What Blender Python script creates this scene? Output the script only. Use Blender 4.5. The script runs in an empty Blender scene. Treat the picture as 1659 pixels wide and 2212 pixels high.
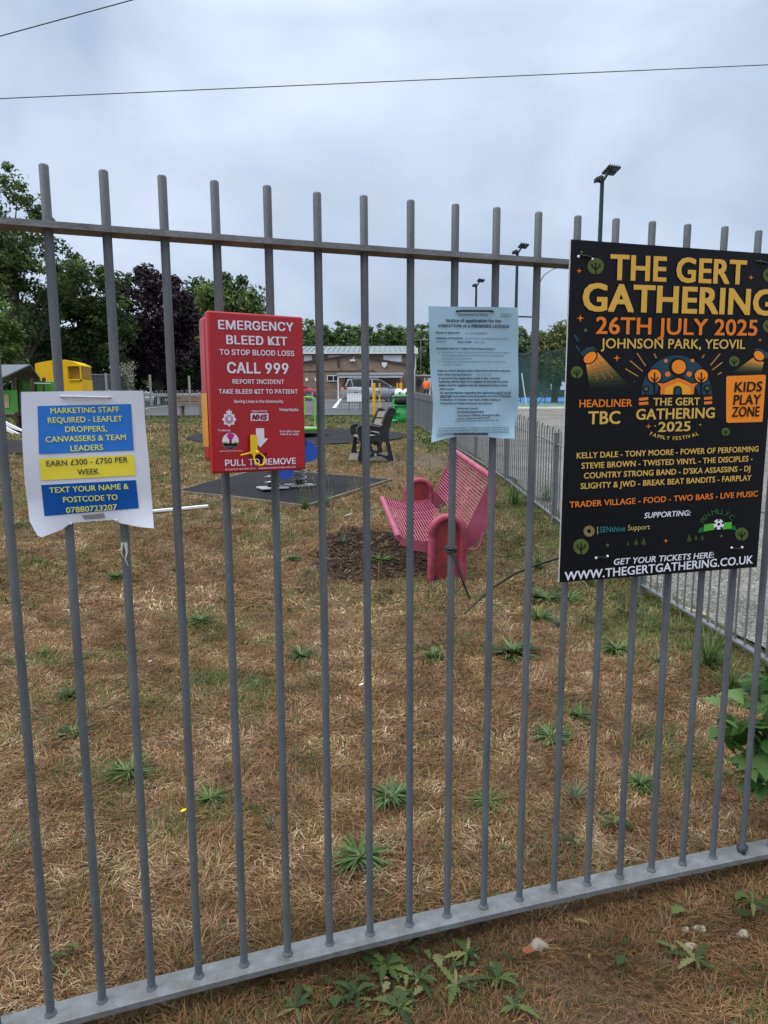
import bpy, bmesh, math, random
import numpy as np
from mathutils import Vector, Matrix

sc = bpy.context.scene
COL = sc.collection
# ------------------------------------------------------------------ camera
CAM_H, PITCH, ROLL = 1.399, 0.1439, -0.0033
FW = np.array([0, math.cos(PITCH), -math.sin(PITCH)])
RT0 = np.array([1.0, 0, 0]); UP0 = np.cross(RT0, FW)
RT = RT0 * math.cos(ROLL) + UP0 * math.sin(ROLL)
UP = -RT0 * math.sin(ROLL) + UP0 * math.cos(ROLL)
CAMP = np.array([0, 0, CAM_H])
cd = bpy.data.cameras.new("camera"); cam = bpy.data.objects.new("camera", cd); COL.objects.link(cam)
cd.sensor_fit = 'VERTICAL'; cd.sensor_height = 36; cd.sensor_width = 27
cd.lens = 36 * 683.0 / 1024; cd.clip_start = 0.05; cd.clip_end = 2000
cam.matrix_world = Matrix(((RT[0], UP[0], -FW[0], 0), (RT[1], UP[1], -FW[1], 0), (RT[2], UP[2], -FW[2], CAM_H), (0, 0, 0, 1)))
sc.camera = cam

# ------------------------------------------------------------------ world + sun (overcast)
SUN = Vector((-0.55, -0.25, 0.80)).normalized()
EL = math.asin(SUN.z); ROT = math.atan2(SUN.x, SUN.y)
w = bpy.data.worlds.new("World"); sc.world = w; w.use_nodes = True
nt = w.node_tree; nt.nodes.clear()
N = nt.nodes.new; Lk = nt.links.new
out = N('ShaderNodeOutputWorld'); bg = N('ShaderNodeBackground'); bg.inputs[1].default_value = 0.1
sky = N('ShaderNodeTexSky'); sky.sky_type = 'NISHITA'; sky.sun_disc = False
sky.sun_elevation = EL; sky.sun_rotation = ROT; sky.dust_density = 2.0
tc = N('ShaderNodeTexCoord')
mp = N('ShaderNodeMapping'); mp.inputs['Scale'].default_value = (1.0, 1.0, 1.7); Lk(tc.outputs['Generated'], mp.inputs[0])
n1 = N('ShaderNodeTexNoise'); n1.inputs['Scale'].default_value = 2.3; n1.inputs['Detail'].default_value = 6; n1.inputs['Roughness'].default_value = 0.5
n1.inputs['Distortion'].default_value = 0.3
Lk(mp.outputs[0], n1.inputs['Vector'])
cr = N('ShaderNodeValToRGB'); Lk(n1.outputs['Fac'], cr.inputs[0])
cr.color_ramp.elements[0].position = 0.36; cr.color_ramp.elements[0].color = (0.335, 0.41, 0.54, 1)
cr.color_ramp.elements[1].position = 0.66; cr.color_ramp.elements[1].color = (0.57, 0.65, 0.775, 1)
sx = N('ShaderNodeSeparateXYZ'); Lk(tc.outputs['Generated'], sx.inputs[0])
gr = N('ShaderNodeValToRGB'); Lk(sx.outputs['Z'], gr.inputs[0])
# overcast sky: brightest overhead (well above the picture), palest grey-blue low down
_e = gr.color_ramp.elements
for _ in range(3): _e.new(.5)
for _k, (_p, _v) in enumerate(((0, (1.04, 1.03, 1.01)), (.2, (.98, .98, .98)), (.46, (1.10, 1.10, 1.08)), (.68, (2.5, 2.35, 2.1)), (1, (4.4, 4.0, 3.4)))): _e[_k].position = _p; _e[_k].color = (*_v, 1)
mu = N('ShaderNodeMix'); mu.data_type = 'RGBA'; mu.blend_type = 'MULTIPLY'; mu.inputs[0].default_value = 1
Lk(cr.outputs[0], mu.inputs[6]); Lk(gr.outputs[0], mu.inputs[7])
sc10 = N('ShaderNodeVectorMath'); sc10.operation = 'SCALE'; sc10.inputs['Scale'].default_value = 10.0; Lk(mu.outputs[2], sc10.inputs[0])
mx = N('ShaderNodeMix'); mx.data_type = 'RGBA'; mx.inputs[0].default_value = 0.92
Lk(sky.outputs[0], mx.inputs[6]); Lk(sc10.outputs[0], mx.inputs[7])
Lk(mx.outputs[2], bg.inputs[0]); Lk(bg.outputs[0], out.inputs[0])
sd = bpy.data.lights.new("sun", 'SUN'); sd.energy = 1.5; sd.angle = math.radians(22); sd.color = (1, 0.97, 0.93)
so = bpy.data.objects.new("sun", sd); COL.objects.link(so)
so.rotation_euler = (-SUN).to_track_quat('-Z', 'Y').to_euler()
sc.view_settings.view_transform = 'Standard'; sc.view_settings.look = 'None'
sc.view_settings.exposure = 0.42; sc.view_settings.gamma = 1; sc.view_settings.use_curve_mapping = False

# ------------------------------------------------------------------ helpers
R = math.radians
rng = np.random.default_rng(7); random.seed(7)
S = 768 / 1659.0            # working pixel scale used in all measurements below

def ray(dx, dy):
    d = FW + RT * ((dx * S - 384) / 683.0) + UP * ((512 - dy * S) / 683.0)
    return d
def at(dx, dy, Y):
    d = ray(dx, dy); return CAMP + d * (Y / d[1])
_ky = np.array([-60, 4, 5, 6, 7.3, 9.6, 12, 15, 18, 22, 27, 35, 48, 56, 62, 120, 700.])
_kz = np.array([0, 0, .02, .08, .22, .43, .57, .71, .85, 1.04, 1.27, 1.64, 2.15, 2.50, 2.75, 4.2, 12.])
_ty = np.arange(-60, 700, 0.05); _tz = np.interp(_ty, _ky, _kz)
_k = np.hanning(21); _k /= _k.sum(); _tz = np.convolve(np.pad(_tz, 10, mode='edge'), _k, 'valid')
def g(y): return np.interp(y, _ty, _tz)
def gp(dx, dy):
    d = ray(dx, dy); d = d / d[1]
    ys = np.arange(0.5, 150, 0.02); f = CAM_H + d[2] * ys - g(ys)
    i = np.argmax(f < 0); y = ys[i]
    return np.array([d[0] * y, y, float(g(y))])

def tag(o, label, cat, group=None):
    o['label'] = label; o['category'] = cat
    if group: o['group'] = group
    return o
def thing(name, loc=(0, 0, 0), rz=0.0, label=None, cat=None, group=None):
    o = bpy.data.objects.new(name, None); COL.objects.link(o); o.location = Vector(loc); o.rotation_euler = (0, 0, rz)
    o.empty_display_size = 0.1
    if label: tag(o, label, cat, group)
    return o
def dup(src, loc=None, rz=None, label=None, group=None):
    r = src.copy(); COL.objects.link(r)
    if loc is not None: r.location = Vector(loc)
    if rz is not None: r.rotation_euler = (0, 0, rz)
    if label: r['label'] = label
    if group: r['group'] = group
    for ch in list(src.children):
        c = ch.copy(); COL.objects.link(c); c.parent = r
        for gg in list(ch.children):
            d = gg.copy(); COL.objects.link(d); d.parent = c
    return r

# ---- materials
def nmat(name):
    m = bpy.data.materials.new(name); m.use_nodes = True
    t = m.node_tree; b = t.nodes['Principled BSDF']; return m, t, b
def lin(c):   # sRGB 0-255 -> linear
    return tuple((v / 255 / 12.92 if v / 255 <= .04045 else ((v / 255 + .055) / 1.055) ** 2.4) for v in c)
_mc = {}
def M(name, col, rough=.6, metal=0.0, var=.12, scale=6.0, bump=0.0, bscale=60.0, spec=.4, detail=4, coords='Object', col2=None, streak=None):
    if name in _mc: return _mc[name]
    m, t, b = nmat(name)
    b.inputs['Roughness'].default_value = rough; b.inputs['Metallic'].default_value = metal
    b.inputs['Specular IOR Level'].default_value = spec
    c = t.nodes.new('ShaderNodeTexCoord'); vec = c.outputs[coords]
    if streak:
        mpn = t.nodes.new('ShaderNodeMapping'); mpn.inputs['Scale'].default_value = streak; t.links.new(vec, mpn.inputs[0]); vec = mpn.outputs[0]
    n = t.nodes.new('ShaderNodeTexNoise'); n.inputs['Scale'].default_value = scale; n.inputs['Detail'].default_value = detail; n.inputs['Roughness'].default_value = .65
    t.links.new(vec, n.inputs['Vector'])
    r = t.nodes.new('ShaderNodeValToRGB'); t.links.new(n.outputs['Fac'], r.inputs[0])
    a = col2 if col2 else tuple(max(0, v * (1 - var)) for v in col); bb = col if col2 else tuple(min(1, v * (1 + var)) for v in col)
    r.color_ramp.elements[0].position = .32; r.color_ramp.elements[0].color = (*a, 1)
    r.color_ramp.elements[1].position = .68; r.color_ramp.elements[1].color = (*bb, 1)
    t.links.new(r.outputs[0], b.inputs['Base Color'])
    if bump:
        n2 = t.nodes.new('ShaderNodeTexNoise'); n2.inputs['Scale'].default_value = bscale; n2.inputs['Detail'].default_value = 5
        t.links.new(c.outputs[coords], n2.inputs['Vector'])
        bp = t.nodes.new('ShaderNodeBump'); bp.inputs['Strength'].default_value = bump; bp.inputs['Distance'].default_value = .01
        t.links.new(n2.outputs['Fac'], bp.inputs['Height']); t.links.new(bp.outputs[0], b.inputs['Normal'])
    _mc[name] = m; return m
def attr_mat(name, stops, rough=.7, transl=.25, attr='rnd', green=None, tint=.0):
    """colour from a per-face random value; optional second ramp mixed by attribute 'green'"""
    m, t, b = nmat(name); b.inputs['Roughness'].default_value = rough; b.inputs['Specular IOR Level'].default_value = .25
    a = t.nodes.new('ShaderNodeAttribute'); a.attribute_name = attr
    def ramp(st):
        r = t.nodes.new('ShaderNodeValToRGB'); t.links.new(a.outputs['Fac'], r.inputs[0])
        e = r.color_ramp.elements
        while len(e) < len(st): e.new(.5)
        for k, (p, c) in enumerate(st): e[k].position = p; e[k].color = (*c, 1)
        return r.outputs[0]
    co = ramp(stops)
    if green:
        c2 = ramp(green); ga = t.nodes.new('ShaderNodeAttribute'); ga.attribute_name = 'green'
        mxn = t.nodes.new('ShaderNodeMix'); mxn.data_type = 'RGBA'; t.links.new(ga.outputs['Fac'], mxn.inputs[0])
        t.links.new(co, mxn.inputs[6]); t.links.new(c2, mxn.inputs[7]); co = mxn.outputs[2]
    t.links.new(co, b.inputs['Base Color'])
    if transl:
        tr = t.nodes.new('ShaderNodeBsdfTranslucent'); t.links.new(co, tr.inputs[0])
        ms = t.nodes.new('ShaderNodeMixShader'); ms.inputs[0].default_value = transl
        t.links.new(b.outputs[0], ms.inputs[1]); t.links.new(tr.outputs[0], ms.inputs[2])
        t.links.new(ms.outputs[0], t.nodes['Material Output'].inputs[0])
    return m

# ---- mesh builder
class MB:
    def __init__(s): s.v = []; s.f = []; s.m = []; s.sm = []
    def add(s, vs, fs, mi=0, smooth=False):
        o = len(s.v); s.v += [tuple(map(float, p)) for p in vs]
        for f in fs: s.f.append([i + o for i in f]); s.m.append(mi); s.sm.append(smooth)
    def box(s, c, size, mi=0, rot=None):
        x, y, z = [q / 2 for q in size]
        vs = [Vector((a, b, d)) for d in (-z, z) for b in (-y, y) for a in (-x, x)]
        if rot is not None: vs = [rot @ v for v in vs]
        c = Vector(c); vs = [v + c for v in vs]
        s.add(vs, [(0, 2, 3, 1), (4, 5, 7, 6), (0, 1, 5, 4), (2, 6, 7, 3), (0, 4, 6, 2), (1, 3, 7, 5)], mi)
    def bbox(s, c, size, bev=.01, seg=2, mi=0, rot=None, smooth=True):
        bm = bmesh.new(); bmesh.ops.create_cube(bm, size=1)
        for v in bm.verts: v.co = Vector((v.co.x * size[0], v.co.y * size[1], v.co.z * size[2]))
        bmesh.ops.bevel(bm, geom=bm.edges[:], offset=bev, segments=seg, profile=.5, affect='EDGES')
        for f in bm.faces: f.smooth = smooth and max(abs(q) for q in f.normal) < .999
        s.from_bm(bm, mi, rot, c, None)
    def from_bm(s, bm, mi=0, rot=None, c=(0, 0, 0), smooth=True):
        bm.verts.index_update(); c = Vector(c)
        vs = [((rot @ v.co) if rot is not None else v.co) + c for v in bm.verts]
        fl = [f.smooth if smooth is None else smooth for f in bm.faces]
        s.add(vs, [[v.index for v in f.verts] for f in bm.faces], mi, False); s.sm[-len(fl):] = fl; bm.free()
    def tube(s, pts, r, n=8, mi=0, cap=True, closed=False):
        P = [Vector(p) for p in pts]; k = len(P); rr = r if hasattr(r, '__len__') else [r] * k
        vs = []; prev = None
        for i in range(k):
            if closed: t = (P[(i + 1) % k] - P[i - 1])
            else: t = P[min(i + 1, k - 1)] - P[max(i - 1, 0)]
            t.normalize()
            if prev is None:
                u = t.cross(Vector((0, 0, 1)) if abs(t.z) < .9 else Vector((1, 0, 0))).normalized()
            else:
                u = (prev - t * prev.dot(t)); u = u.normalized() if u.length > 1e-6 else t.orthogonal().normalized()
            prev = u; b = t.cross(u)
            for j in range(n):
                a = 2 * math.pi * j / n; vs.append(P[i] + (u * math.cos(a) + b * math.sin(a)) * rr[i])
        fs = []
        for i in range(k if closed else k - 1):
            i2 = (i + 1) % k
            for j in range(n): fs.append((i * n + j, i * n + (j + 1) % n, i2 * n + (j + 1) % n, i2 * n + j))
        s.add(vs, fs, mi, True)
        if cap and not closed:
            s.add(vs[:n], [tuple(range(n - 1, -1, -1))], mi); s.add(vs[-n:], [tuple(range(n))], mi)
    def cyl(s, p0, p1, r, n=12, mi=0, r2=None): s.tube([p0, p1], [r, r if r2 is None else r2], n, mi)
    def prism(s, poly, ax, d0, d1, mi=0, mi_side=None, smooth=False):
        """poly: 2D list; ax maps (a,b,d)->3D"""
        n = len(poly); vs = [ax(a, b, d0) for a, b in poly] + [ax(a, b, d1) for a, b in poly]
        area = sum(poly[i][0] * poly[(i + 1) % n][1] - poly[(i + 1) % n][0] * poly[i][1] for i in range(n))
        s.add(vs, [tuple(range(n)), tuple(range(2 * n - 1, n - 1, -1))], mi)
        s.add(vs, [(i, (i + 1) % n, n + (i + 1) % n, n + i) for i in range(n)], mi if mi_side is None else mi_side, smooth)
    def lathe(s, prof, c=(0, 0, 0), n=24, mi=0, sx=1, sy=1):
        c = Vector(c); vs = []
        for r, z in prof:
            for j in range(n):
                a = 2 * math.pi * j / n; vs.append(c + Vector((r * math.cos(a) * sx, r * math.sin(a) * sy, z)))
        fs = []
        for i in range(len(prof) - 1):
            for j in range(n): fs.append((i * n + j, i * n + (j + 1) % n, (i + 1) * n + (j + 1) % n, (i + 1) * n + j))
        s.add(vs, fs, mi, True)
    def ball(s, c, r, n=12, mi=0, sq=(1, 1, 1)):
        k = n // 2; prof = []
        c = Vector(c); vs = []
        for i in range(k + 1):
            th = math.pi * i / k
            for j in range(n):
                a = 2 * math.pi * j / n
                vs.append(c + Vector((r * sq[0] * math.sin(th) * math.cos(a), r * sq[1] * math.sin(th) * math.sin(a), -r * sq[2] * math.cos(th))))
        fs = [(i * n + j, i * n + (j + 1) % n, (i + 1) * n + (j + 1) % n, (i + 1) * n + j) for i in range(k) for j in range(n)]
        s.add(vs, fs, mi, True)
    def build(s, name, mats, parent=None, loc=None, fixn=False):
        me = bpy.data.meshes.new(name); me.from_pydata(s.v, [], s.f)
        if not isinstance(mats, (list, tuple)): mats = [mats]
        for mm in mats: me.materials.append(mm)
        me.polygons.foreach_set('material_index', s.m); me.polygons.foreach_set('use_smooth', s.sm)
        if fixn:
            bm = bmesh.new(); bm.from_mesh(me); bmesh.ops.remove_doubles(bm, verts=bm.verts, dist=1e-5); bmesh.ops.recalc_face_normals(bm, faces=bm.faces); bm.to_mesh(me); bm.free()
        me.update()
        o = bpy.data.objects.new(name, me); COL.objects.link(o)
        if parent: o.parent = parent
        if loc is not None: o.location = Vector(loc)
        return o
def raw_mesh(name, V, loops, sizes, mat, attrs=None, parent=None, smooth=False):
    """fast numpy mesh; attrs: dict name -> per-face float"""
    me = bpy.data.meshes.new(name); nf = len(sizes)
    me.vertices.add(len(V)); me.vertices.foreach_set('co', V.astype(np.float32).ravel())
    me.loops.add(len(loops)); me.loops.foreach_set('vertex_index', loops.astype(np.int32))
    me.polygons.add(nf); st = np.concatenate([[0], np.cumsum(sizes)[:-1]]).astype(np.int32)
    me.polygons.foreach_set('loop_start', st)
    if smooth: me.polygons.foreach_set('use_smooth', np.ones(nf, bool))
    for k, a in (attrs or {}).items():
        at_ = me.attributes.new(k, 'FLOAT', 'FACE'); at_.data.foreach_set('value', a.astype(np.float32))
    me.materials.append(mat); me.update(calc_edges=True)
    o = bpy.data.objects.new(name, me); COL.objects.link(o)
    if parent: o.parent = parent
    return o
def vnoise(x, y, seed=0):
    """smooth 2D value noise in [0,1]"""
    xi = np.floor(x).astype(np.int64); yi = np.floor(y).astype(np.int64); fx = x - xi; fy = y - yi
    fx = fx * fx * (3 - 2 * fx); fy = fy * fy * (3 - 2 * fy)
    def h(a, b):
        n = (a * 374761393 + b * 668265263 + seed * 974711) & 0x7fffffff
        n = ((n ^ (n >> 13)) * 1274126177) & 0x7fffffff
        return ((n ^ (n >> 16)) & 0xffff) / 65535.0
    return (h(xi, yi) * (1 - fx) + h(xi + 1, yi) * fx) * (1 - fy) + (h(xi, yi + 1) * (1 - fx) + h(xi + 1, yi + 1) * fx) * fy
def fbm(x, y, seed=0): return (vnoise(x, y, seed) + .5 * vnoise(x * 2.1, y * 2.1, seed + 1) + .25 * vnoise(x * 4.3, y * 4.3, seed + 2)) / 1.75
def inpoly(x, y, poly):
    r = np.zeros(x.shape, bool); n = len(poly)
    for i in range(n):
        x1, y1 = poly[i][:2]; x2, y2 = poly[(i + 1) % n][:2]
        if abs(y2 - y1) < 1e-9: continue
        c = ((y1 > y) != (y2 > y)) & (x < (x2 - x1) * (y - y1) / (y2 - y1) + x1); r ^= c
    return r

# common materials
def weathered_steel():
    m, t, b = nmat('weathered_steel'); b.inputs['Roughness'].default_value = .6; b.inputs['Specular IOR Level'].default_value = .35
    c = t.nodes.new('ShaderNodeTexCoord'); oi = t.nodes.new('ShaderNodeObjectInfo')
    ad = t.nodes.new('ShaderNodeVectorMath'); ad.operation = 'ADD'; t.links.new(c.outputs['Object'], ad.inputs[0])
    sv = t.nodes.new('ShaderNodeVectorMath'); sv.operation = 'SCALE'; sv.inputs[0].default_value = (7, 3, 11); t.links.new(oi.outputs['Random'], sv.inputs['Scale']); t.links.new(sv.outputs[0], ad.inputs[1])
    def nz(s, d, st=None):
        n = t.nodes.new('ShaderNodeTexNoise'); n.inputs['Scale'].default_value = s; n.inputs['Detail'].default_value = d; n.inputs['Roughness'].default_value = .7
        v = ad.outputs[0]
        if st: mpn = t.nodes.new('ShaderNodeMapping'); mpn.inputs['Scale'].default_value = st; t.links.new(v, mpn.inputs[0]); v = mpn.outputs[0]
        t.links.new(v, n.inputs['Vector']); return n.outputs['Fac']
    def rp(f, st):
        r = t.nodes.new('ShaderNodeValToRGB'); t.links.new(f, r.inputs[0]); e = r.color_ramp.elements
        for k, (p, col) in enumerate(st): e[k].position = p; e[k].color = (*col, 1)
        return r.outputs[0]
    def mixc(f, a, col):
        x = t.nodes.new('ShaderNodeMix'); x.data_type = 'RGBA'; t.links.new(f, x.inputs[0]); t.links.new(a, x.inputs[6]); x.inputs[7].default_value = (*col, 1); return x.outputs[2]
    co = rp(nz(22, 5, (1, 1, .25)), [(.32, (.078, .086, .096)), (.68, (.128, .138, .150))])
    co = mixc(rp(nz(190, 2), [(.66, (0, 0, 0)), (.72, (.75, .75, .75))]), co, (.26, .27, .28))       # lichen and dust specks
    co = mixc(rp(nz(7, 6), [(.66, (0, 0, 0)), (.74, (.55, .55, .55))]), co, (.075, .045, .03))       # rust blooms
    t.links.new(co, b.inputs['Base Color']); bp = t.nodes.new('ShaderNodeBump'); bp.inputs['Strength'].default_value = .25; bp.inputs['Distance'].default_value = .004
    t.links.new(nz(140, 5), bp.inputs['Height']); t.links.new(bp.outputs[0], b.inputs['Normal']); return m
m_galv = weathered_steel()
m_rail = M('galvanised_rail', (.20, .212, .225), .6, .1, .22, 16, .2, 150, detail=8, col2=(.115, .112, .105))
m_black = M('black_plastic', (.012, .012, .013), .45, 0, .2)
m_white = M('white_paint', (.78, .78, .77), .5, 0, .05)
# ------------------------------------------------------------------ layout lines
FA, FB = 2.27, -0.06                    # bow-top fence on the right: x = FA + FB*y
def fx(y): return FA + FB * y
FAR_Y = 27.0
MAT_SPRING = [gp(*p) for p in ((378, 1066), (520, 1080), (660, 1098), (845, 1040), (659, 1024), (545, 1022))]
MAT_CAR = []
_c = gp(645, 943)
for k in range(40):
    a = 2 * math.pi * k / 40; MAT_CAR.append((_c[0] + 2.75 * math.cos(a), _c[1] + 2.45 * math.sin(a)))
CAR_C = _c
MAT_PLAY = [(-12.5, 13.0), (-6.9, 13.2), (-6.6, 14.6), (-7.2, 16.2), (-12.5, 16.4)]
MULCH = [gp(*p)[:2] for p in ((690, 1190), (715, 1158), (770, 1142), (850, 1152), (925, 1165), (960, 1215), (925, 1244), (840, 1250), (760, 1258), (700, 1252), (680, 1225))]
PADB = [gp(*p)[:2] for p in ((752, 996), (760, 978), (850, 980), (856, 1000))]

SP, X0, Y0, TH, BEND = .1073, -.0394, 1.594, .3054, -.0193     # front railing: spacing, origin, direction, slight bend
# ------------------------------------------------------------------ ground
def green_mask(x, y):
    n = fbm(x * .9, y * .9, 3); n2 = fbm(x * .28, y * .28, 9)
    gmask = np.clip((n - .60) * 4.0, 0, 1) * .5 + np.clip((n2 - .56) * 3, 0, 1) * .3
    gmask = gmask + np.clip((y - 7) / 7, 0, 1) * (.16 + .42 * n2)
    d = np.abs(x - fx(y)); gmask = gmask + np.clip(1 - d / .85, 0, 1) * (.45 + .8 * n) * np.clip((y - 2.6) / 1.5, 0, 1)
    gmask = gmask + np.clip((y - 22.2) / 1.6, 0, 1) * .6 + np.clip((fbm(x * 3.2 + 40, y * 3.2, 71) - .62) * 6, 0, 1) * .6
    gmask = gmask + np.clip(1 - np.hypot(x - .6, (y - 5.6) * .6) / .9, 0, 1) * .25
    return np.clip(gmask, 0, 1)
def worn_mask(x, y):
    wv = np.clip(1 - np.hypot((x - .75) / 1.0, (y - 12.0) / 2.2), 0, 1) * 1.2
    wv = np.maximum(wv, np.clip((fbm(x * .7 + 9, y * .7, 21) - .66) * 4, 0, 1) * .6)
    wv = np.maximum(wv, np.clip((fbm(x * 2.3 + 3, y * 2.3, 31) - .60) * 5, 0, 1) * .5 * np.clip((2.2 - y) / .7, 0, 1))
    return np.clip(wv, 0, 1)
def sheet_grid(name, xs, ys, mat, dz=0.0, clip=None, bumpy=False, attrs=False):
    X, Y = np.meshgrid(xs, ys); Z = g(Y) + dz
    if bumpy: Z = Z + (fbm(X * 1.6, Y * 1.6, 5) - .5) * .035 * np.clip(1 - (Y - 6) / 8, 0.2, 1)
    nx, ny = len(xs), len(ys); V = np.stack([X.ravel(), Y.ravel(), Z.ravel()], 1)
    i, j = np.meshgrid(np.arange(nx - 1), np.arange(ny - 1)); b = (j * nx + i).ravel()
    q = np.stack([b, b + 1, b + 1 + nx, b + nx], 1)
    o = raw_mesh(name, V, q.ravel(), np.full(len(q), 4), mat, smooth=True)
    if attrs:
        for nm, fn in (('green', green_mask), ('worn', worn_mask)):
            a = o.data.attributes.new(nm, 'FLOAT', 'POINT'); a.data.foreach_set('value', fn(V[:, 0], V[:, 1]).astype(np.float32))
    return o
def ground_material():
    m, t, b = nmat('dry_turf'); b.inputs['Roughness'].default_value = .95; b.inputs['Specular IOR Level'].default_value = .1
    geo = t.nodes.new('ShaderNodeNewGeometry')
    def noise(s, d=6, r=.65, dist=0):
        n = t.nodes.new('ShaderNodeTexNoise'); n.inputs['Scale'].default_value = s; n.inputs['Detail'].default_value = d
        n.inputs['Roughness'].default_value = r; n.inputs['Distortion'].default_value = dist; t.links.new(geo.outputs['Position'], n.inputs['Vector']); return n.outputs['Fac']
    def ramp(f, st):
        r = t.nodes.new('ShaderNodeValToRGB'); t.links.new(f, r.inputs[0]); e = r.color_ramp.elements
        while len(e) < len(st): e.new(.5)
        for k, (p, c) in enumerate(st): e[k].position = p; e[k].color = (*c, 1)
        return r.outputs[0]
    def mix(f, a, c):
        x = t.nodes.new('ShaderNodeMix'); x.data_type = 'RGBA'; t.links.new(f, x.inputs[0]); t.links.new(a, x.inputs[6]); t.links.new(c, x.inputs[7]); return x.outputs[2]
    dry = ramp(noise(55, 8, .75, .6), [(.3, (0.058, 0.032, 0.016)), (.48, (0.139, 0.081, 0.041)), (.62, (0.238, 0.147, 0.076)), (.75, (0.348, 0.242, 0.138))])
    gre = ramp(noise(70, 6, .7), [(.3, (.035, .045, .015)), (.55, (.085, .10, .035)), (.75, (.17, .165, .07))])
    wor = ramp(noise(40, 8, .8), [(.3, (.055, .038, .024)), (.5, (.145, .112, .08)), (.72, (.26, .22, .175))])
    ga = t.nodes.new('ShaderNodeAttribute'); ga.attribute_name = 'green'
    wa = t.nodes.new('ShaderNodeAttribute'); wa.attribute_name = 'worn'
    c = mix(ga.outputs['Fac'], dry, gre); c = mix(wa.outputs['Fac'], c, wor)
    t.links.new(c, b.inputs['Base Color'])
    bp = t.nodes.new('ShaderNodeBump'); bp.inputs['Strength'].default_value = .8; bp.inputs['Distance'].default_value = .03
    t.links.new(noise(60, 8, .75), bp.inputs['Height']); t.links.new(bp.outputs[0], b.inputs['Normal'])
    return m
xs = np.unique(np.concatenate([np.array([-400, -200, -100, -60, -40, -30]), np.arange(-24, -8, 1.), np.arange(-8, 6, .15), np.arange(6, 20, 1.), np.array([25, 40, 60, 100, 200, 400])]))
ys = np.unique(np.concatenate([np.array([-60, -30, -15, -6, -2]), np.arange(-1, 9, .12), np.arange(9, 28, .3), np.arange(28, 64, 1.), np.array([70, 90, 120, 200, 350, 690.])]))
gr_o = sheet_grid('ground', xs, ys, ground_material(), bumpy=True, attrs=True); gr_o['kind'] = 'structure'

# path of worn tarmac on the far side of the bow-top fence
def speckle_mat(name, stops, scale, rough=.9, bump=.6, big=1.2):
    m, t, b = nmat(name); b.inputs['Roughness'].default_value = rough; b.inputs['Specular IOR Level'].default_value = .25
    geo = t.nodes.new('ShaderNodeNewGeometry')
    v = t.nodes.new('ShaderNodeTexVoronoi'); v.inputs['Scale'].default_value = scale; t.links.new(geo.outputs['Position'], v.inputs['Vector'])
    sp = t.nodes.new('ShaderNodeSeparateColor'); t.links.new(v.outputs['Color'], sp.inputs[0])
    r = t.nodes.new('ShaderNodeValToRGB'); t.links.new(sp.outputs[0], r.inputs[0]); e = r.color_ramp.elements
    while len(e) < len(stops): e.new(.5)
    for k, (p, c) in enumerate(stops): e[k].position = p; e[k].color = (*c, 1)
    n = t.nodes.new('ShaderNodeTexNoise'); n.inputs['Scale'].default_value = big; n.inputs['Detail'].default_value = 6; t.links.new(geo.outputs['Position'], n.inputs['Vector'])
    r2 = t.nodes.new('ShaderNodeMapRange'); r2.inputs[1].default_value = .3; r2.inputs[2].default_value = .7; r2.inputs[3].default_value = .68; r2.inputs[4].default_value = 1.2; t.links.new(n.outputs['Fac'], r2.inputs[0])
    vm = t.nodes.new('ShaderNodeVectorMath'); vm.operation = 'SCALE'; t.links.new(r.outputs[0], vm.inputs[0]); t.links.new(r2.outputs[0], vm.inputs['Scale'])
    t.links.new(vm.outputs[0], b.inputs['Base Color'])
    bp = t.nodes.new('ShaderNodeBump'); bp.inputs['Strength'].default_value = bump; bp.inputs['Distance'].default_value = .006
    t.links.new(v.outputs['Distance'], bp.inputs['Height']); t.links.new(bp.outputs[0], b.inputs['Normal'])
    return m
m_path = speckle_mat('chipped_tarmac', [(0, (.05, .046, .041)), (.4, (.13, .122, .108)), (.75, (.20, .188, .167)), (1, (.38, .355, .32))], 105)
m_asph = speckle_mat('asphalt', [(0, (.05, .052, .058)), (.5, (.085, .088, .096)), (1, (.13, .135, .145))], 60, .85, .3, .25)
m_rub = speckle_mat('black_rubber_surface', [(0, (.007, .007, .008)), (.6, (.012, .012, .013)), (1, (.030, .030, .032))], 90, .9, .5, .9)
def strip(name, fl, fr, ys, mat, dz, n=10):
    V = []; 
    for y in ys:
        a, b = fl(y), fr(y)
        for k in range(n + 1):
            x = a + (b - a) * k / n; V.append((x, y, float(g(y)) + dz + (abs(k - n / 2) < n) * 0))
    V = np.array(V); ny = len(ys); nx = n + 1
    i, j = np.meshgrid(np.arange(nx - 1), np.arange(ny - 1)); b = (j * nx + i).ravel()
    q = np.stack([b, b + 1, b + 1 + nx, b + nx], 1)
    o = raw_mesh(name, V, q.ravel(), np.full(len(q), 4), mat, smooth=True); o['kind'] = 'structure'; return o
PATH_DZ = .022
strip('path', lambda y: fx(y) + .13 + .05 * math.sin(y * 2.1) + .03 * math.sin(y * 5.3), lambda y: 14, np.arange(-6, 34.2, .2), m_path, PATH_DZ, 30)
strip('car_park', lambda y: -26, lambda y: .9 if y < 36 else 6 if y < 50 else 10, np.concatenate([np.arange(27.6, 36, .8), np.arange(36, 62, 1.)]), m_asph, .03, 20)
m_ln = M('road_marking_paint', (.62, .62, .61), .8, 0, .2, 8)
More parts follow.
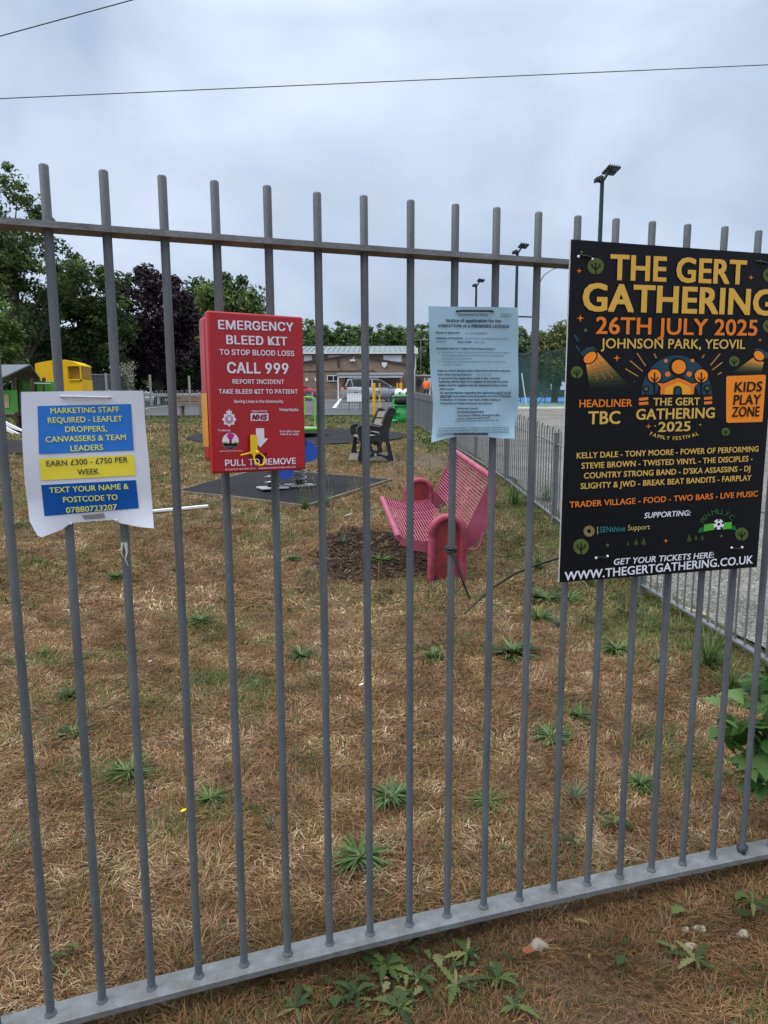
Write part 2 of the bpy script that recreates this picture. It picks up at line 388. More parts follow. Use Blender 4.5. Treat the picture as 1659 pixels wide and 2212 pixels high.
def marking(p0, p1, wd, dz=.052):
    p0 = np.array(p0); p1 = np.array(p1); d = (p1 - p0); L = np.hypot(*d); d /= L; n = np.array([-d[1], d[0]]) * wd / 2
    mb = MB(); k = max(2, int(L / .8)); vs = []
    for i in range(k + 1):
        c = p0 + d * L * i / k
        for s_ in (-1, 1): q = c + n * s_; vs.append((q[0], q[1], float(g(q[1])) + dz))
    mb.add(vs, [(2 * i, 2 * i + 1, 2 * i + 3, 2 * i + 2) for i in range(k)], 0)
    o = mb.build('bay_marking', m_ln, fixn=True); o['kind'] = 'structure'; return o
for (a, b) in (((722, 883), (736, 862)), ((660, 865.5), (735, 866)), ((690, 884), (800, 883)), ((310, 885), (390, 876)), ((900, 880), (1000, 884))):
    pa, pb = gp(*a), gp(*b); marking(pa[:2], pb[:2], .13 if a[0] != 722 else .2)
# low white knee rail at the back of the car park, left
yk = 43.0; xk0, xk1 = -24.0, at(452, 855, yk)[0]; zk0, zk1 = at(380, 856.5, yk)[2], at(380, 849.5, yk)[2]; gk = float(g(yk))
kr = thing('knee_rail', (xk1, yk, gk), 0, 'low white painted rail across the back of the car park on the left', 'rail'); m_kr = M('pale_rail_paint', (.66, .66, .64), .7, 0, .12, 3)
mb = MB(); mb.box(((xk0 - xk1) / 2, 0, (zk0 + zk1) / 2 - gk), (xk1 - xk0, .12, zk1 - zk0)); mb.build('beam', m_kr, kr)
for k in range(6): mb = MB(); mb.box((-.3 - k * 2.9, .08, (zk0 - gk) / 2 + .1), (.14, .1, zk0 - gk + .2)); mb.build('post', m_kr, kr)

# tennis court
m_cg = M('court_green', (.075, .16, .115), .8, 0, .15, 2); m_cb = M('court_blue', (.05, .17, .42), .8, 0, .12, 2)
strip('tennis_court', lambda y: 5.8, lambda y: 40, np.arange(35.5, 62, 1.), m_cg, .012, 6)
strip('tennis_court', lambda y: 6.6, lambda y: 38, np.arange(43.5, 60, 1.), m_cb, .02, 6)
m_gv = speckle_mat('pale_gravel', [(0, (.2, .18, .15)), (.5, (.36, .33, .28)), (1, (.55, .52, .46))], 40)
strip('gravel_margin', lambda y: 3.0, lambda y: 20, np.arange(33.2, 36, .4), m_gv, .030, 8)

# rubber safety surfaces
def pad(name, poly, mat, dz, th=.02, label=None, cat=None, kind=None, sub=True):
    bm = bmesh.new(); vs = [bm.verts.new((p[0], p[1], 0)) for p in poly]; f = bm.faces.new(vs)
    bmesh.ops.triangulate(bm, faces=[f])
    for _ in range(3): bmesh.ops.subdivide_edges(bm, edges=[e for e in bm.edges if e.calc_length() > .5], cuts=1)
    bmesh.ops.triangulate(bm, faces=bm.faces[:])
    for v in bm.verts: v.co.z = float(g(v.co.y)) + dz
    r = bmesh.ops.extrude_face_region(bm, geom=bm.faces[:]); 
    for v in [q for q in r['geom'] if isinstance(q, bmesh.types.BMVert)]: v.co.z += th
    bmesh.ops.recalc_face_normals(bm, faces=bm.faces)
    me = bpy.data.meshes.new(name); bm.to_mesh(me); bm.free(); me.materials.append(mat)
    o = bpy.data.objects.new(name, me); COL.objects.link(o)
    if label: tag(o, label, cat)
    if kind: o['kind'] = kind
    return o
pad('rubber_mat', MAT_SPRING, m_rub, .0, .03, 'angular black rubber safety mat under the spring rider', 'safety mat')
pad('rubber_mat', MAT_CAR, m_rub, .0, .03, 'round black rubber safety surface under the green roundabout', 'safety mat')
pad('rubber_mat', MAT_PLAY, m_rub, .0, .03, 'black rubber safety surface by the slide at the left edge', 'safety mat')
m_conc = M('concrete', (.15, .135, .11), .9, 0, .2, 9, .3, 80)
pad('concrete_slab', PADB, m_conc, .0, .025, 'grey concrete slab under the black armed bench', 'concrete slab')
# timber edging round the spring mat and a loose white lath
m_edge = M('weathered_edging', (.15, .125, .085), .85, 0, .25, 9, .2, 60)
ed = thing('mat_edging', (0, 0, 0), 0, 'thin weathered edging strip round the angular rubber mat', 'edging')
for k in range(6):
    a, b = MAT_SPRING[k], MAT_SPRING[(k + 1) % 6]; mb = MB()
    mid = (np.array(a) + b) / 2; d = Vector(np.array(b) - a); L = d.length
    mb.box(Vector(mid) + Vector((0, 0, .012)), (L, .035, .05), 0, d.to_track_quat('X', 'Z').to_matrix()); mb.build('edging_board', m_edge, ed)
pa, pb = gp(328, 1111), gp(450, 1100); d = Vector(pb - pa); mb = MB()
mb.bbox(Vector((pa + pb) / 2) + Vector((0, 0, .035)), (d.length, .05, .03), .004, 1, 0, d.to_track_quat('X', 'Z').to_matrix())
tag(mb.build('white_lath', m_white), 'thin white plastic strip lying on the dry grass below the hanging sheet', 'lath')

# bark mulch: base sheet with chips (stuff)
def bark():
    n = 5200; P = np.array(MULCH); lo, hi = P.min(0) - .15, P.max(0) + .15
    x = rng.uniform(lo[0], hi[0], n); y = rng.uniform(lo[1], hi[1], n)
    xx = x + (fbm(x * 5, y * 5, 4) - .5) * .45; yy = y + (fbm(x * 5, y * 5, 14) - .5) * .45
    k = inpoly(xx, yy, MULCH); x, y = x[k], y[k]; n = len(x)
    a = rng.uniform(0, 6.28, n); L = rng.uniform(.010, .032, n); W = rng.uniform(.004, .011, n); z = g(y) + .012 + rng.uniform(0, .016, n)
    ca, sa = np.cos(a), np.sin(a); t = rng.normal(0, .35, n)
    V = np.zeros((n, 4, 3))
    for q, (su, sv) in enumerate(((-1, -1), (1, -.6), (1, 1), (-.8, .7))):
        V[:, q, 0] = x + ca * L * su - sa * W * sv; V[:, q, 1] = y + sa * L * su + ca * W * sv; V[:, q, 2] = z + t * L * su * .6 + rng.normal(0, .2, n) * W * sv
    m = attr_mat('bark_chips', [(0, (.014, .007, .004)), (.5, (.040, .020, .011)), (.9, (.085, .048, .027)), (1, (.17, .115, .07))], .9, 0)
    o = raw_mesh('bark_mulch', V.reshape(-1, 3), np.arange(n * 4), np.full(n, 4), m, {'rnd': rng.random(n)})
    # soil under the chips
    o['label'] = 'dark bark chippings worn bare in front of the pink bench'; o['category'] = 'mulch'; o['kind'] = 'stuff'
bark()
P_ = [(p[0] + (random.random() - .5) * .06, p[1]) for p in MULCH]
pad('soil_patch', P_, M('dark_soil', (.042, .022, .012), .95, 0, .45, 45, .8, 70, coords='Object'), -.004, .012, kind='structure')

# ------------------------------------------------------------------ dry grass: one object of many blades (stuff)
def grass():
    regs = [  # y0,y1, density, L range, width
        (.55, 2.6, 34000, (.012, .040), .00095), (2.6, 4.6, 17000, (.014, .042), .0014), (4.6, 8.5, 5200, (.018, .048), .0025), (8.5, 15, 1200, (.025, .06), .0045), (15, 27.4, 240, (.035, .08), .010)]
    X = []; Y = []; Ls = []; Ws = []
    for y0, y1, den, lr, wd in regs:
        hw0 = .66 * y1 + .9; area = (y1 - y0) * 2 * hw0; n = int(area * den)
        y = rng.uniform(y0, y1, n); x = rng.uniform(-hw0, hw0, n); k = (np.abs(x) < .63 * y + .8); x, y = x[k], y[k]
        X.append(x); Y.append(y); Ls.append(rng.uniform(lr[0], lr[1], len(x)) * rng.choice([.6, 1, 1, 1.5], len(x))); Ws.append(np.full(len(x), wd) * rng.uniform(.6, 1.5, len(x)))
    x = np.concatenate(X); y = np.concatenate(Y); L = np.concatenate(Ls); W = np.concatenate(Ws)
    keep = (x < fx(y) + .14 + .10 * fbm(x * 3, y * 3, 8))
    for pl in (MAT_SPRING, MAT_CAR, MAT_PLAY, PADB): keep &= ~inpoly(x, y, pl)
    ms = inpoly(x, y, MULCH) & (fbm(x * 4, y * 4, 41) < .66); keep &= ~ms
    wn = worn_mask(x, y); keep &= rng.random(len(x)) > wn * .85
    dn = fbm(x * 2.6, y * 2.6, 77); keep &= rng.random(len(x)) < .45 + .9 * dn
    x, y, L, W = x[keep], y[keep], L[keep], W[keep]; n = len(x)
    gm = green_mask(x, y); green = (rng.random(n) < gm * .66 + .035).astype(float)
    fr_ = y < Y0 + np.tan(TH) * (x - X0) - .02; kk = ~(fr_ & (rng.random(n) < .12)); x, y, L, W, green = x[kk], y[kk], L[kk], W[kk], green[kk]; n = len(x)
    # matted: locally similar direction, mostly lying down
    az = fbm(x * 3.1, y * 3.1, 55) * 14 + rng.normal(0, .9, n)
    tilt = np.where(rng.random(n) < .75, rng.uniform(.03, .5, n), rng.uniform(.4, 1.3, n)); tilt = np.where(green > 0, rng.uniform(.4, 1.4, n), tilt)
    clump = np.clip((fbm(x * 5, y * 5, 91) - .5) * 4, 0, 1)
    L = L * (1 + .5 * clump); W = np.where(green > 0, W * 1.25, W)
    dx, dy = np.cos(az), np.sin(az); px, py = -dy, dx
    base = g(y) + (fbm(x * 1.6, y * 1.6, 5) - .5) * .035 * np.clip(1 - (y - 6) / 8, .2, 1) + rng.uniform(0, .012, n)
    V = np.zeros((n, 5, 3)); c1, s1 = np.cos(tilt), np.sin(tilt); t2 = tilt * rng.uniform(.0, .8, n); c2, s2 = np.cos(t2), np.sin(t2)
    cx, cy = rng.normal(0, .25, n), rng.normal(0, .25, n)
    mxp = x + dx * c1 * L * .5; myp = y + dy * c1 * L * .5; mz = base + s1 * L * .5
    ex = mxp + (dx + cx) * c2 * L * .5; ey = myp + (dy + cy) * c2 * L * .5; ez = mz + s2 * L * .5 - .004
    for q, (qx, qy, qz, sgn) in enumerate(((x, y, base, -1), (x, y, base, 1), (mxp, myp, mz, .9), (mxp, myp, mz, -.9))):
        V[:, q, 0] = qx + px * W * sgn; V[:, q, 1] = qy + py * W * sgn; V[:, q, 2] = qz
    V[:, 4, 0] = ex; V[:, 4, 1] = ey; V[:, 4, 2] = ez
    bI = np.arange(n)[:, None] * 5; loops = (bI + np.array([0, 1, 2, 3, 3, 2, 4])[None]).ravel(); sizes = np.tile([4, 3], n)
    m = attr_mat('grass_blades', [(0, (0.046, 0.024, 0.011)), (.3, (0.125, 0.067, 0.030)), (.62, (0.261, 0.153, 0.072)), (.9, (0.406, 0.283, 0.162)), (1, (0.673, 0.543, 0.360))], .75, .2,
                 green=[(0, (.030, .048, .012)), (.5, (.072, .105, .028)), (1, (.17, .18, .06))])
    lv = np.clip(rng.random(n) * .66 + .38 * (fbm(x * 2.4, y * 2.4, 61) - .5) + .7 * (fbm(x * 10, y * 10, 63) - .5) + .20, 0, 1)
    front = y < Y0 + np.tan(TH) * (x - X0) - .02          # verge outside the railing: darker, browner thatch
    lv = np.where(front, np.clip(lv * .70 - .05, 0, 1), lv)
    o = raw_mesh('dry_grass', V.reshape(-1, 3), loops, sizes, m, {'rnd': np.repeat(lv, 2), 'green': np.repeat(green, 2)})
    o['kind'] = 'stuff'; o['label'] = 'parched straw coloured grass covering the play area'; o['category'] = 'grass'
    print('blades', n)
grass()
# ------------------------------------------------------------------ front railing
def fpos(s, off=0.0, z=0.0):
    c, s_ = math.cos(TH), math.sin(TH)
    p = np.array([X0 + s * c - BEND * s * s * s_, Y0 + s * s_ + BEND * s * s * c, z])
    t = TH + math.atan(2 * BEND * s)
    return p + off * np.array([math.sin(t), -math.cos(t), 0])
def fang(s): return TH + math.atan(2 * BEND * s)
ZT, ZR, ZB = 1.8747, 1.7585, .0575
fence = thing('front_railing', fpos(0), 0, 'grey galvanised vertical bar railing across the foreground carrying the notices', 'railing')
fo = Vector(fpos(0))
smin, smax = -1.9, 2.35
def frail(z, wd, th, name):
    mb = MB(); ss = np.linspace(smin, smax, 22); vs = []
    for s in ss:
        for (o_, zz) in ((-wd / 2, -th / 2), (wd / 2, -th / 2), (wd / 2, th / 2), (-wd / 2, th / 2)): vs.append(Vector(fpos(s, o_, z + zz)) - fo)
    fs = []
    for i in range(len(ss) - 1):
        for j in range(4): fs.append((i * 4 + j, i * 4 + (j + 1) % 4, i * 4 + 4 + (j + 1) % 4, i * 4 + 4 + j))
    fs += [(0, 1, 2, 3), tuple(len(vs) - 4 + q for q in (3, 2, 1, 0))]
    mb.add(vs, fs); return mb.build(name, m_rail, fence, fixn=True)
frail(ZR, .05, .012, 'top_rail'); frail(ZB, .064, .014, 'bottom_rail')
BR_ = .0091
bar = None
for i in range(-11, 15):
    s = i * SP; z0 = ZB + .0072; jit = random.uniform(-.002, .002)
    if bar is None:
        mb = MB(); zs = [0, .4, .8, 1.2, 1.6, ZT - z0 - .004, ZT - z0 - .001, ZT - z0]; rs = [BR_] * 6 + [BR_ * .85, BR_ * .5]
        mb.tube([(0, 0, z) for z in zs], rs, 18)
        # weld bead at the foot
        mb.lathe([(BR_ + .004, 0), (BR_ + .0035, .002), (BR_ + .001, .006), (BR_, .008)], (0, 0, 0), 14)
        bar = mb.build('bar', m_galv, fence); b_ = bar
    else:
        b_ = bar.copy(); COL.objects.link(b_)
    b_.parent = fence; b_.location = Vector(fpos(s, 0, z0)) - fo + Vector((0, 0, jit)); b_.rotation_euler = (random.gauss(0, .0012), random.gauss(0, .0012), random.uniform(0, 6))

# ------------------------------------------------------------------ sign planes + printing
class Plane:
    """vertical plane; u along it (m), v = height"""
    def __init__(s, o, ang, bulge=None):
        s.o = np.array(o, float); s.o[2] = 0; s.u = np.array([math.cos(ang), math.sin(ang), 0]); s.n = np.array([math.sin(ang), -math.cos(ang), 0]); s.ang = ang; s.bulge = bulge
    def hit(s, dx, dy):
        d = ray(dx, dy); t = ((s.o - CAMP) @ s.n) / (d @ s.n); p = CAMP + d * t; return ((p - s.o) @ s.u, p[2])
    def p3(s, u, v, off=0.0):
        if s.bulge: off = off + s.bulge(u, v)
        return s.o + s.u * u + np.array([0, 0, v]) + s.n * off
try:    # a plain grotesque for the printed notices, bundled with Blender; the built-in face otherwise
    SANS = bpy.data.fonts.load(bpy.utils.system_resource('DATAFILES', path='fonts') + '/Inter.woff2')
except Exception:
    SANS = None
FACE = [None]
def font_geo(body, off=0.0, shear=0.0):
    cu = bpy.data.curves.new('t', 'FONT'); cu.space_character = 1.0 + off * 1.2
    if FACE[0]: cu.font = FACE[0]
    cu.body = body; cu.size = 1; cu.offset = 0; cu.shear = shear; cu.resolution_u = 3
    o = bpy.data.objects.new('t', cu); COL.objects.link(o)
    dg = bpy.context.evaluated_depsgraph_get(); me = o.evaluated_get(dg).to_mesh()
    V = np.array([v.co[:2] for v in me.vertices]); F = [list(p.vertices) for p in me.polygons]
    o.evaluated_get(dg).to_mesh_clear(); bpy.data.objects.remove(o); bpy.data.curves.remove(cu)
    if off:      # heavier stroke: the same outline struck several times, slightly shifted
        W_ = []; F2 = []
        for k, (a, b) in enumerate(((-1, -.6), (1, -.6), (-1, .6), (1, .6), (0, 0))):
            W_.append(V + np.array([a, b]) * off); F2 += [[i + k * len(V) for i in f] for f in F]
        return np.concatenate(W_), F2
    return V, F
_caps = {}
def caph():
    if FACE[0] not in _caps: _caps[FACE[0]] = font_geo('H')[0][:, 1].max()
    return _caps[FACE[0]]
def child_at(o, parent):    # keep world placement under an offset parent
    o.location = Vector(o.location) - Vector(parent.location); return o
class Art:
    def __init__(s, plane, conv, base=.0006, parent=None, post=None):
        s.pl = plane; s.c = conv; s.mb = MB(); s.mats = []; s.base = base; s.parent = parent; s.post = post
    def flush(s, name):
        if s.mb.v: o = s.mb.build(name, s.mats, s.parent); (s.post or (lambda q: child_at(q, s.parent)))(o)
        s.mb = MB(); s.mats = []
    def mi(s, mat):
        if mat not in s.mats: s.mats.append(mat)
        return s.mats.index(mat)
    def H(s, p): return np.array(s.pl.hit(*s.c(*p)))
    def uvpoly(s, P, mat, layer=0, sub=False):
        off = s.base + layer * .00035
        bm = bmesh.new(); vs = [bm.verts.new((p[0], p[1], 0)) for p in P]; f = bm.faces.new(vs)
        if s.pl.bulge or len(P) > 4:
            bmesh.ops.triangulate(bm, faces=[f])
            if s.pl.bulge:
                for _ in range(4): bmesh.ops.subdivide_edges(bm, edges=[e for e in bm.edges if e.calc_length() > .02], cuts=1)
                bmesh.ops.triangulate(bm, faces=bm.faces[:])
        bmesh.ops.recalc_face_normals(bm, faces=bm.faces)
        bm.verts.index_update()
        s.mb.add([s.pl.p3(v.co.x, v.co.y, off) for v in bm.verts], [[v.index for v in q.verts] for q in bm.faces], s.mi(mat)); bm.free()
    def poly(s, pts, mat, layer=0): s.uvpoly([s.H(p) for p in pts], mat, layer)
    def disc(s, c, r, mat, layer=0, a0=0, a1=360, ry=None, n=28):
        P = [(c[0] + r * math.cos(R(a0 + (a1 - a0) * k / n)), c[1] - (ry or r) * math.sin(R(a0 + (a1 - a0) * k / n))) for k in range(n if a1 - a0 == 360 else n + 1)]
        s.poly(P, mat, layer)
    def line(s, p, q, wd, mat, layer=0):
        p = np.array(p, float); q = np.array(q, float); d = (q - p) / np.hypot(*(q - p)); n = np.array([-d[1], d[0]]) * wd / 2
        s.poly([p + n, q + n, q - n, p - n], mat, layer)
    def star(s, c, r, mat, layer=0, k=.28):
        s.poly([(c[0] + (r if i % 2 == 0 else r * k) * math.cos(R(90 + 45 * i)), c[1] - (r if i % 2 == 0 else r * k) * math.sin(R(90 + 45 * i))) for i in range(8)], mat, layer)
    def text(s, body, pl_, pr_, cap, mat, layer=3, bold=.0, shear=0.0, name='lettering'):
        V, F = font_geo(body, bold, shear)
        a, b = s.H(pl_), s.H(pr_); mid = ((pl_[0] + pr_[0]) / 2, (pl_[1] + pr_[1]) / 2)
        ch = np.hypot(*(s.H((mid[0], mid[1] - cap)) - s.H(mid)))
        x0, x1 = V[:, 0].min(), V[:, 0].max(); L = np.hypot(*(b - a)); e = (b - a) / L; n = np.array([-e[1], e[0]])
        sx_ = L / (x1 - x0); sy_ = ch / caph(); off = s.base + layer * .00035
        nv = max(1, len(V) // 5 if bold else len(V)); s.mb.add([s.pl.p3(*(a + e * (v[0] - x0) * sx_ + n * v[1] * sy_), off + .00004 * (i // nv)) for i, v in enumerate(V)], F, s.mi(mat))
        if s.parent and name: s.flush(name)
    def arc(s, body, c, r, a0, a1, cap, mat, inward=False, layer=3, bold=.0):
        """letters along a circle (image px); angles in degrees ccw from +x; inward: text under the arc reads left to right"""
        k = len(body)
        off = s.base + layer * .00035
        adv = [(font_geo(ch)[0][:, 0].max() - font_geo(ch)[0][:, 0].min() + .12) if ch != ' ' else .34 for ch in body]
        cum = np.cumsum([0] + adv); mids = [(cum[i] + adv[i] / 2 - adv[0] / 2) / (cum[-1] - adv[0] / 2 - adv[-1] / 2) for i in range(k)]
        for i, ch in enumerate(body):
            if ch == ' ': continue
            a = R(a0 + (a1 - a0) * mids[i]); V, F = font_geo(ch, bold)
            V = V - np.array([(V[:, 0].min() + V[:, 0].max()) / 2, 0]); V = V * (cap / caph())
            o = np.array([c[0] + r * math.cos(a), c[1] - r * math.sin(a)])
            upv = np.array([math.cos(a), -math.sin(a)]) * (-1 if inward else 1); rt = np.array([-upv[1], upv[0]])
            P = [s.H(o + rt * v[0] + upv * v[1]) for v in V]; nv = max(1, len(V) // 5 if bold else len(V))
            s.mb.add([s.pl.p3(*p, off + .00004 * (i // nv)) for i, p in enumerate(P)], F, s.mi(mat))
        if s.parent: s.flush('lettering')
def ink(name, rgb, rough=.6): return M('ink_' + name, lin(rgb), rough, 0, .04, 5, spec=.18)
def slab(poly_uv, pl, off, th, mats, name, parent, sub=.02):
    """sheet or board from an outline in plane coordinates; front at off"""
    bm = bmesh.new(); f = bm.faces.new([bm.verts.new((p[0], p[1], 0)) for p in poly_uv])
    bmesh.ops.triangulate(bm, faces=[f])
    if pl.bulge:
        for _ in range(5): bmesh.ops.subdivide_edges(bm, edges=[e for e in bm.edges if e.calc_length() > sub], cuts=1)
        bmesh.ops.triangulate(bm, faces=bm.faces[:])
    bmesh.ops.recalc_face_normals(bm, faces=bm.faces)
    top = [v for v in bm.verts]; r = bmesh.ops.extrude_face_region(bm, geom=bm.faces[:]); ex = set(q for q in r['geom'] if isinstance(q, bmesh.types.BMVert))
    for v in bm.verts:
        o = off - th if v in ex else off
        q = pl.p3(v.co.x, v.co.y, o); v.co = Vector(q)
    bmesh.ops.recalc_face_normals(bm, faces=bm.faces)
    for f in bm.faces: f.smooth = bool(pl.bulge)
    for e in bm.edges: e.smooth = not (len(e.link_faces) == 2 and e.calc_face_angle(0) > .6)
    me = bpy.data.meshes.new(name); bm.to_mesh(me); bm.free()
    for mm in mats: me.materials.append(mm)
    o = bpy.data.objects.new(name, me); COL.objects.link(o); o.parent = parent; return o
CROP = lambda x0, y0, k: (lambda x, y: ((x0 + x * k) / 1.15732, (y0 + y * k) / 1.15732))
ident = lambda x, y: (x, y)

# ---------------- black event banner
sb = 6 + 6.2 - 6
PB = Plane(fpos(13.2 * SP - 6 * SP + .0, .016), fang(7.2 * SP))
def fit_plane(dxm, off):
    """tangent plane of the railing at image column dxm"""
    best = min(np.linspace(-1.5, 2.2, 1500), key=lambda s: abs((384 + 683 * ((fpos(s, off, 1.2) - CAMP) @ RT) / ((fpos(s, off, 1.2) - CAMP) @ FW)) - dxm * S))
    return Plane(fpos(best, off), fang(best)), best
PB, _ = fit_plane(1440, .031)
ban = thing('event_banner', PB.p3(0, 1.0), 0, 'black festival banner board with gold and orange lettering on the right of the railing', 'banner')
tl, bl, br = PB.hit(1236, 517), PB.hit(1206, 1262), PB.hit(1632, 1222)
Wb = br[0] - bl[0] + .002; u0 = (tl[0] + bl[0]) / 2
ub, ut = (bl[1] + br[1]) / 2, tl[1]
slab([(u0, ub), (u0 + Wb, ub), (u0 + Wb, ut), (u0, ut)], PB, .0, .004, [M('banner_black', (.0035, .004, .006), .45, 0, .2, 3, .05, 8, spec=.18)], 'panel', ban)
child_at(ban.children[0], ban)
# white cut edge of the foam board
for (a, b) in (((u0, ub), (u0, ut)), ((u0 + Wb, ub), (u0 + Wb, ut))):
    sgn = -1 if a[0] == u0 else 1
    vs = [PB.p3(a[0] + sgn * .0004, a[1], .0003), PB.p3(a[0] + sgn * .0004, b[1], .0003), PB.p3(a[0] + sgn * .0016, b[1], -.0035), PB.p3(a[0] + sgn * .0016, a[1], -.0035)]
    mb = MB(); mb.add(vs, [(0, 1, 2, 3), (3, 2, 1, 0)]); child_at(mb.build('board_edge', m_white, ban), ban)
GOLD = ink('gold', (214, 168, 74)); GOLDY = ink('pale_gold', (206, 172, 88)); ORG = ink('orange', (224, 124, 44)); ORB = ink('bright_orange', (240, 138, 40))
WHT = ink('white', (222, 224, 232)); OLV = ink('olive', (82, 96, 48)); TEAL = ink('teal', (38, 66, 84)); BLK = ink('black', (18, 18, 20)); YOR = ink('amber', (236, 160, 44))
c7 = CROP(1380, 580, 540 / 1659); c8 = CROP(1380, 960, 540 / 1659)
let = Art(PB, c7, .0012, ban)
let.text('THE GERT', (440, 364), (1484, 401), 182, GOLD, bold=.03)
let.text('GATHERING', (229, 602), (1696, 638), 196, GOLD, bold=.032)
let.text('26TH JULY 2025', (332, 781), (1570, 796), 122, ORG, bold=.02)
let.text('JOHNSON PARK, YEOVIL', (370, 893), (1478, 898), 72, GOLDY, bold=.016)
let.c = c8
let.text('HEADLINER', (205, 179), (611, 172), 56, ORG, bold=.022); let.text('TBC', (272, 308), (518, 304), 95, GOLDY, bold=.022)
let.text('THE GERT', (772, 165), (1131, 161), 56, GOLDY, bold=.025); let.text('GATHERING', (640, 274), (1244, 259), 78, GOLDY, bold=.025)
let.text('2025', (810, 367), (1058, 359), 72, GOLDY, bold=.022)
let.arc('FAMILY FESTIVAL', (932, -40), 470, 247.5, 293, 27, GOLDY, inward=True, bold=.02)
for b_, l, r_ in (('KIDS', (1395, 62), (1607, 55)), ('PLAY', (1386, 160), (1598, 155)), ('ZONE', (1374, 252), (1588, 247))): let.text(b_, l, r_, 74, BLK, layer=4, bold=.02, shear=.06)
for b_, l, r_ in (('KELLY DALE - TONY MOORE - POWER OF PERFORMING', (185, 572), (1580, 518)), ('STEVIE BROWN - TWISTED VINYL - THE DISCIPLES -', (222, 650), (1535, 592)),
                  ("COUNTRY STRONG BAND - D'SKA ASSASSINS - DJ", (240, 726), (1517, 668)), ('SLIGHTY & JWD - BREAK BEAT BANDITS - FAIRPLAY', (215, 806), (1525, 739))): let.text(b_, l, r_, 42, GOLDY, bold=.024)
let.text('TRADER VILLAGE - FOOD - TWO BARS - LIVE MUSIC', (130, 949), (1575, 862), 43, ORG, bold=.02)
let.text('SUPPORTING:', (703, 1030), (1060, 1008), 40, WHT, bold=.02, shear=.15)
let.text('SENshine', (362, 1139), (557, 1128), 42, ink('sea_green', (62, 128, 128))); let.text('Support', (578, 1123), (748, 1114), 40, ink('sand', (190, 172, 116))); let.line((345, 1095), (347, 1152), 5, ink('sand', (190, 172, 116)), 3); let.flush('divider')
let.arc('PEN MILL F.C.', (1275, 1120), 122, 150, 34, 38, ink('dark_green', (52, 86, 56)), bold=.012)
let.text('GET YOUR TICKETS HERE:', (470, 1388), (1240, 1332), 44, WHT, bold=.02, shear=.14)
let.text('WWW.THEGERTGATHERING.CO.UK', (92, 1509), (1537, 1376), 62, WHT, bold=.02)
art = Art(PB, c7, .0006, ban)
def tree_badge(c, r, conv, l=0, lean=0):
    art.c = conv; art.disc(c, r, OLV, l); x, y = c
    art.line((x, y - r * .45), (x, y + r * 1.05), r * .17, BLK, l + 1); art.line((x, y + r * .45), (x - r * .5, y - r * .05), r * .15, BLK, l + 1.5); art.line((x, y + r * .45), (x + r * .5, y - r * .05), r * .15, BLK, l + 2)
    art.line((x - r * .5, y), (x - r * .45, y - r * .3), r * .15, BLK, l + 2.5); art.line((x + r * .5, y), (x + r * .45, y - r * .3), r * .15, BLK, l + 2.5); art.flush('tree_badge')
for c, r in (((335, 262), 63), ((190, 1077), 46), ((1398, 993), 40), ((1675, 330), 55), ((1668, 722), 50)): tree_badge(c, r, c7)
for c, r in (((1332, 367), 31), ((222, 1249), 60), ((1456, 1152), 50)): tree_badge(c, r, c8)
art.c = c7
for c, r in (((208, 298), 22), ((217, 662), 30), ((498, 968), 28), ((1527, 350), 22), ((1596, 830), 15), ((1600, 228), 16)): art.star(c, r, ORG); art.flush('star')
for _c, _r in (((227, 154), 11), ((257, 755), 13), ((631, 1148), 5)): art.disc(_c, _r, OLV); art.flush('dot')
art.line((172, 790), (200, 838), 16, TEAL); art.flush('dash'); art.line((185, 872), (212, 915), 14, TEAL); art.flush('dash')
# spotlights: two lamps throwing printed beams, colour changing down the beam
def beam(pts_top, pts_bot, n=9):
    cols = [(232, 140, 62), (212, 138, 66), (178, 124, 62), (142, 112, 56), (108, 96, 50), (78, 78, 44), (54, 60, 36), (36, 42, 28), (22, 26, 22)]
    for k in range(n):
        a, b = k / n, (k + 1) / n; m_ = ink('beam_%d' % k, cols[k]) if False else ink('beam' + 'abcdefghi'[k], cols[k])
        f = lambda p, q, t: (p[0] + (q[0] - p[0]) * t, p[1] + (q[1] - p[1]) * t)
        art.poly([f(pts_top[0], pts_bot[0], a), f(pts_top[1], pts_bot[1], a), f(pts_top[1], pts_bot[1], b), f(pts_top[0], pts_bot[0], b)], m_, 0)
beam(((258, 1000), (350, 925)), ((288, 1205), (600, 1192)))
for t in (.28, .52, .74):
    q = (288 + 312 * t, 1203 - 12 * t); p = (262 + 88 * t, 1000 - 70 * t); art.line(p, (p[0] + (q[0] - p[0]) * .72, p[1] + (q[1] - p[1]) * .72), 6, ink('beam_shade', (170, 104, 46)), .5)
art.flush('light_beam')
beam(((1545, 965), (1625, 1000)), ((1370, 1090), (1605, 1090))); art.flush('light_beam')
art.poly([(215, 930), (238, 958), (342, 912), (318, 878), (262, 888)], TEAL, 1)
def rot_ell(c, a, b, ang, mat, l):
    art.poly([(c[0] + a * math.cos(t) * math.cos(ang) - b * math.sin(t) * math.sin(ang), c[1] + a * math.cos(t) * math.sin(ang) + b * math.sin(t) * math.cos(ang)) for t in np.linspace(0, 2 * math.pi, 24, endpoint=False)], mat, l)
rot_ell((292, 962), 64, 44, R(-38), BLK, 1.5); rot_ell((290, 964), 55, 36, R(-38), ORB, 2); art.flush('spotlight')
art.poly([(1548, 905), (1575, 888), (1660, 930), (1660, 965), (1640, 975)], TEAL, 1)
rot_ell((1585, 952), 50, 40, R(40), BLK, 1.5); rot_ell((1587, 950), 42, 32, R(40), ORB, 2); art.flush('spotlight')
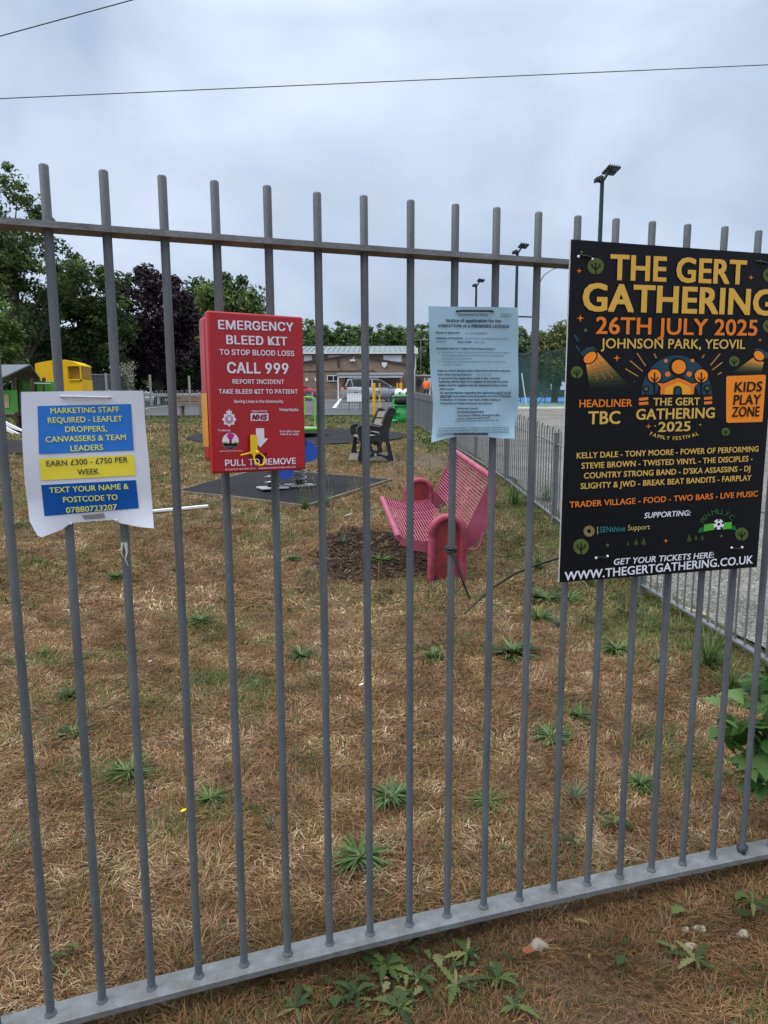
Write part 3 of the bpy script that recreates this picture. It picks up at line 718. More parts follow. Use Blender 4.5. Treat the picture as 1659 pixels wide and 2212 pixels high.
for p, q in (((652, 930), (718, 1030)), ((597, 987), (695, 1070)), ((562, 1050), (660, 1108)), ((783, 932), (800, 968)), ((1290, 935), (1215, 1025)), ((1308, 1000), (1230, 1060)), ((1300, 1078), (1272, 1095)), ((1168, 942), (1152, 968))): art.line(p, q, 9, ink('ray', (176, 128, 72))); art.flush('light_ray')
# dome emblem
cx, cy = 955, 1250
art.disc((cx, cy), 270, TEAL, 1, 0, 180, ry=302, n=40)
for c, r in (((872, 990), 14), ((1076, 988), 14), ((886, 1092), 20), ((1050, 1092), 20)): art.disc(c, r, ORG, 2)
# tent: scalloped roof
art.poly([(795, 1252), (818, 1190), (790, 1150), (850, 1155), (905, 1128), (930, 1112), (965, 1106), (1000, 1112), (1030, 1130), (1075, 1155), (1130, 1150), (1100, 1185), (1130, 1252)], BLK, 2)
art.poly([(828, 1248), (832, 1190), (800, 1158), (855, 1165), (912, 1140), (965, 1120), (1020, 1140), (1070, 1165), (1120, 1158), (1090, 1190), (1085, 1248)], ORG, 3)
art.poly([(860, 1248), (866, 1200), (900, 1180), (965, 1150), (1030, 1180), (1060, 1200), (1066, 1248)], YOR, 4)
art.disc((960, 1215), 34, BLK, 5); art.poly([(926, 1215), (994, 1215), (994, 1249), (926, 1249)], BLK, 5.5); art.disc((960, 1217), 22, TEAL, 6); art.poly([(938, 1217), (982, 1217), (982, 1248), (938, 1248)], TEAL, 6.5)
art.disc((965, 1037), 70, BLK, 3.5); art.disc((970, 1036), 54, ORB, 4.5)
for x in (783, 1142):
    art.disc((x, 1105), 58, BLK, 4); art.disc((x, 1105), 50, ORB, 5); art.line((x, 1080), (x, 1250), 11, BLK, 6); art.line((x, 1150), (x - 28, 1115), 9, BLK, 6.3); art.line((x, 1150), (x + 28, 1115), 9, BLK, 6.6)
for x, y in ((720, 1205), (1188, 1200)): art.disc((x, y), 26, BLK, 3); art.disc((x, y), 15, OLV, 4); art.line((x, y + 15), (x, 1250), 8, BLK, 3.6)
art.poly([(788, 1252), (806, 1225), (828, 1252)], BLK, 4.4); art.flush('dome_emblem')
art.c = c8
for (a, b, cc) in (((667, 118), (738, 111), ORG), ((667, 152), (738, 146), ORG), ((1166, 112), (1228, 106), ORG), ((1166, 147), (1228, 141), ORG)): art.line(a, b, 22, cc)
art.star((741, 325), 22, ORG); art.flush('star'); art.star((1137, 312), 11, GOLDY); art.flush('star'); art.disc((792, 322), 5, GOLDY); art.flush('dot'); art.star((873, 1204), 19, ORG); art.flush('star')
# rounded orange box
rr = []
for (x, y, a) in ((1352, -45, 90), (1625, -55, 0), (1600, 275, -90), (1352, 282, -180)):
    for t in np.linspace(90, 0, 6): rr.append((x + 16 * math.cos(R(a + t)), y - 16 * math.sin(R(a + t))))
art.poly(rr, ORB, 1); art.flush('orange_box')
for x, y, h in ((583, 1240, 34), (645, 1240, 54), (702, 1240, 64), (1052, 1212, 62), (1103, 1200, 46), (1153, 1198, 40)):
    art.poly([(x - h * .32, y - h * .12), (x, y - h), (x + h * .32, y - h * .12)], ink('fir', (62, 78, 42))); art.line((x, y - h * .12), (x, y + 6), 5, ink('fir', (62, 78, 42))); art.flush('fir_motif')
art.disc((425, 1237), 11, OLV); art.flush('dot'); art.disc((1300, 1167), 10, OLV); art.flush('dot')
for k in range(18):
    a = 2 * math.pi * k / 18; art.line((284 + 26 * math.cos(a), 1130 - 26 * math.sin(a)), (284 + 43 * math.cos(a), 1130 - 43 * math.sin(a)), 5, ink('sand', (190, 172, 116)))
for k in range(24):
    a = 2 * math.pi * k / 24; b = 2 * math.pi * (k + 1) / 24; art.line((284 + 20 * math.cos(a), 1130 - 20 * math.sin(a)), (284 + 20 * math.cos(b), 1130 - 20 * math.sin(b)), 4, ink('sand', (190, 172, 116)))
art.flush('sun_logo')
# club ribbon with ball
GR1 = ink('ribbon_green', (84, 170, 62)); GR2 = ink('ribbon_dark', (34, 104, 52))
art.poly([(1165, 1080), (1245, 1068), (1245, 1118), (1165, 1132)], GR1, 1); art.poly([(1120, 1145), (1128, 1108), (1190, 1092), (1190, 1128)], GR2, .5)
art.poly([(1310, 1066), (1378, 1058), (1378, 1108), (1310, 1118)], GR1, 1); art.poly([(1350, 1085), (1405, 1090), (1418, 1125), (1350, 1112)], GR2, .5)
art.disc((1277, 1077), 40, WHT, 2); art.disc((1277, 1076), 12, BLK, 3, n=6)
for k in range(5):
    a = R(90 + 72 * k); art.disc((1277 + 33 * math.cos(a), 1077 - 33 * math.sin(a)), 9, BLK, 3, n=6)
art.flush('club_logo')
# cable-tie loops through the board corners
mb = MB()
for c, conv in (((252, 188), c7), ((1610, 235), c7), ((385, 1330), c8), ((1420, 1262), c8)):
    p = PB.hit(*conv(*c)); pts = [PB.p3(p[0] + dx, p[1] - dx * .12, h) for dx, h in ((-.017, -.003), (-.014, .004), (0, .006), (.014, .004), (.017, -.003))]
    mb = MB(); mb.tube(pts, .0022, 6); child_at(mb.build('fixing_tie', m_black, ban), ban)
mb = MB()
for c, conv in (((202, 190), c7), ((308, 210), c7), ((337, 1336), c8), ((425, 1322), c8), ((1378, 1258), c8), ((1458, 1254), c8)):
    p = PB.hit(*conv(*c)); mb = MB(); mb.ball(PB.p3(p[0], p[1], .001), .0035, 8); child_at(mb.build('torn_hole', m_white, ban), ban)

# ---------------- blue licence notice
PN, _ = fit_plane(1018, .016); FACE[0] = SANS
vb0 = PN.hit(1018, 945)[1]
PN.bulge = lambda u, v: .0025 * math.sin(u * 26 + 1) + .014 * (max(0, (vb0 + .085 - v)) / .085) ** 2 * min(1, (u / .1) ** 2) + .002 * math.sin(v * 38 + u * 22) + .007 * math.exp(-((u - .062) / .022) ** 2 - ((v - vb0 - .06) / .035) ** 2)
c6 = CROP(1040, 740, 280 / 1630)
no = thing('licence_notice', PN.p3(0, vb0), 0, 'pale blue laminated licence notice tied to two railing bars with black cable ties', 'notice')
pts = [(185, 145), (820, 158), (1482, 170), (1500, 600), (1492, 1500), (1490, 1660), (1440, 1850), (1395, 2072), (1200, 2070), (1010, 2050), (700, 2030), (420, 2075), (195, 2130), (235, 1900), (250, 1600), (215, 1000), (195, 560)]
m_blue = M('pale_blue_paper', lin((152, 180, 197)), .32, 0, .06, 6, .02, 9)
slab([PN.hit(*c6(*p)) for p in pts], PN, .0, .0006, [m_blue], 'sheet', no, .011); child_at(no.children[0], no)
na = Art(PN, c6, .0016, no); INK = ink('notice_ink', (44, 52, 66)); INL = ink('notice_ink_light', (74, 92, 112))
for b_, l, r_, cap, bo in (('Licensing Act 2003', (622, 284), (1030, 292), 32, .01), ('Notice of application for the', (440, 377), (1230, 388), 42, .022), ('VARIATION of a PREMISES LICENCE', (322, 452), (1352, 466), 42, .024),
    ('Name of applicant:', (286, 546), (632, 550), 28, .02), ('Address of Premises:', (288, 628), (678, 630), 28, .02), ('Post Code:', (600, 685), (798, 686), 28, .02),
    ('DESCRIPTION OF VARIATION BEING SOUGHT:', (300, 778), (1150, 788), 26, .02), ('Date by which Responsible Authorities and other persons', (320, 1100), (1362, 1104), 28, .022), ('may make representations:', (324, 1154), (802, 1158), 26, .02),
    ('A record of the application made to the Licensing', (328, 1210), (1208, 1212), 28, .022), ('Authority will be kept on a register at the address given', (332, 1260), (1330, 1262), 28, .022), ('below and the register may be inspected during normal', (336, 1312), (1320, 1314), 28, .022), ('office hours.', (340, 1366), (562, 1366), 26, .022),
    ('All representations regarding this application MUST BE IN', (344, 1422), (1374, 1422), 28, .02), ('WRITING and relate to the Prevention of Crime & Disorder,', (346, 1472), (1382, 1472), 28, .02), ('Protection of Children from Harm, Public Safety or', (350, 1524), (1218, 1524), 28, .02), ('Prevention of Public Nuisance and sent to:', (352, 1576), (1100, 1576), 28, .02),
    ('Somerset Council', (584, 1648), (896, 1648), 28, .022), ('Licensing Department', (584, 1700), (976, 1698), 28, .022), ('The Council Offices, Brympton Way', (586, 1754), (1196, 1744), 26, .022), ('Yeovil, Somerset, BA20 2HT', (578, 1800), (1058, 1780), 22, .018)): na.text(b_, l, r_, cap, INK, bold=bo)
for b_, l, r_, cap, bo in (('Lee James Maplebutt', (708, 556), (1028, 556), 28, .0), ('Johnson Park, Coronation Avenue, Yeovil,', (700, 634), (1348, 634), 27, .0), ('Somerset', (290, 674), (432, 676), 26, 0), ('BA21 3DX', (832, 690), (988, 692), 26, 0),
    ('Variation of 1 existing licence conditions in order to better support', (378, 832), (1358, 838), 24, 0), ('the Licensing Objectives, and to ensure they are deliverable,', (380, 878), (1274, 882), 24, 0), ('accountable and enforceable.', (382, 922), (802, 924), 22, 0),
    ('The layout of the licensed site will also change or allow for the', (386, 966), (1296, 972), 24, 0), ('increase in capacity.', (388, 1008), (672, 1010), 22, 0), ('4th June 2025', (878, 1160), (1078, 1160), 26, 0), ('email: licensing.south@somerset.gov.uk', (558, 1830), (1170, 1812), 20, .01),
    ('It is an offence knowingly or recklessly to make a false statement in', (316, 1936), (1336, 1916), 22, .006), ('connection with an application. Copies of records / details are given', (306, 1972), (1328, 1948), 22, .006), ('to the applicant as required by the Licensing Act 2003 (Hearings)', (296, 2012), (1320, 1984), 22, .01), ('Regulations 2005.', (286, 2048), (530, 2016), 22, .006)): na.text(b_, l, r_, cap, INL, bold=bo, shear=.1 if l[1] > 1800 else 0)
na.disc((346, 820), 7, INL); na.flush('bullet'); na.disc((352, 956), 7, INL); na.flush('bullet')
for a, b in (((1232, 262), (1376, 266)), ((1376, 266), (1372, 305)), ((1372, 305), (1230, 302)), ((1230, 302), (1232, 262))): na.line(a, b, 4, INK)
na.flush('printed_frame')
na.text('Notice', (1262, 292), (1345, 294), 16, INK); na.line((1145, 1428), (1374, 1428), 5, INK, 2); na.flush('underline'); na.line((346, 1478), (510, 1478), 5, INK, 2); na.flush('underline')
for a, b in (((598, 220), (1108, 228)), ((552, 2006), (1016, 2006))):
    p, q = PN.hit(*c6(*a)), PN.hit(*c6(*b))
    mb = MB(); mb.tube([PN.p3(p[0] - .001, p[1], -.004), PN.p3(p[0] + .001, p[1], .004)] + [PN.p3(p[0] + (q[0] - p[0]) * t, p[1] + (q[1] - p[1]) * t, .0085) for t in (.1, .3, .5, .7, .9)] + [PN.p3(q[0] - .001, q[1], .004), PN.p3(q[0] + .001, q[1], -.004)], .0024, 6); child_at(mb.build('fixing_tie', m_black, no), no)
mb = MB(); mb.tube([at(1120, 684, 1.86), at(1140, 684.5, 1.86), at(1166, 685.5, 1.87)], [.0022, .0022, .0013], 6)
child_at(mb.build('fixing_tie', m_black, no), no)

# ---------------- white staff-wanted sheet
PW, _ = fit_plane(190, .016); FACE[0] = None
vw0 = PW.hit(190, 1130)[1]
PW.bulge = lambda u, v: .001 * math.sin(u * 24) + .020 * (max(0, vw0 + .06 - v) / .06) ** 2 * (min(1, abs(u) / .11) ** 2) * .7 + .0025 * math.sin(v * 21 + u * 6)
c2 = CROP(0, 960, 400 / 1659)
ws = thing('notice_sheet', PW.p3(0, vw0), 0, 'white staff wanted sheet in a clear plastic pocket with blue and yellow boxes', 'notice')
pts = [(215, 82), (850, 72), (1485, 68), (1500, 350), (1545, 800), (1595, 1480), (1430, 1468), (1250, 1440), (1180, 1405), (740, 1440), (640, 1510), (445, 1578), (400, 1560), (355, 1490), (310, 1410), (260, 1050), (232, 600)]
slab([PW.hit(*c2(*p)) for p in pts], PW, 0, .0006, [M('white_paper', lin((206, 208, 220)), .3, 0, .05, 5, .015, 8)], 'sheet', ws, .011); child_at(ws.children[0], ws)
wa_ = Art(PW, c2, .0012, ws); B1 = ink('print_blue', (44, 112, 192)); B2 = ink('print_deep_blue', (6, 76, 152)); YL = ink('print_yellow', (222, 206, 62)); YT = ink('print_lime', (214, 218, 100)); GT = ink('print_grey', (70, 72, 78))
for _p, _m in (([(387, 228), (1358, 207), (1388, 687), (407, 725)], B1), ([(410, 775), (1392, 732), (1407, 945), (425, 1000)], YL), ([(428, 1047), (1410, 993), (1440, 1282), (462, 1370)], B2)): wa_.poly(_p, _m); wa_.flush('printed_panel')
wa_.poly([(850, 1362), (1075, 1338), (1092, 1385), (878, 1402)], ink('stain', (128, 124, 128))); wa_.flush('smudge')
for b_, l, r_, mm in (('MARKETING STAFF', (525, 306), (1238, 290), YT), ('REQUIRED - LEAFLET', (498, 404), (1270, 386), YT), ('DROPPERS,', (678, 498), (1110, 490), YT), ('CANVASSERS & TEAM', (477, 604), (1308, 577), YT), ('LEADERS', (735, 696), (1072, 682), YT),
    ('EARN £300 - £750 PER', (485, 853), (1328, 808), GT), ('WEEK', (808, 940), (1030, 930), GT), ('TEXT YOUR NAME &', (515, 1130), (1335, 1084), YT), ('POSTCODE TO', (658, 1228), (1222, 1196), YT), ('07880723207', (688, 1336), (1217, 1298), YT)): wa_.text(b_, l, r_, 56, mm, bold=.014, layer=4)
mb = MB(); p, q = PW.hit(*c2(630, 128)), PW.hit(*c2(1150, 140))
mb.tube([PW.p3(p[0], p[1], -.003), PW.p3(p[0] + .003, p[1], .004)] + [PW.p3(p[0] + (q[0] - p[0]) * t, p[1] + (q[1] - p[1]) * t, .005) for t in (.1, .5, .9)] + [PW.p3(q[0] - .003, q[1], .004), PW.p3(q[0], q[1], -.003)], .0026, 6)
m_mp_ = M('milky_plastic', (.6, .6, .62), .3); child_at(mb.build('fixing_tie', m_mp_, ws), ws)
for c in ((737, 1447), (1205, 1410)): p = PW.hit(*c2(*c)); mb = MB(); mb.ball(PW.p3(p[0], p[1], .002), .003, 8); child_at(mb.build('tie_head', m_mp_, ws), ws)

# ---------------- red emergency box
d0 = ray(445, 850); tt = 1.33 / d0[1]; BOXO = CAMP + d0 * tt
sx_best = min(np.linspace(-1.2, .4, 800), key=lambda s: abs((384 + 683 * ((fpos(s, .098, 1.3) - CAMP) @ RT) / ((fpos(s, .098, 1.3) - CAMP) @ FW)) - 452 * S))
PX = Plane(fpos(sx_best, .102), TH + .20)
c3 = CROP(480, 760, 300 / 1508)
bx = thing('emergency_kit_box', PX.p3(.09, 1.1), PX.ang, 'red emergency kit cabinet with white lettering and a yellow pull seal', 'emergency cabinet')
bxl = Vector(bx.location)
m_red = M('red_powder_coat', (.37, .004, .012), .34, 0, .06, 4, .03, 60, spec=.5)
tl, tr, br, bl = [np.array(PX.hit(*p)) for p in ((445, 672), (656, 683), (659, 1013), (463, 1025))]
ul, ur, vt, vb = (tl[0] + bl[0]) / 2, (tr[0] + br[0]) / 2, (tl[1] + tr[1]) / 2, (bl[1] + br[1]) / 2
Wx, Hx = ur - ul, vt - vb; DX = .082
rotx = Matrix.Rotation(PX.ang, 3, 'Z')
def bxp(u, v, off): return Vector(PX.p3(u, v, off)) - bxl
def in_rot(parent, o): o.rotation_euler = (0, 0, -parent.rotation_euler.z); return o
def addbx(mb, name, mats): o = mb.build(name, mats, bx); return in_rot_fix(o)
def in_rot_fix(o):
    # vertices are given as world offsets from the box origin; turn them into its frame
    Ri = Matrix.Rotation(-PX.ang, 4, 'Z'); o.data.transform(Ri); return o
mb = MB(); mb.bbox(bxp(ul + Wx / 2, vb + Hx / 2, -.012), (Wx, .024, Hx), .004, 3, 0, rotx); addbx(mb, 'lid', m_red)
mb = MB(); hb = Hx * .925; mb.bbox(bxp(ul + Wx / 2, vt - .004 - hb / 2, -.024 - (DX - .024) / 2), (Wx * .988, DX - .024, hb), .012, 4, 0, rotx); addbx(mb, 'back_tray', m_red)
for v in (vt - .05, vb + .08):
    mb = MB(); mb.box(bxp(ul + Wx / 2, v, -DX - .003), (Wx * .8, .006, .03), 0, rotx)
    mb.box(bxp(ul + Wx * .5, v, -DX - .012), (.03, .02, .03), 0, rotx); addbx(mb, 'mounting_bracket', m_rail)
def bxpost(o): o.data.transform(Matrix.Translation(-bxl)); in_rot_fix(o)
FACE[0] = SANS
xa = Art(PX, c3, .0006, bx, bxpost); XW = ink('sign_white', (226, 214, 226)); XR = m_red; XD = ink('slot_dark', (70, 4, 10))
for b_, l, r_, cap, bo in (('EMERGENCY', (328, 314), (1275, 342), 108, .02), ('BLEED KIT', (430, 502), (1195, 522), 106, .02), ('TO STOP BLOOD LOSS', (345, 637), (1282, 654), 66, .016), ('CALL 999', (440, 866), (1210, 876), 130, .022), ('REPORT INCIDENT', (508, 1001), (1155, 1005), 54, .014),
    ('TAKE BLEED KIT TO PATIENT', (333, 1126), (1325, 1126), 54, .016), ('Saving Lives in the Community', (525, 1242), (1146, 1242), 36, .014), ('Supported by', (746, 1356), (942, 1356), 24, .01), ('HeartSafe', (1098, 1345), (1335, 1347), 36, .016), ('Scan QR to learn', (1098, 1612), (1348, 1612), 26, .01), ('more & re-order', (1108, 1648), (1342, 1648), 26, .01),
    ('Funded by', (325, 1598), (480, 1600), 24, .012), ('West Milford Parish Council', (345, 1856), (632, 1850), 16, .0), ('PULL TO REMOVE', (413, 2036), (1302, 2006), 76, .02), ('© Copyright HeartSafe 2024 - Registered Design Number: 6341113', (415, 2090), (1300, 2056), 22, .004)): xa.text(b_, l, r_, cap, XW, bold=bo)
# star badge with crown
xa.poly([(466 + (92 if i % 2 == 0 else 70) * math.sin(R(22.5 * i)), 1450 - (92 if i % 2 == 0 else 70) * math.cos(R(22.5 * i))) for i in range(16)], XW)
xa.disc((466, 1448), 52, ink('crest_shade', (150, 96, 122)), 1); xa.disc((466, 1448), 42, XW, 2); xa.disc((466, 1448), 34, ink('crest_shade', (150, 96, 122)), 3); xa.poly([(446, 1425), (486, 1425), (486, 1455), (466, 1475), (446, 1455)], XW, 4)
xa.poly([(428, 1374), (430, 1340), (450, 1350), (464, 1322), (478, 1350), (498, 1340), (500, 1374)], XW); xa.disc((464, 1330), 8, XW, .5); xa.flush('crest')
# service logo
xa.poly([(736, 1372), (958, 1374), (958, 1466), (736, 1468)], XW); xa.text('NHS', (752, 1452), (944, 1452), 62, ink('logo_red', (120, 12, 34)), layer=2, bold=.045, shear=.18, name=None); xa.flush('service_logo')
# funder's roundel: white disc, pink tree, dark ground
xa.disc((482, 1722), 104, XW); xa.disc((482, 1722), 101, BLK, 1, 196, 344, n=24); xa.disc((482, 1660), 40, ink('pink', (196, 40, 122)), 2); xa.disc((460, 1650), 22, ink('pink', (196, 40, 122)), 1.5); xa.disc((505, 1650), 22, ink('pink', (196, 40, 122)), 1.6)
xa.poly([(470, 1690), (494, 1690), (500, 1752), (464, 1752)], ink('trunk_pink', (140, 28, 60)), 3); xa.poly([(385, 1735), (440, 1735), (440, 1752), (388, 1752)], ink('leaf_green', (90, 150, 60)), 2.5); xa.poly([(525, 1735), (580, 1735), (576, 1752), (525, 1752)], ink('leaf_green', (90, 150, 60)), 2.5)
xa.text('PPPC', (430, 1806), (535, 1806), 24, ink('mid_grey', (150, 146, 150)), layer=4, name=None); xa.flush('funder_logo')
# arrow
xa.poly([(802, 1562), (904, 1562), (908, 1690), (956, 1690), (858, 1802), (806, 1752)], XW); xa.flush('arrow')
xa.poly([(770, 1895), (945, 1870), (915, 1945), (905, 1990), (780, 1985)], XD, .2); xa.disc((830, 1945), 72, XD, .4); xa.flush('pull_slot'); FACE[0] = None
m_yel = M('yellow_seal_plastic', (.80, .52, .01), .4, 0, .08, 6)
mb = MB(); P3 = lambda x, y, o: bxp(*PX.hit(*c3(x, y)), o)
out_ = [(716, 1655), (740, 1640), (780, 1645), (800, 1665), (798, 1870), (775, 1900), (762, 1935), (745, 1905), (718, 1870)]
fr = [P3(x, y, .012) for x, y in out_]; bk = [P3(x, y, .008) for x, y in out_]; n = len(out_)
mb.add(fr + bk, [tuple(range(n - 1, -1, -1)), tuple(range(n, 2 * n))] + [(i, (i + 1) % n, n + (i + 1) % n, n + i) for i in range(n)])
mb.tube([P3(590, 1897, .012), P3(650, 1882, .013), P3(720, 1866, .011)], .0018, 6)
mb.tube([P3(x, y, o) for x, y, o in ((755, 1925, .01), (768, 1985, .016), (810, 2022, .020), (860, 2010, .018), (898, 1965, .010), (895, 1915, .005), (850, 1880, .005), (800, 1862, .01))], .0019, 6)
mb.ball(P3(800, 1862, .011), .005, 8)
addbx(mb, 'pull_seal', m_yel)
mb = MB(); mb.prism([(0, 0), (.012, 0), (.012, .05), (0, .05)], lambda a, b, d: bxp(ul + Wx * .006 - .0004 + 0 * d, vt - .16 - b * 2.2, -.028 - a * 3.8) - Vector(PX.u) * (d), 0, .0006)  # thin amber strip on the left side of the back tray
addbx(mb, 'side_strip', M('amber_strip', (.62, .26, .02), .4))

# ---------------- loose cable ties
def tie(name, pts, r, mat, label): mb = MB(); mb.tube(pts, r, 6); o = mb.build(name, mat); tag(o, label, 'cable tie'); return o
sB = 2 * SP                                          # bar carrying the knotted tie
tb = min(range(-6, 14), key=lambda i: abs((384 + 683 * ((fpos(i * SP, 0, .95) - CAMP) @ RT) / ((fpos(i * SP, 0, .95) - CAMP) @ FW)) - 971 * S))
zk = CAM_H + ray(971, 1186)[2] * (fpos(tb * SP)[1] / ray(971, 1186)[1])
kc = Vector(fpos(tb * SP, 0, zk)); mb = MB()
for dz in (-.004, .003): mb.tube([kc + Vector((.0125 * math.cos(a), .0125 * math.sin(a), dz + .002 * math.sin(a))) for a in np.linspace(0, 2 * math.pi, 17)[:-1]], .003, 6, closed=True)
mb.bbox(kc + Vector((.008, -.014, 0)), (.010, .006, .009), .001, 1)
yk_ = kc.y - .012
mb.tube([at(977, 1190, yk_), at(990, 1226, yk_ - .02), at(1003, 1264, yk_ - .03), at(1015, 1296, yk_ - .03)], [.0032, .0032, .0030, .0018], 6)
tag(mb.build('cable_tie', m_black), 'black cable tie knotted round a railing bar in front of the pink bench, tail hanging', 'cable tie')
tie('cable_tie', [at(1003, 1326, 1.80), at(1060, 1272, 1.84), at(1110, 1240, 1.88), at(1160, 1220, 1.93), at(1206, 1206, 1.97)], [.0016, .0032, .0034, .0034, .0034], m_black, 'long black cable tie curving out from the lower left edge of the banner')
tie('cable_tie', [at(1164, 612, 1.93), at(1176, 593, 1.90), at(1192, 582, 1.92), at(1207, 577, 1.96)], .0018, M('clear_tie', (.42, .36, .34), .4), 'pale tie tail curling under the top rail left of the banner')
tb2 = min(range(0, 18), key=lambda i: abs((384 + 683 * ((fpos(i * SP, 0, .1) - CAMP) @ RT) / ((fpos(i * SP, 0, .1) - CAMP) @ FW)) - 1600 * S))
kc = Vector(fpos(tb2 * SP, 0, ZB + .02)); mb = MB(); mb.tube([kc + Vector((.0135 * math.cos(a), .0135 * math.sin(a), .006 * math.sin(a + 1))) for a in np.linspace(0, 2 * math.pi, 17)[:-1]], .003, 6, closed=True)
mb.bbox(kc + Vector((-.004, -.016, -.006)), (.009, .007, .009), .001, 1)
tag(mb.build('cable_tie', m_black), 'short black cable tie looped round the foot of a bar at the lower right', 'cable tie')
tb3 = min(range(-8, 8), key=lambda i: abs((384 + 683 * ((fpos(i * SP, 0, .9) - CAMP) @ RT) / ((fpos(i * SP, 0, .9) - CAMP) @ FW)) - 278 * S))
kc = Vector(fpos(tb3 * SP, .0101, CAM_H + ray(278, 1170)[2] * fpos(tb3 * SP)[1] / ray(278, 1170)[1])); mb = MB()
mb.tube([kc, kc + Vector((.003, -.001, -.02)), kc + Vector((-.001, -.003, -.035)), kc + Vector((.004, -.002, -.05))], [.0042, .0025, .0015, .0008], 6); mb.tube([kc + Vector((-.006, 0, 0)), kc + Vector((-.008, -.004, -.022)), kc + Vector((-.004, -.003, -.032))], [.003, .0015, .0008], 5)
tag(mb.build('tape_remnant', M('grey_tape', (.5, .49, .47), .6)), 'shreds of old pale tape on a bar just under the white sheet', 'tape')
# ------------------------------------------------------------------ bow-top fences
m_bow = M('bow_fence_steel', (.135, .143, .152), .55, .15, .2, 12, .1, 90)
def hoop_mesh(h, wd, r):
    mb = MB(); pts = [(-wd / 2, 0, 0), (-wd / 2, 0, h - wd / 2)]
    for k in range(1, 8): a = math.pi - math.pi * k / 8; pts.append((wd / 2 * math.cos(a), 0, h - wd / 2 + wd / 2 * math.sin(a)))
    pts += [(wd / 2, 0, h - wd / 2), (wd / 2, 0, 0)]; mb.tube(pts, r, 6, cap=False); return mb
def bow_fence(line, step, label, pitch=.20, h=1.02, r=.007, gaps=(), post=.05, hoop_src=None, maxhoop=100, mat=None):
    m_bow = mat or globals()['m_bow']
    """line: list of (x,y) post positions"""
    P = [np.array(p, float) for p in line]; o0 = Vector((P[0][0], P[0][1], float(g(P[0][1]))))
    t = thing('bow_top_fence', o0, 0, label, 'fence'); nh = 0; extra = MB(); hp = hoop_src
    pm = None
    for i, p in enumerate(P):
        mb = MB(); a = math.atan2(*(P[min(i + 1, len(P) - 1)] - P[max(i - 1, 0)])[::-1])
        if pm is None:
            mb.box((0, 0, .46), (post, post, 1.0)); mb.box((0, 0, .963), (post + .006, post + .006, .008)); pm = mb.build('post', m_bow, t); po = pm
        else: po = pm.copy(); COL.objects.link(po)
        po.parent = t; po.location = Vector((p[0], p[1], float(g(p[1])))) - o0; po.rotation_euler = (0, 0, a)
    for i in range(len(P) - 1):
        if i in gaps: continue
        a, b = P[i], P[i + 1]; d = b - a; L = np.hypot(*d); e = d / L; ang = math.atan2(e[1], e[0])
        za, zb_ = float(g(a[1])), float(g(b[1]))
        A = Vector((a[0], a[1], za)) - o0; B = Vector((b[0], b[1], zb_)) - o0; dv = (B - A); q = dv.to_track_quat('X', 'Z').to_matrix()
        for nm, z, hh, dd in (('top_rail', .855, .01, .04), ('bottom_rail', .075, .01, .042)):
            mb = MB(); mb.box((A + B) / 2 + Vector((0, 0, z)), (dv.length - post, dd, hh), 0, q); mb.build(nm, m_bow, t)
        n = int((L - post) / pitch + .35)
        for k in range(n):
            f = (k + .5) / n; c = A + dv * f + Vector((0, 0, .07))
            nh += 1
            if nh <= maxhoop:
                if hp is None: hp = hoop_mesh(h - .07, pitch * .5, r).build('hoop', m_bow, t); ho = hp
                else: ho = hp.copy(); COL.objects.link(ho)
                ho.parent = t; ho.location = c; ho.rotation_euler = (0, 0, ang)
            else:
                hm = hoop_mesh(h - .07, pitch * .5, r); rt = Matrix.Rotation(ang, 3, 'Z')
                extra.add([rt @ Vector(v) + c for v in hm.v], hm.f, 0, True)
    if extra.v: ex = extra.build('hoop', m_bow, t); ex['kind'] = 'stuff'
    return t, hp

post_y = [2.33, 2.88] + list(5.08 + 2.2 * np.arange(10)); line = [(fx(y), y) for y in post_y]
tR, hp = bow_fence(line, 2.2, 'grey bow-top fence running away along the tarmac path on the right')
ge = gp(897, 906); gx = float(fx(post_y[-1])); 
GL, GR = at(808, 899, FAR_Y)[0], at(870, 899, FAR_Y)[0]
line2 = [(fx(post_y[-1]), post_y[-1]), (gx - .15, 26.0), (GR + .15, FAR_Y - .1)]
bow_fence(line2, 2, 'short bow-top fence bend joining the long side fence to the yellow gate', hoop_src=hp)
line3 = [(GL - .2 - 2.2 * k, FAR_Y + .02 * k) for k in range(9)]
bow_fence(line3, 2, 'grey bow-top fence along the car park edge beyond the play area', r=.0075, mat=M('pale_fence_steel', (.27, .28, .28), .5, .1, .15, 12))
# yellow gate
m_gy = M('gate_yellow', (.72, .38, .01), .45, 0, .08, 4)
zg = float(g(FAR_Y)); xl = GL; xr = at(866, 899, FAR_Y)[0]
gt = thing('gate', (xl, FAR_Y, zg), 0, 'yellow framed play area gate between two yellow posts', 'gate')
for x in (0, xr - xl):
    mb = MB(); mb.bbox((x, 0, .62), (.11, .11, 1.32), .006, 1); mb.build('post', m_gy, gt)
for x, hh in ((.22, 1.30), (xr - xl - .14, 1.30)): mb = MB(); mb.box((x, 0, .68), (.06, .05, hh - .1)); mb.build('stile', m_gy, gt)
for z in (.12, 1.12): mb = MB(); mb.box(((xr - xl) / 2 + .04, 0, z), (xr - xl - .42, .045, .05)); mb.build('rail', m_gy if z < .5 else m_bow, gt)
for k in range(9): mb = MB(); x = .34 + (xr - xl - .6) * k / 8; mb.cyl((x, 0, .13), (x, 0, 1.11), .009, 8); mb.build('bar', m_bow, gt)
mb = MB(); mb.bbox((.17, -.03, .95), (.16, .05, .06), .005, 1); mb.build('latch', m_bow, gt)

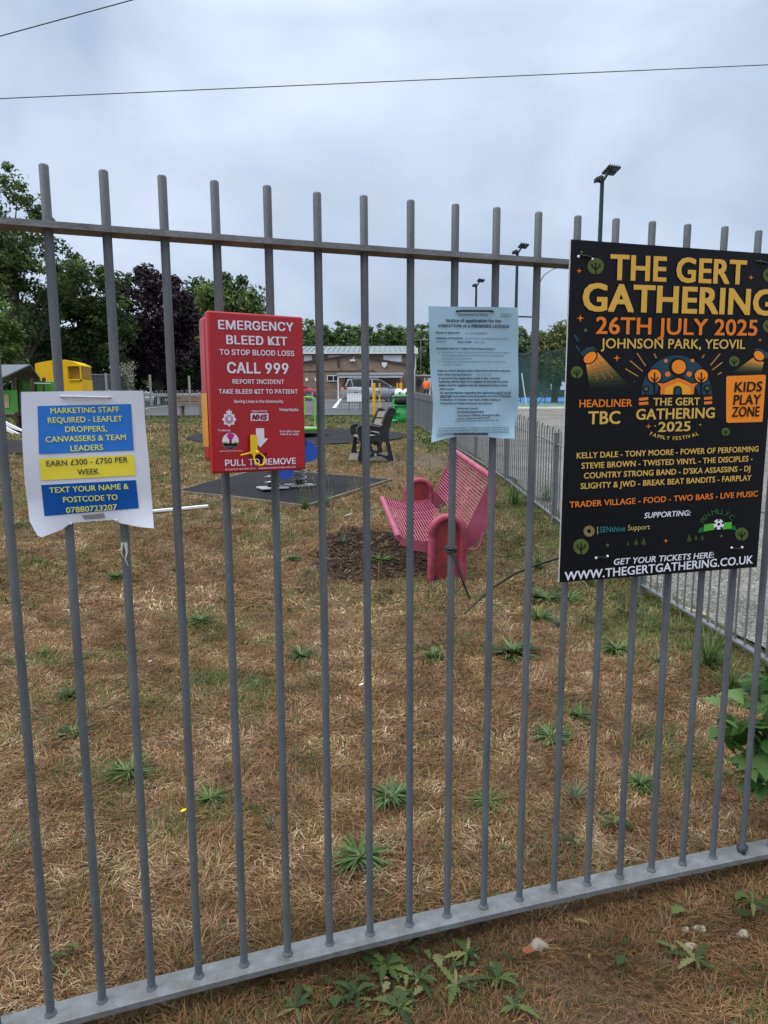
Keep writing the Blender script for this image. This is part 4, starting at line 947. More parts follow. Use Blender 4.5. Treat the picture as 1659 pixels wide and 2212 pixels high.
# ------------------------------------------------------------------ pink bench
def frame2(o, ax):     # local frame from ground origin and axis direction
    ang = math.atan2(ax[1], ax[0]); return ang
m_pink = M('faded_pink_paint', (.38, .088, .148), .5, 0, .16, 5, .05, 60, col2=(.28, .050, .092))
m_pink2 = M('chipped_pink_paint', (.40, .075, .125), .55, 0, .2, 11, .1, 60, col2=(.17, .022, .035))
pA = gp(960, 1253); z0 = pA[2] + .0
Lb = 1.62; axd = Vector((-.085, .996, 0)).normalized(); pitchb = math.atan2(float(g(pA[1] + Lb)) - z0, Lb) * .85
pbn = thing('park_bench', (pA[0], pA[1], z0 - .03), math.atan2(axd.y, axd.x) - math.pi / 2, 'pink slatted metal bench with arched ends standing by the bark patch', 'bench')
pbn.rotation_euler = (pitchb, 0, math.atan2(axd.y, axd.x) - math.pi / 2)
# local: x across (back = +x), y along the bench away from the viewer, z up
SY0, SY1 = .02, Lb
def seat_pt(f, lift=0): x = -.37 + f * .50; z = .385 - .035 * math.sin(f * math.pi) - f * .02; return (x, z + lift)
def back_pt(f): return (.175 + f * .19, .43 + f * .43)
seat_n, back_n = 21, 18
mb = MB()
for k in range(1, seat_n): x, z = seat_pt(k / seat_n); mb.cyl((x, SY0 + .01, z), (x, SY1 - .01, z), .0062, 8)
mb.build('seat_slats', m_pink, pbn)
mb = MB()
for k in range(1, back_n): x, z = back_pt(k / back_n); mb.cyl((x, SY0 + .01, z), (x, SY1 - .01, z), .0062, 8)
mb.build('back_slats', m_pink, pbn)
for nm, (x, z) in (('seat_edge', seat_pt(-.02)), ('back_edge', back_pt(1.02))): mb = MB(); mb.tube([(x, SY0, z), (x, SY1, z)], .026, 12); mb.build(nm, m_pink, pbn)
for y in (SY0, SY1 - .006):
    up = [seat_pt(t) for t in np.linspace(-.04, 1, 9)]; lo = [(-.36, .33), (-.25, .275), (-.10, .25), (.05, .26), (.13, .30)]
    mb = MB(); mb.prism([(a, b + .012) for a, b in up] + lo[::-1], lambda a, b, d: (a, y + d, b), 0, .006); mb.build('seat_side', m_pink, pbn)
    mb = MB(); inner = [back_pt(t) for t in np.linspace(0, 1.04, 6)]; outer = [(.405, .845), (.412, .72), (.395, .58), (.345, .45), (.27, .34), (.19, .275), (.165, .33)]
    mb.prism([(a - .012, b) for a, b in inner] + outer, lambda a, b, d: (a, y + d, b), 0, .006); mb.build('back_side', m_pink, pbn)
for y in (Lb * .28, Lb * .5, Lb * .72):
    mb = MB()
    for fn, n_ in ((seat_pt, 8), (back_pt, 8)):
        q = [fn(t) for t in np.linspace(0.02, .98, n_)]
        for (a, b), (c, d) in zip(q[:-1], q[1:]): mb.box(((a + c) / 2 + (.012 if fn is back_pt else 0), y, (b + d) / 2 - (.012 if fn is seat_pt else .0)), (math.hypot(c - a, d - b), .03, .006), 0, Matrix.Rotation(-math.atan2(d - b, c - a), 3, 'Y'))
    mb.build('slat_brace', m_pink, pbn)
for sgn, y in ((-1, -.035), (1, Lb + .035)):
    # arched tube end with a recessed plate
    rad = .128; hgt = .565; xc = .01; pts = [(xc - rad, y, -.02), (xc - rad, y, .2), (xc - rad, y, hgt - rad)]
    for k in range(1, 10): a = math.pi - math.pi * k / 10; pts.append((xc + rad * math.cos(a), y, hgt - rad + rad * math.sin(a)))
    pts += [(xc + rad, y, hgt - rad), (xc + rad, y, .2), (xc + rad, y, -.02)]
    mb = MB(); mb.tube(pts, .031, 14); fr_ = mb.build('end_arch', m_pink2, pbn)
    poly = [(xc - rad, -.02), (xc + rad, -.02), (xc + rad, hgt - rad)] + [(xc + rad * math.cos(math.pi * k / 10), hgt - rad + rad * math.sin(math.pi * k / 10)) for k in range(1, 10)] + [(xc - rad, hgt - rad)]
    mb = MB(); mb.prism(poly, lambda a, b, d: (a, y + .012 * -sgn * 1 + d, b), -.003, .003); mb.build('end_panel', M('grimy_pink_paint', (.34, .035, .055), .55, 0, .3, 9, .1, 50, col2=(.13, .03, .025)), pbn)
    # curled bracket that carries the backrest
    mb = MB(); mb.tube([(xc + rad, y * .9 if sgn < 0 else y - .05, .36)] + [(.215 + .075 * math.cos(a), y + .02 * -sgn, .355 - .075 * math.sin(a)) for a in np.linspace(math.pi, .1, 9)] + [(.30, y + .02 * -sgn, .42)], .010, 8); mb.build('bracket', m_pink, pbn)

# ------------------------------------------------------------------ black bench with taupe slats
m_bp = M('dark_recycled_plastic', (.013, .0135, .015), .55, 0, .2, 8, .1, 60); m_tp = M('taupe_slat', (.215, .185, .16), .7, 0, .1, 9, .15, 40, streak=(.3, 6, 6))
b0 = gp(815, 1001); ax = Vector((-.13, .9915, 0)); Lk_ = 1.5
bb = thing('park_bench', (b0[0] + .0, b0[1] + .05, b0[2] + .022), math.atan2(ax.y, ax.x) - math.pi / 2, 'black armed bench with taupe plank seat and back, on a concrete slab', 'bench')
# local: x across (front -x, back +x), y along
def bench_end(y, name):
    outer = [(-.30, 0), (-.335, .03), (-.285, .30), (-.275, .38), (-.32, .42), (-.34, .50), (-.33, .585), (-.29, .615), (-.10, .60), (.02, .57), (.085, .60), (.15, .76), (.185, .90), (.22, .925), (.265, .915), (.33, .885), (.325, .85), (.255, .70), (.20, .52), (.20, .40), (.24, .22), (.285, .03), (.275, 0), (.20, 0), (.15, .05), (.05, .095), (-.05, .095), (-.15, .05), (-.20, 0)]
    bm = bmesh.new()
    holes = [[(-.215, .335), (-.175, .345), (-.09, .14), (-.13, .115), (-.20, .09), (-.23, .12)], [(-.135, .345), (.065, .345), (-.03, .125)], [(.10, .345), (.15, .33), (.195, .11), (.15, .10), (.03, .135)], [(-.235, .55), (.03, .51), (.06, .455), (-.22, .435)]]
    def loop(P): vs = [bm.verts.new((p[0], 0, p[1])) for p in P]; return [bm.edges.new((vs[i], vs[(i + 1) % len(vs)])) for i in range(len(vs))]
    E_ = loop(outer)
    for h_ in holes: E_ += loop(h_)
    bmesh.ops.triangle_fill(bm, edges=E_, use_beauty=True, use_dissolve=False)
    r = bmesh.ops.extrude_face_region(bm, geom=bm.faces[:])
    for v in r['geom']:
        if isinstance(v, bmesh.types.BMVert): v.co.y += .055
    bmesh.ops.recalc_face_normals(bm, faces=bm.faces)
    mb = MB(); mb.from_bm(bm, 0, None, (0, y, 0), False); o = mb.build(name, m_bp, bb)
    # rounded arm cap
    m2 = MB(); m2.tube([(-.325, y + .0275, .56), (-.30, y + .0275, .60), (-.2, y + .0275, .612), (-.05, y + .0275, .592), (.03, y + .0275, .575), (.09, y + .0275, .60)], .036, 10); m2.build('armrest', m_bp, bb)
    m2 = MB(); m2.tube([(.10, y + .0275, .64), (.165, y + .0275, .80), (.215, y + .0275, .90), (.265, y + .0275, .90), (.31, y + .0275, .865)], .034, 10); m2.build('back_cap', m_bp, bb)
for y in (0, Lk_ - .06): bench_end(y, 'end_frame')
for k in range(3): mb = MB(); mb.bbox((-.225 + k * .135, Lk_ / 2, .405 + .0), (.122, Lk_ - .10, .035), .006, 2); mb.build('seat_slat', m_tp, bb)
for k in range(3):
    f = k; mb = MB(); mb.bbox((.085 + .055 * k, Lk_ / 2, .53 + k * .135), (.035, Lk_ - .10, .122), .006, 2, 0, Matrix.Rotation(R(22), 3, 'Y')); mb.build('back_slat', m_tp, bb)
mb = MB(); mb.bbox((0, Lk_ / 2, .30), (.05, Lk_ - .1, .05), .008, 1); mb.build('stretcher', m_bp, bb)
mb = MB(); mb.box((-.03, -.003, .09 + .03), (.035, .006, .035)); mb.build('maker_plate', M('pale_plate', (.4, .4, .4), .5), bb)

# far wooden bench at the car park edge, left
bp_ = gp(405, 897.5); wb = thing('park_bench', (-6.85, FAR_Y - .55, float(g(FAR_Y - .55))), R(3), 'weathered wooden backed bench by the far car park fence behind the red cabinet', 'bench')
m_wd = M('weathered_wood', (.20, .155, .115), .8, 0, .2, 6, .2, 40, streak=(1, 8, 8))
for k in range(3): mb = MB(); mb.bbox((0, .22 + k * .02, .55 + k * .13), (2.2, .035, .105), .006, 1); mb.build('back_slat', m_wd, wb)
for k in range(3): mb = MB(); mb.bbox((0, -.2 + k * .14, .45), (2.2, .125, .035), .006, 1); mb.build('seat_slat', m_wd, wb)
for x in (-.85, .85):
    for yy in (-.2, .17): mb = MB(); mb.bbox((x, yy, .215), (.07, .07, .45), .006, 1); mb.build('leg', m_wd, wb)
    mb = MB(); mb.bbox((x, .265, .62), (.07, .05, .56), .006, 1); mb.build('back_post', m_wd, wb)

# ------------------------------------------------------------------ spring rider
m_blue_p = M('blue_panel', (.02, .075, .36), .35, 0, .08, 4); m_spr = M('grey_spring_steel', (.33, .33, .34), .35, .7, .1, 20)
cA, cB = gp(666, 1056), gp(746, 1049)
sp_c = (np.array(gp(588, 1063)) + gp(645, 1052)) / 2
sr = thing('spring_rider', (sp_c[0], sp_c[1], sp_c[2] + .03), R(8), 'blue butterfly winged spring rider on two coil springs, behind the red cabinet', 'spring rider')
for x, y in ((-.17, -.12), (.19, .14)):
    mb = MB(); mb.bbox((x, y, .012), (.36, .28, .022), .004, 1, 0, Matrix.Rotation(R(20), 3, 'Z')); mb.build('base_plate', M('pale_plate', (.4, .4, .4), .5), sr)
    mb = MB(); mb.tube([(x + .095 * math.cos(t), y + .095 * math.sin(t), .045 + t / (2 * math.pi) * .072) for t in np.linspace(0, 2 * math.pi * 4.2, 90)], .0115, 8); mb.build('spring', m_spr, sr)
    mb = MB(); mb.lathe([(0, .0), (.065, .0), (.065, .075), (.055, .085), (0, .085)], (x, y, .022), 16); mb.build('spring_clamp', m_black, sr)
    mb = MB(); mb.lathe([(.0, .33), (.06, .33), (.06, .37), (0, .37)], (x, y, 0), 16); mb.build('spring_cap', m_black, sr)
mb = MB(); mb.bbox((.01, .01, .385), (.70, .36, .03), .01, 2, 0, Matrix.Rotation(R(20), 3, 'Z')); mb.build('seat_board', m_blue_p, sr)
def wing(mir):
    P = []
    for t in np.linspace(0, 2 * math.pi, 64, endpoint=False):
        r = .31 + .085 * math.cos(4 * t + .3) + .03 * math.cos(2 * t); P.append((mir * r * math.cos(t) * 1.0, .56 + r * math.sin(t) * 1.05 - .02))
    return P
for yy in (-.21, .19):
    mb = MB(); mb.prism(wing(1), lambda a, b, d: (a + .02, yy + d, b - .04), 0, .02, smooth=False); pn = mb.build('wing_panel', m_blue_p, sr)
    m2 = MB()
    for sx_ in (-.2, .2): m2.disc = None; m2.prism([(sx_ + .07 * math.cos(t), .60 + .07 * math.sin(t)) for t in np.linspace(0, 2 * math.pi, 20, endpoint=False)], lambda a, b, d: (a + .02, yy - .003 + d, b), 0, .003)
    m2.build('wing_spot', M('deep_blue', (.012, .03, .16), .4), pn)
mb = MB(); mb.tube([(-.1, -.28, .72), (-.1, .28, .72)], .014, 10); mb.build('handle_bar', m_black, sr)

# ------------------------------------------------------------------ roundabout
m_gn = M('lime_green_paint', (.12, .52, .035), .4, 0, .08, 4); m_deck = M('chequer_plate', (.42, .44, .43), .45, .4, .15, 30)
cc = CAR_C; rb = thing('roundabout', (gp(636, 941)[0], cc[1], cc[2] + .03), 0, 'lime green playground roundabout with a pale deck and tall handrails', 'roundabout')
mb = MB(); mb.lathe([(0, .20), (.80, .20)], n=40); mb.lathe([(.0, .205), (.80, .205), (.80, .198)], n=40); mb.build('deck', m_deck, rb)
mb = MB(); mb.lathe([(.80, .205), (.835, .20), (.835, .13), (.78, .12), (.3, .10), (.16, .09), (.16, 0)], n=40); mb.build('rim', m_gn, rb)
def rail_pts(a, r0, r1, h): 
    c, s_ = math.cos(a), math.sin(a); pts = [(c * r1, s_ * r1, .20), (c * r1, s_ * r1, h - .07), (c * (r1 - .02), s_ * (r1 - .02), h - .02), (c * (r1 - .07), s_ * (r1 - .07), h), (c * (r0 + .05), s_ * (r0 + .05), h), (c * r0, s_ * r0, h - .05), (c * r0, s_ * r0, .2)]
    return pts
for a in (R(-8), R(112), R(232)): mb = MB(); mb.tube(rail_pts(a, .22, .58, .95), .02, 10); mb.build('handrail', m_gn, rb)
mb = MB(); mb.cyl((0, 0, .2), (0, 0, .62), .05, 14); mb.lathe([(0, .62), (.16, .62), (.16, .65), (0, .655)], n=24); mb.build('hub', m_gn, rb)
# seat back panel facing the viewer
mb = MB(); mb.prism([(.17, .55), (.42, .55), (.38, .93), (.25, .93)], lambda a, b, d: (a - .02, -.42 + d, b), 0, .02); mb.build('back_panel', m_gn, rb)

# ------------------------------------------------------------------ frog litter bin
m_fg = M('frog_green', (.035, .30, .075), .3, 0, .1, 4, .03, 20); m_fgd = M('bin_mouth', (.004, .005, .004), .7)
fp = gp(870, 913); fb = thing('litter_bin', (fp[0], fp[1], fp[2]), 0, 'green frog shaped litter bin with a wide black mouth beside the yellow gate', 'litter bin')
fb.scale = (1.02, 1.02, 1.02)
mb = MB(); mb.lathe([(0, 0), (.30, 0), (.345, .05), (.365, .18), (.345, .34), (.30, .46), (.31, .53), (.345, .60), (.35, .68), (.30, .76), (.18, .82), (0, .84)], n=28); body = mb.build('body', m_fg, fb)
mb = MB(); mb.ball((0, 0, .545), .36, 24, 0, (1.08, .98, .16)); mb.build('lower_lip', m_fg, fb)
mb = MB(); mb.ball((0, 0, .84), .34, 24, 0, (1.05, .96, .22)); mb.build('upper_lip', m_fg, fb)
mb = MB(); mb.ball((0, -.235, .685), .28, 20, 0, (1.05, .55, .56)); mb.build('mouth', m_fgd, fb)
for x in (-.13, .13):
    mb = MB(); mb.ball((x, -.16, .945), .145, 16, 0, (1, .9, 1)); ey = mb.build('eye', M('eye_white', (.8, .8, .8), .3), fb); m2 = MB(); m2.ball((x * .8, -.285, .94), .034, 10, 0, (1, .5, 1.2)); m2.build('pupil', m_black, ey)
    mb = MB(); mb.ball((x * 2.4, -.20, .22), .12, 14, 0, (.8, 1, 1.5)); mb.ball((x * 2.1, -.30, .06), .12, 12, 0, (1.1, 1.2, .5)); mb.build('leg', m_fg, fb)
    mb = MB(); mb.tube([(x * 2.3, -.22, .48), (x * 2.2, -.33, .38), (x * 1.4, -.36, .33)], [.06, .055, .04], 10)
    for q in (-.03, 0, .03): mb.ball((x * 1.3 + q, -.37, .31), .03, 8)
    mb.build('arm', m_fg, fb)

# ------------------------------------------------------------------ climbing unit at the left
m_pg = M('green_panel', (.07, .27, .035), .45, 0, .1, 3); m_post = M('brown_post', (.060, .034, .022), .7, 0, .2, 8, .1, 40); m_roof = M('slate_grey_plastic', (.10, .11, .125), .55, 0, .1, 3)
PY = 20.3; ph = thing('climbing_unit', (at(40, 900, PY)[0], PY, float(g(PY))), R(-6), 'green panelled toddler climbing unit with a grey tilted roof at the left edge', 'climbing unit')
hx = Vector(ph.location)
def phx(dx): return at(dx, 900, PY)[0] - hx.x
def phz(dy, dx=40): return at(dx, dy, PY)[2] - hx.z
for dx, top, yy in ((36, 814, 0), (53, 812, 1.1), (72, 817, .1), (90, 819, 1.0), (25, 815, 1.15), (-12, 812, 0), (-12, 815, 1.1)):
    mb = MB(); mb.cyl((phx(dx), yy, -.05), (phx(dx + (1 if dx > 0 else 0)), yy, phz(top)), .052, 12); mb.build('post', m_post, ph)
for (x0, x1, z0_, z1_, yy) in ((-30, 44, 892, 843, -.07), (38, 93, 858, 821, 1.07), (-30, 52, 846, 818, 1.2)):
    mb = MB(); mb.bbox(((phx(x0) + phx(x1)) / 2, yy, (phz(z0_) + phz(z1_)) / 2), (phx(x1) - phx(x0), .025, phz(z1_) - phz(z0_)), .01, 2); mb.build('panel', m_pg, ph)
mb = MB(); mb.bbox((phx(19), -.10, phz(867)), (phx(25) - phx(12), .015, phz(852) - phz(882)), .01, 2); mb.build('play_board', M('pale_play_board', (.42, .33, .20), .6, 0, .2, 20), ph)
zr0, zr1 = phz(816), phz(785)
for sgn in (-1, 1):     # two sloping roof sheets meeting at a ridge, flared towards the top
    mb = MB(); yb, yt = (-.45, .42) if sgn < 0 else (1.35, .46)
    pts_ = [(phx(-45), yb, zr0), (phx(33), yb, zr0), (phx(38), yb * .9 + yt * .1, zr0 + (zr1 - zr0) * .12), (phx(55), yt, zr1), (phx(-45), yt, zr1)]
    mb.add([(x, y, z) for x, y, z in pts_] + [(x, y, z - .04) for x, y, z in pts_], [(0, 1, 2, 3, 4), (9, 8, 7, 6, 5)] + [(i, (i + 1) % 5, 5 + (i + 1) % 5, 5 + i) for i in range(5)]); mb.build('roof_sheet', m_roof, ph, fixn=True)
mb = MB(); mb.bbox((phx(5), .5, phz(897)), (phx(45) - phx(-30), 1.1, .06), .01, 1); mb.build('deck', m_post, ph)
mb = MB(); mb.tube([(phx(74), .1, phz(828)), (phx(91), .6, phz(828))], .022, 8); mb.tube([(phx(26), -.2, phz(828)), (phx(20), -.3, phz(836)), (phx(12), -.35, phz(860))], .02, 8); mb.build('grab_rail', m_spr, ph)
mb = MB(); mb.prism([(phx(95), phz(834)), (phx(98), phz(832)), (phx(106), phz(840)), (phx(108), phz(848)), (phx(96), phz(848))], lambda a, b, d: (a, .9 + d, b), 0, .06); mb.build('red_fitting', M('red_plastic', (.42, .02, .02), .4), ph)
# slide in front of it
s0, s1 = gp(2, 938), gp(58, 962); 
sl = thing('slide', (s0[0] - .35, s0[1] + .3, s0[2]), 0, 'low slide with a white edge and dark side at the left edge', 'slide')
o_ = Vector(sl.location); A = Vector(at(-30, 905, s0[1] + .3)) - o_; B = Vector(at(62, 951, s0[1] + .1)) - o_
for yy in (0, .5):
    mb = MB(); q = (B - A).to_track_quat('X', 'Z').to_matrix(); mb.bbox((A + B) / 2 + Vector((0, yy, 0)), ((B - A).length, .05, .11), .012, 2, 0, q); mb.build('side_rail', m_white, sl)
mb = MB(); mb.box((A + B) / 2 + Vector((0, .25, -.05)), ((B - A).length, .46, .012), 0, q); mb.build('chute', m_spr, sl)
mb = MB(); mb.prism([(A.x, A.z - .06), (B.x, B.z - .06), (B.x, -.03), (A.x, -.03)], lambda a, b, d: (a, .02 + d, b), 0, .03); mb.build('side_panel', M('dark_panel', (.014, .014, .016), .6), sl)

# ------------------------------------------------------------------ yellow clothes bank
m_cb = M('bank_yellow', (.75, .45, .006), .38, 0, .06, 3, .03, 30); m_cbd = M('bank_shaded_yellow', (.30, .175, .008), .5, 0, .1, 4)  # shade inside the chute opening is put into the darker second yellow
CY = 29.0; zc = float(g(CY)); L0, R0, Rf = at(80, 850, CY)[0], at(149, 850, CY)[0], at(175, 850, CY)[0]
top = at(130, 777, CY)[2] - zc; wv = .95
cb = thing('clothes_bank', (L0, CY, zc), R(0), 'big yellow clothes recycling bank with a curved top behind the play area fence', 'clothes bank')
# body is a prism whose curved profile runs left-right, deep in y; the chute opens to the right
W1 = R0 - L0; eav = top - .18
prof = [(0, 0), (W1, 0), (W1, eav)] + [(W1 * (1 - t), eav + (top - eav) * math.sin(math.pi * (.42 + t * .53))) for t in np.linspace(.05, .95, 9)] + [(0, eav)]
mb = MB(); mb.prism(prof, lambda a, b, d: (a, d, b), 0, 1.1); mb.build('body', m_cb, cb)
X1 = Rf - L0 + .05; zo0, zo1 = at(185, 824, CY)[2] - zc, at(185, 791, CY)[2] - zc
mb = MB(); mb.box(((W1 + X1) / 2, .55, (zo0 + .18) / 2 + .09), (X1 - W1, 1.1, zo0 - .18)); mb.build('lower_bay', m_cb, cb)
mb = MB()
mb.prism([(W1, zo1 + .0), (X1, zo1 - .0), (X1, zo1 + .05), (W1 + (X1 - W1) * .45, eav + .10), (W1 + .004, top - .02)], lambda a, b, d: (a, d, b), 0, 1.1); mb.box((X1 - .02, .03, (zo0 + zo1) / 2), (.04, .06, zo1 - zo0)); mb.build('hood', m_cb, cb)
mb = MB(); mb.box(((W1 + X1) / 2, .62, (zo0 + zo1) / 2), (X1 - W1 - .02, .9, zo1 - zo0 - .02)); mb.build('chute', m_cbd, cb)
mb = MB(); mb.bbox(((W1 + X1) / 2, -.02, zo0 + .06), (X1 - W1 - .06, .05, .05), .006, 1); mb.build('handle', m_cb, cb)
# white bags and rubbish beside it
mb = MB()
for k in range(5): mb.ball((X1 + .15 + random.random() * .5, -.1 + random.random() * .5, .12 + random.random() * .22), .13 + random.random() * .07, 10, 0, (1, 1, .8))
mb2 = mb.build('rubbish_bags', M('grubby_white_bag', (.40, .40, .41), .6, 0, .35, 9, .4, 14), None, cb.location); tag(mb2, 'heap of pale rubbish bags beside the yellow clothes bank', 'rubbish')
# ------------------------------------------------------------------ hall and annex
m_brk = None
def brick_mat():
    m, t, b = nmat('buff_brick'); b.inputs['Roughness'].default_value = .9; b.inputs['Specular IOR Level'].default_value = .15
    c = t.nodes.new('ShaderNodeTexCoord'); sp = t.nodes.new('ShaderNodeSeparateXYZ'); t.links.new(c.outputs['Object'], sp.inputs[0])
    ad = t.nodes.new('ShaderNodeMath'); ad.operation = 'ADD'; t.links.new(sp.outputs[0], ad.inputs[0]); t.links.new(sp.outputs[1], ad.inputs[1])
    cb_ = t.nodes.new('ShaderNodeCombineXYZ'); t.links.new(ad.outputs[0], cb_.inputs[0]); t.links.new(sp.outputs[2], cb_.inputs[1])
    br = t.nodes.new('ShaderNodeTexBrick'); br.inputs['Scale'].default_value = 1; br.inputs['Brick Width'].default_value = .225; br.inputs['Row Height'].default_value = .075; br.inputs['Mortar Size'].default_value = .009
    br.inputs['Color1'].default_value = (.27, .185, .125, 1); br.inputs['Color2'].default_value = (.185, .125, .088, 1); br.inputs['Mortar'].default_value = (.30, .265, .23, 1); t.links.new(cb_.outputs[0], br.inputs['Vector'])
    n = t.nodes.new('ShaderNodeTexNoise'); n.inputs['Scale'].default_value = 2.5; n.inputs['Detail'].default_value = 8; n.inputs['Roughness'].default_value = .75; t.links.new(c.outputs['Object'], n.inputs['Vector'])
    mr = t.nodes.new('ShaderNodeMapRange'); mr.inputs[1].default_value = .3; mr.inputs[2].default_value = .7; mr.inputs[3].default_value = .72; mr.inputs[4].default_value = 1.25; t.links.new(n.outputs['Fac'], mr.inputs[0])
    vm = t.nodes.new('ShaderNodeVectorMath'); vm.operation = 'SCALE'; t.links.new(br.outputs[0], vm.inputs[0]); t.links.new(mr.outputs[0], vm.inputs['Scale']); t.links.new(vm.outputs[0], b.inputs['Base Color'])
    return m
m_brk = brick_mat(); m_rf = M('pale_green_roof', (.165, .21, .21), .45, .2, .08, 2); m_fas = M('white_fascia', (.66, .66, .65), .5, 0, .06); m_gls = M('dark_glass', (.008, .010, .013), .10, 0, .1, 1, spec=.3); m_wp = M('white_panel', (.80, .81, .82), .5, 0, .06, 1)
m_dk = M('dark_metal', (.03, .03, .032), .5, 0, .2)
c5 = CROP(740, 840, 360 / 1659)
HY = 60.0; EY = 57.0; zh = float(g(HY)) - .15
def hz(cy, Y, cx=700): return at(*c5(cx, cy), Y)[2]
def hxx(cx, Y): return at(*c5(cx, 400), Y)[0]
hall = thing('village_hall', (hxx(700, HY), HY, zh), 0, 'brown brick hall with a pale metal roof and gabled front beyond the parked cars', 'hall')
ho = Vector(hall.location)
def hb(mb, x0, x1, y0, y1, z0, z1, mi=0): mb.box(Vector(((x0 + x1) / 2, (y0 + y1) / 2, (z0 + z1) / 2)) - ho, (x1 - x0, y1 - y0, z1 - z0), mi)
XL = hxx(-900, HY); XR = hxx(1385, HY); zev = hz(207, HY); 
mb = MB(); hb(mb, XL, XR, HY, HY + 11, zh, zev); wall = mb.build('wall', m_brk, hall)
zrt = hz(132, HY + 5); mb = MB()
mb.prism([(HY - .35, zev + .02), (HY + 5, zrt), (HY + 11.3, zev + .1), (HY + 11.3, zev + .22), (HY + 5, zrt + .12), (HY - .35, zev + .14)], lambda a, b, d: Vector((d, a, b)) - ho, XL - .2, XR + .15)
mb.build('roof', m_rf, hall)
roof_ch = hall.children[-1]
slope = math.atan2(zrt - zev, 5.35)
for k in range(int((XR - XL) / .42)):
    pass
seam = MB(); q = Matrix.Rotation(slope, 3, 'X')
for k in range(int((XR - XL) / .45)):
    x = XL + .45 * k; seam.box(Vector((x, HY + 2.32, (zev + zrt) / 2 + .155)) - ho, (.05, 5.3 / math.cos(slope), .05), 0, q)
seam.build('standing_seams', M('roof_seam', (.10, .13, .13), .5, .2, .1), hall)
mb = MB(); hb(mb, XL - .2, XR + .15, HY - .44, HY - .352, zev - .02, zev + .14); mb.build('gutter', m_fas, hall)
for a, b in ((-380, -180), (95, 185), (378, 545), (1008, 1215)):
    mb = MB(); hb(mb, hxx(a, HY), hxx(b, HY), HY - .05, HY - .003, hz(292, HY), hz(230, HY)); w_ = mb.build('window', m_wp, hall)
    m2 = MB(); z0_, z1_ = hz(292, HY), hz(230, HY)
    for (u, v, s_, t_) in ((hxx(a, HY) - .05, hxx(b, HY) + .05, z1_, z1_ + .06), (hxx(a, HY) - .05, hxx(b, HY) + .05, z0_ - .06, z0_)): hb(m2, u, v, HY - .075, HY - .003, s_, t_)
    m2.build('frame', m_fas, w_)
mb = MB(); mb.tube([Vector((hxx(1376, HY), HY - .10, zev)) - ho, Vector((hxx(1376, HY), HY - .10, hz(380, HY))) - ho, Vector((hxx(1366, HY), HY - .10, hz(400, HY))) - ho, Vector((hxx(1364, HY), HY - .10, zh)) - ho], .055, 8); mb.build('downpipe', m_fas, hall)
mb = MB(); hb(mb, hxx(1380, HY), hxx(1402, HY), HY - .2, HY + .1, hz(195, HY), hz(140, HY)); mb.build('vent', m_fas, hall)
# gabled front block
gl = [(-520, 400), (650, 222), (1300, 345)]
pts = [Vector((hxx(-520, EY), 0, zh)), Vector((hxx(1268, EY), 0, zh)), Vector((hxx(1268, EY), 0, hz(338, EY))), Vector((hxx(650, EY), 0, hz(226, EY))), Vector((hxx(-520, EY), 0, hz(400, EY)))]
mb = MB(); mb.prism([(p.x, p.z) for p in pts], lambda a, b, d: Vector((a, EY + d, b)) - ho, 0, HY - EY - .003); mb.build('gable_wall', m_brk, hall)
mb = MB()
for (a, b) in ((pts[4], pts[3]), (pts[3], pts[2])):
    u = (b - a).normalized(); nn = Vector((-u.z, 0, u.x)); e0, e1 = a - u * .1 + nn * .003, b + u * .1 + nn * .003
    mb.prism([(e0.x, e0.z), (e1.x, e1.z), (e1.x + nn.x * .12, e1.z + nn.z * .12), (e0.x + nn.x * .12, e0.z + nn.z * .12)], lambda p, q_, d: Vector((p, EY - .15 + d, q_)) - ho, 0, HY - EY + .14)
mb.build('verge', M('brown_verge', (.055, .042, .036), .7), hall)
mb = MB(); hb(mb, hxx(484, EY), hxx(497, EY), EY - .12, EY - .003, hz(362, EY), hz(232, EY)); mb.build('flue', m_dk, hall)
mb = MB(); mb.tube([Vector((hxx(80, EY), EY - .03, hz(405, EY))) - ho, Vector((hxx(900, EY), EY - .03, hz(400, EY))) - ho, Vector((hxx(935, EY), EY - .03, hz(425, EY))) - ho], .025, 6); mb.build('cable_run', m_dk, hall)
mb = MB(); c_ = Vector((hxx(655, EY), EY - .15, hz(285, EY))) - ho; mb.bbox(c_, (.42, .2, .14), .03, 2); mb.cyl(c_ + Vector((0, .1, .05)), c_ + Vector((.15, .14, .5)), .03); mb.build('flood_lamp', m_fas, hall)
mb = MB(); c_ = Vector((hxx(1018, EY), EY - .06, hz(333, EY))) - ho; mb.prism([(-.22, .2), (.22, .2), (.22, -.02), (0, -.26), (-.22, -.02)], lambda a, b, d: c_ + Vector((a, d, b)), -.05, .05); mb.build('alarm_box', m_fas, hall)
# window left of the canopy
def pane(x0, x1, y0, y1, nm='window', mull=()):
    mb = MB(); hb(mb, hxx(x0, EY), hxx(x1, EY), EY - .05, EY - .003, hz(y1, EY), hz(y0, EY)); w_ = mb.build(nm, m_gls, hall); m2 = MB(); f = .06
    X0, X1, Z0, Z1 = hxx(x0, EY), hxx(x1, EY), hz(y1, EY), hz(y0, EY)
    for a, b, c, d in ((X0 - f, X1 + f, Z1, Z1 + f), (X0 - f, X1 + f, Z0 - f, Z0), (X0 - f, X0, Z0, Z1), (X1, X1 + f, Z0, Z1)): hb(m2, a, b, EY - .08, EY - .003, c, d)
    for k in mull: hb(m2, hxx(k, EY) - .03, hxx(k, EY) + .03, EY - .075, EY - .051, Z0, Z1)
    m2.build('frame', m_fas, w_)
pane(364, 478, 460, 514, mull=(430,)); pane(560, 925, 482, 600, 'glazed_screen', (630, 700, 770, 850, 910)); pane(-300, -160, 460, 520, mull=(-230,))
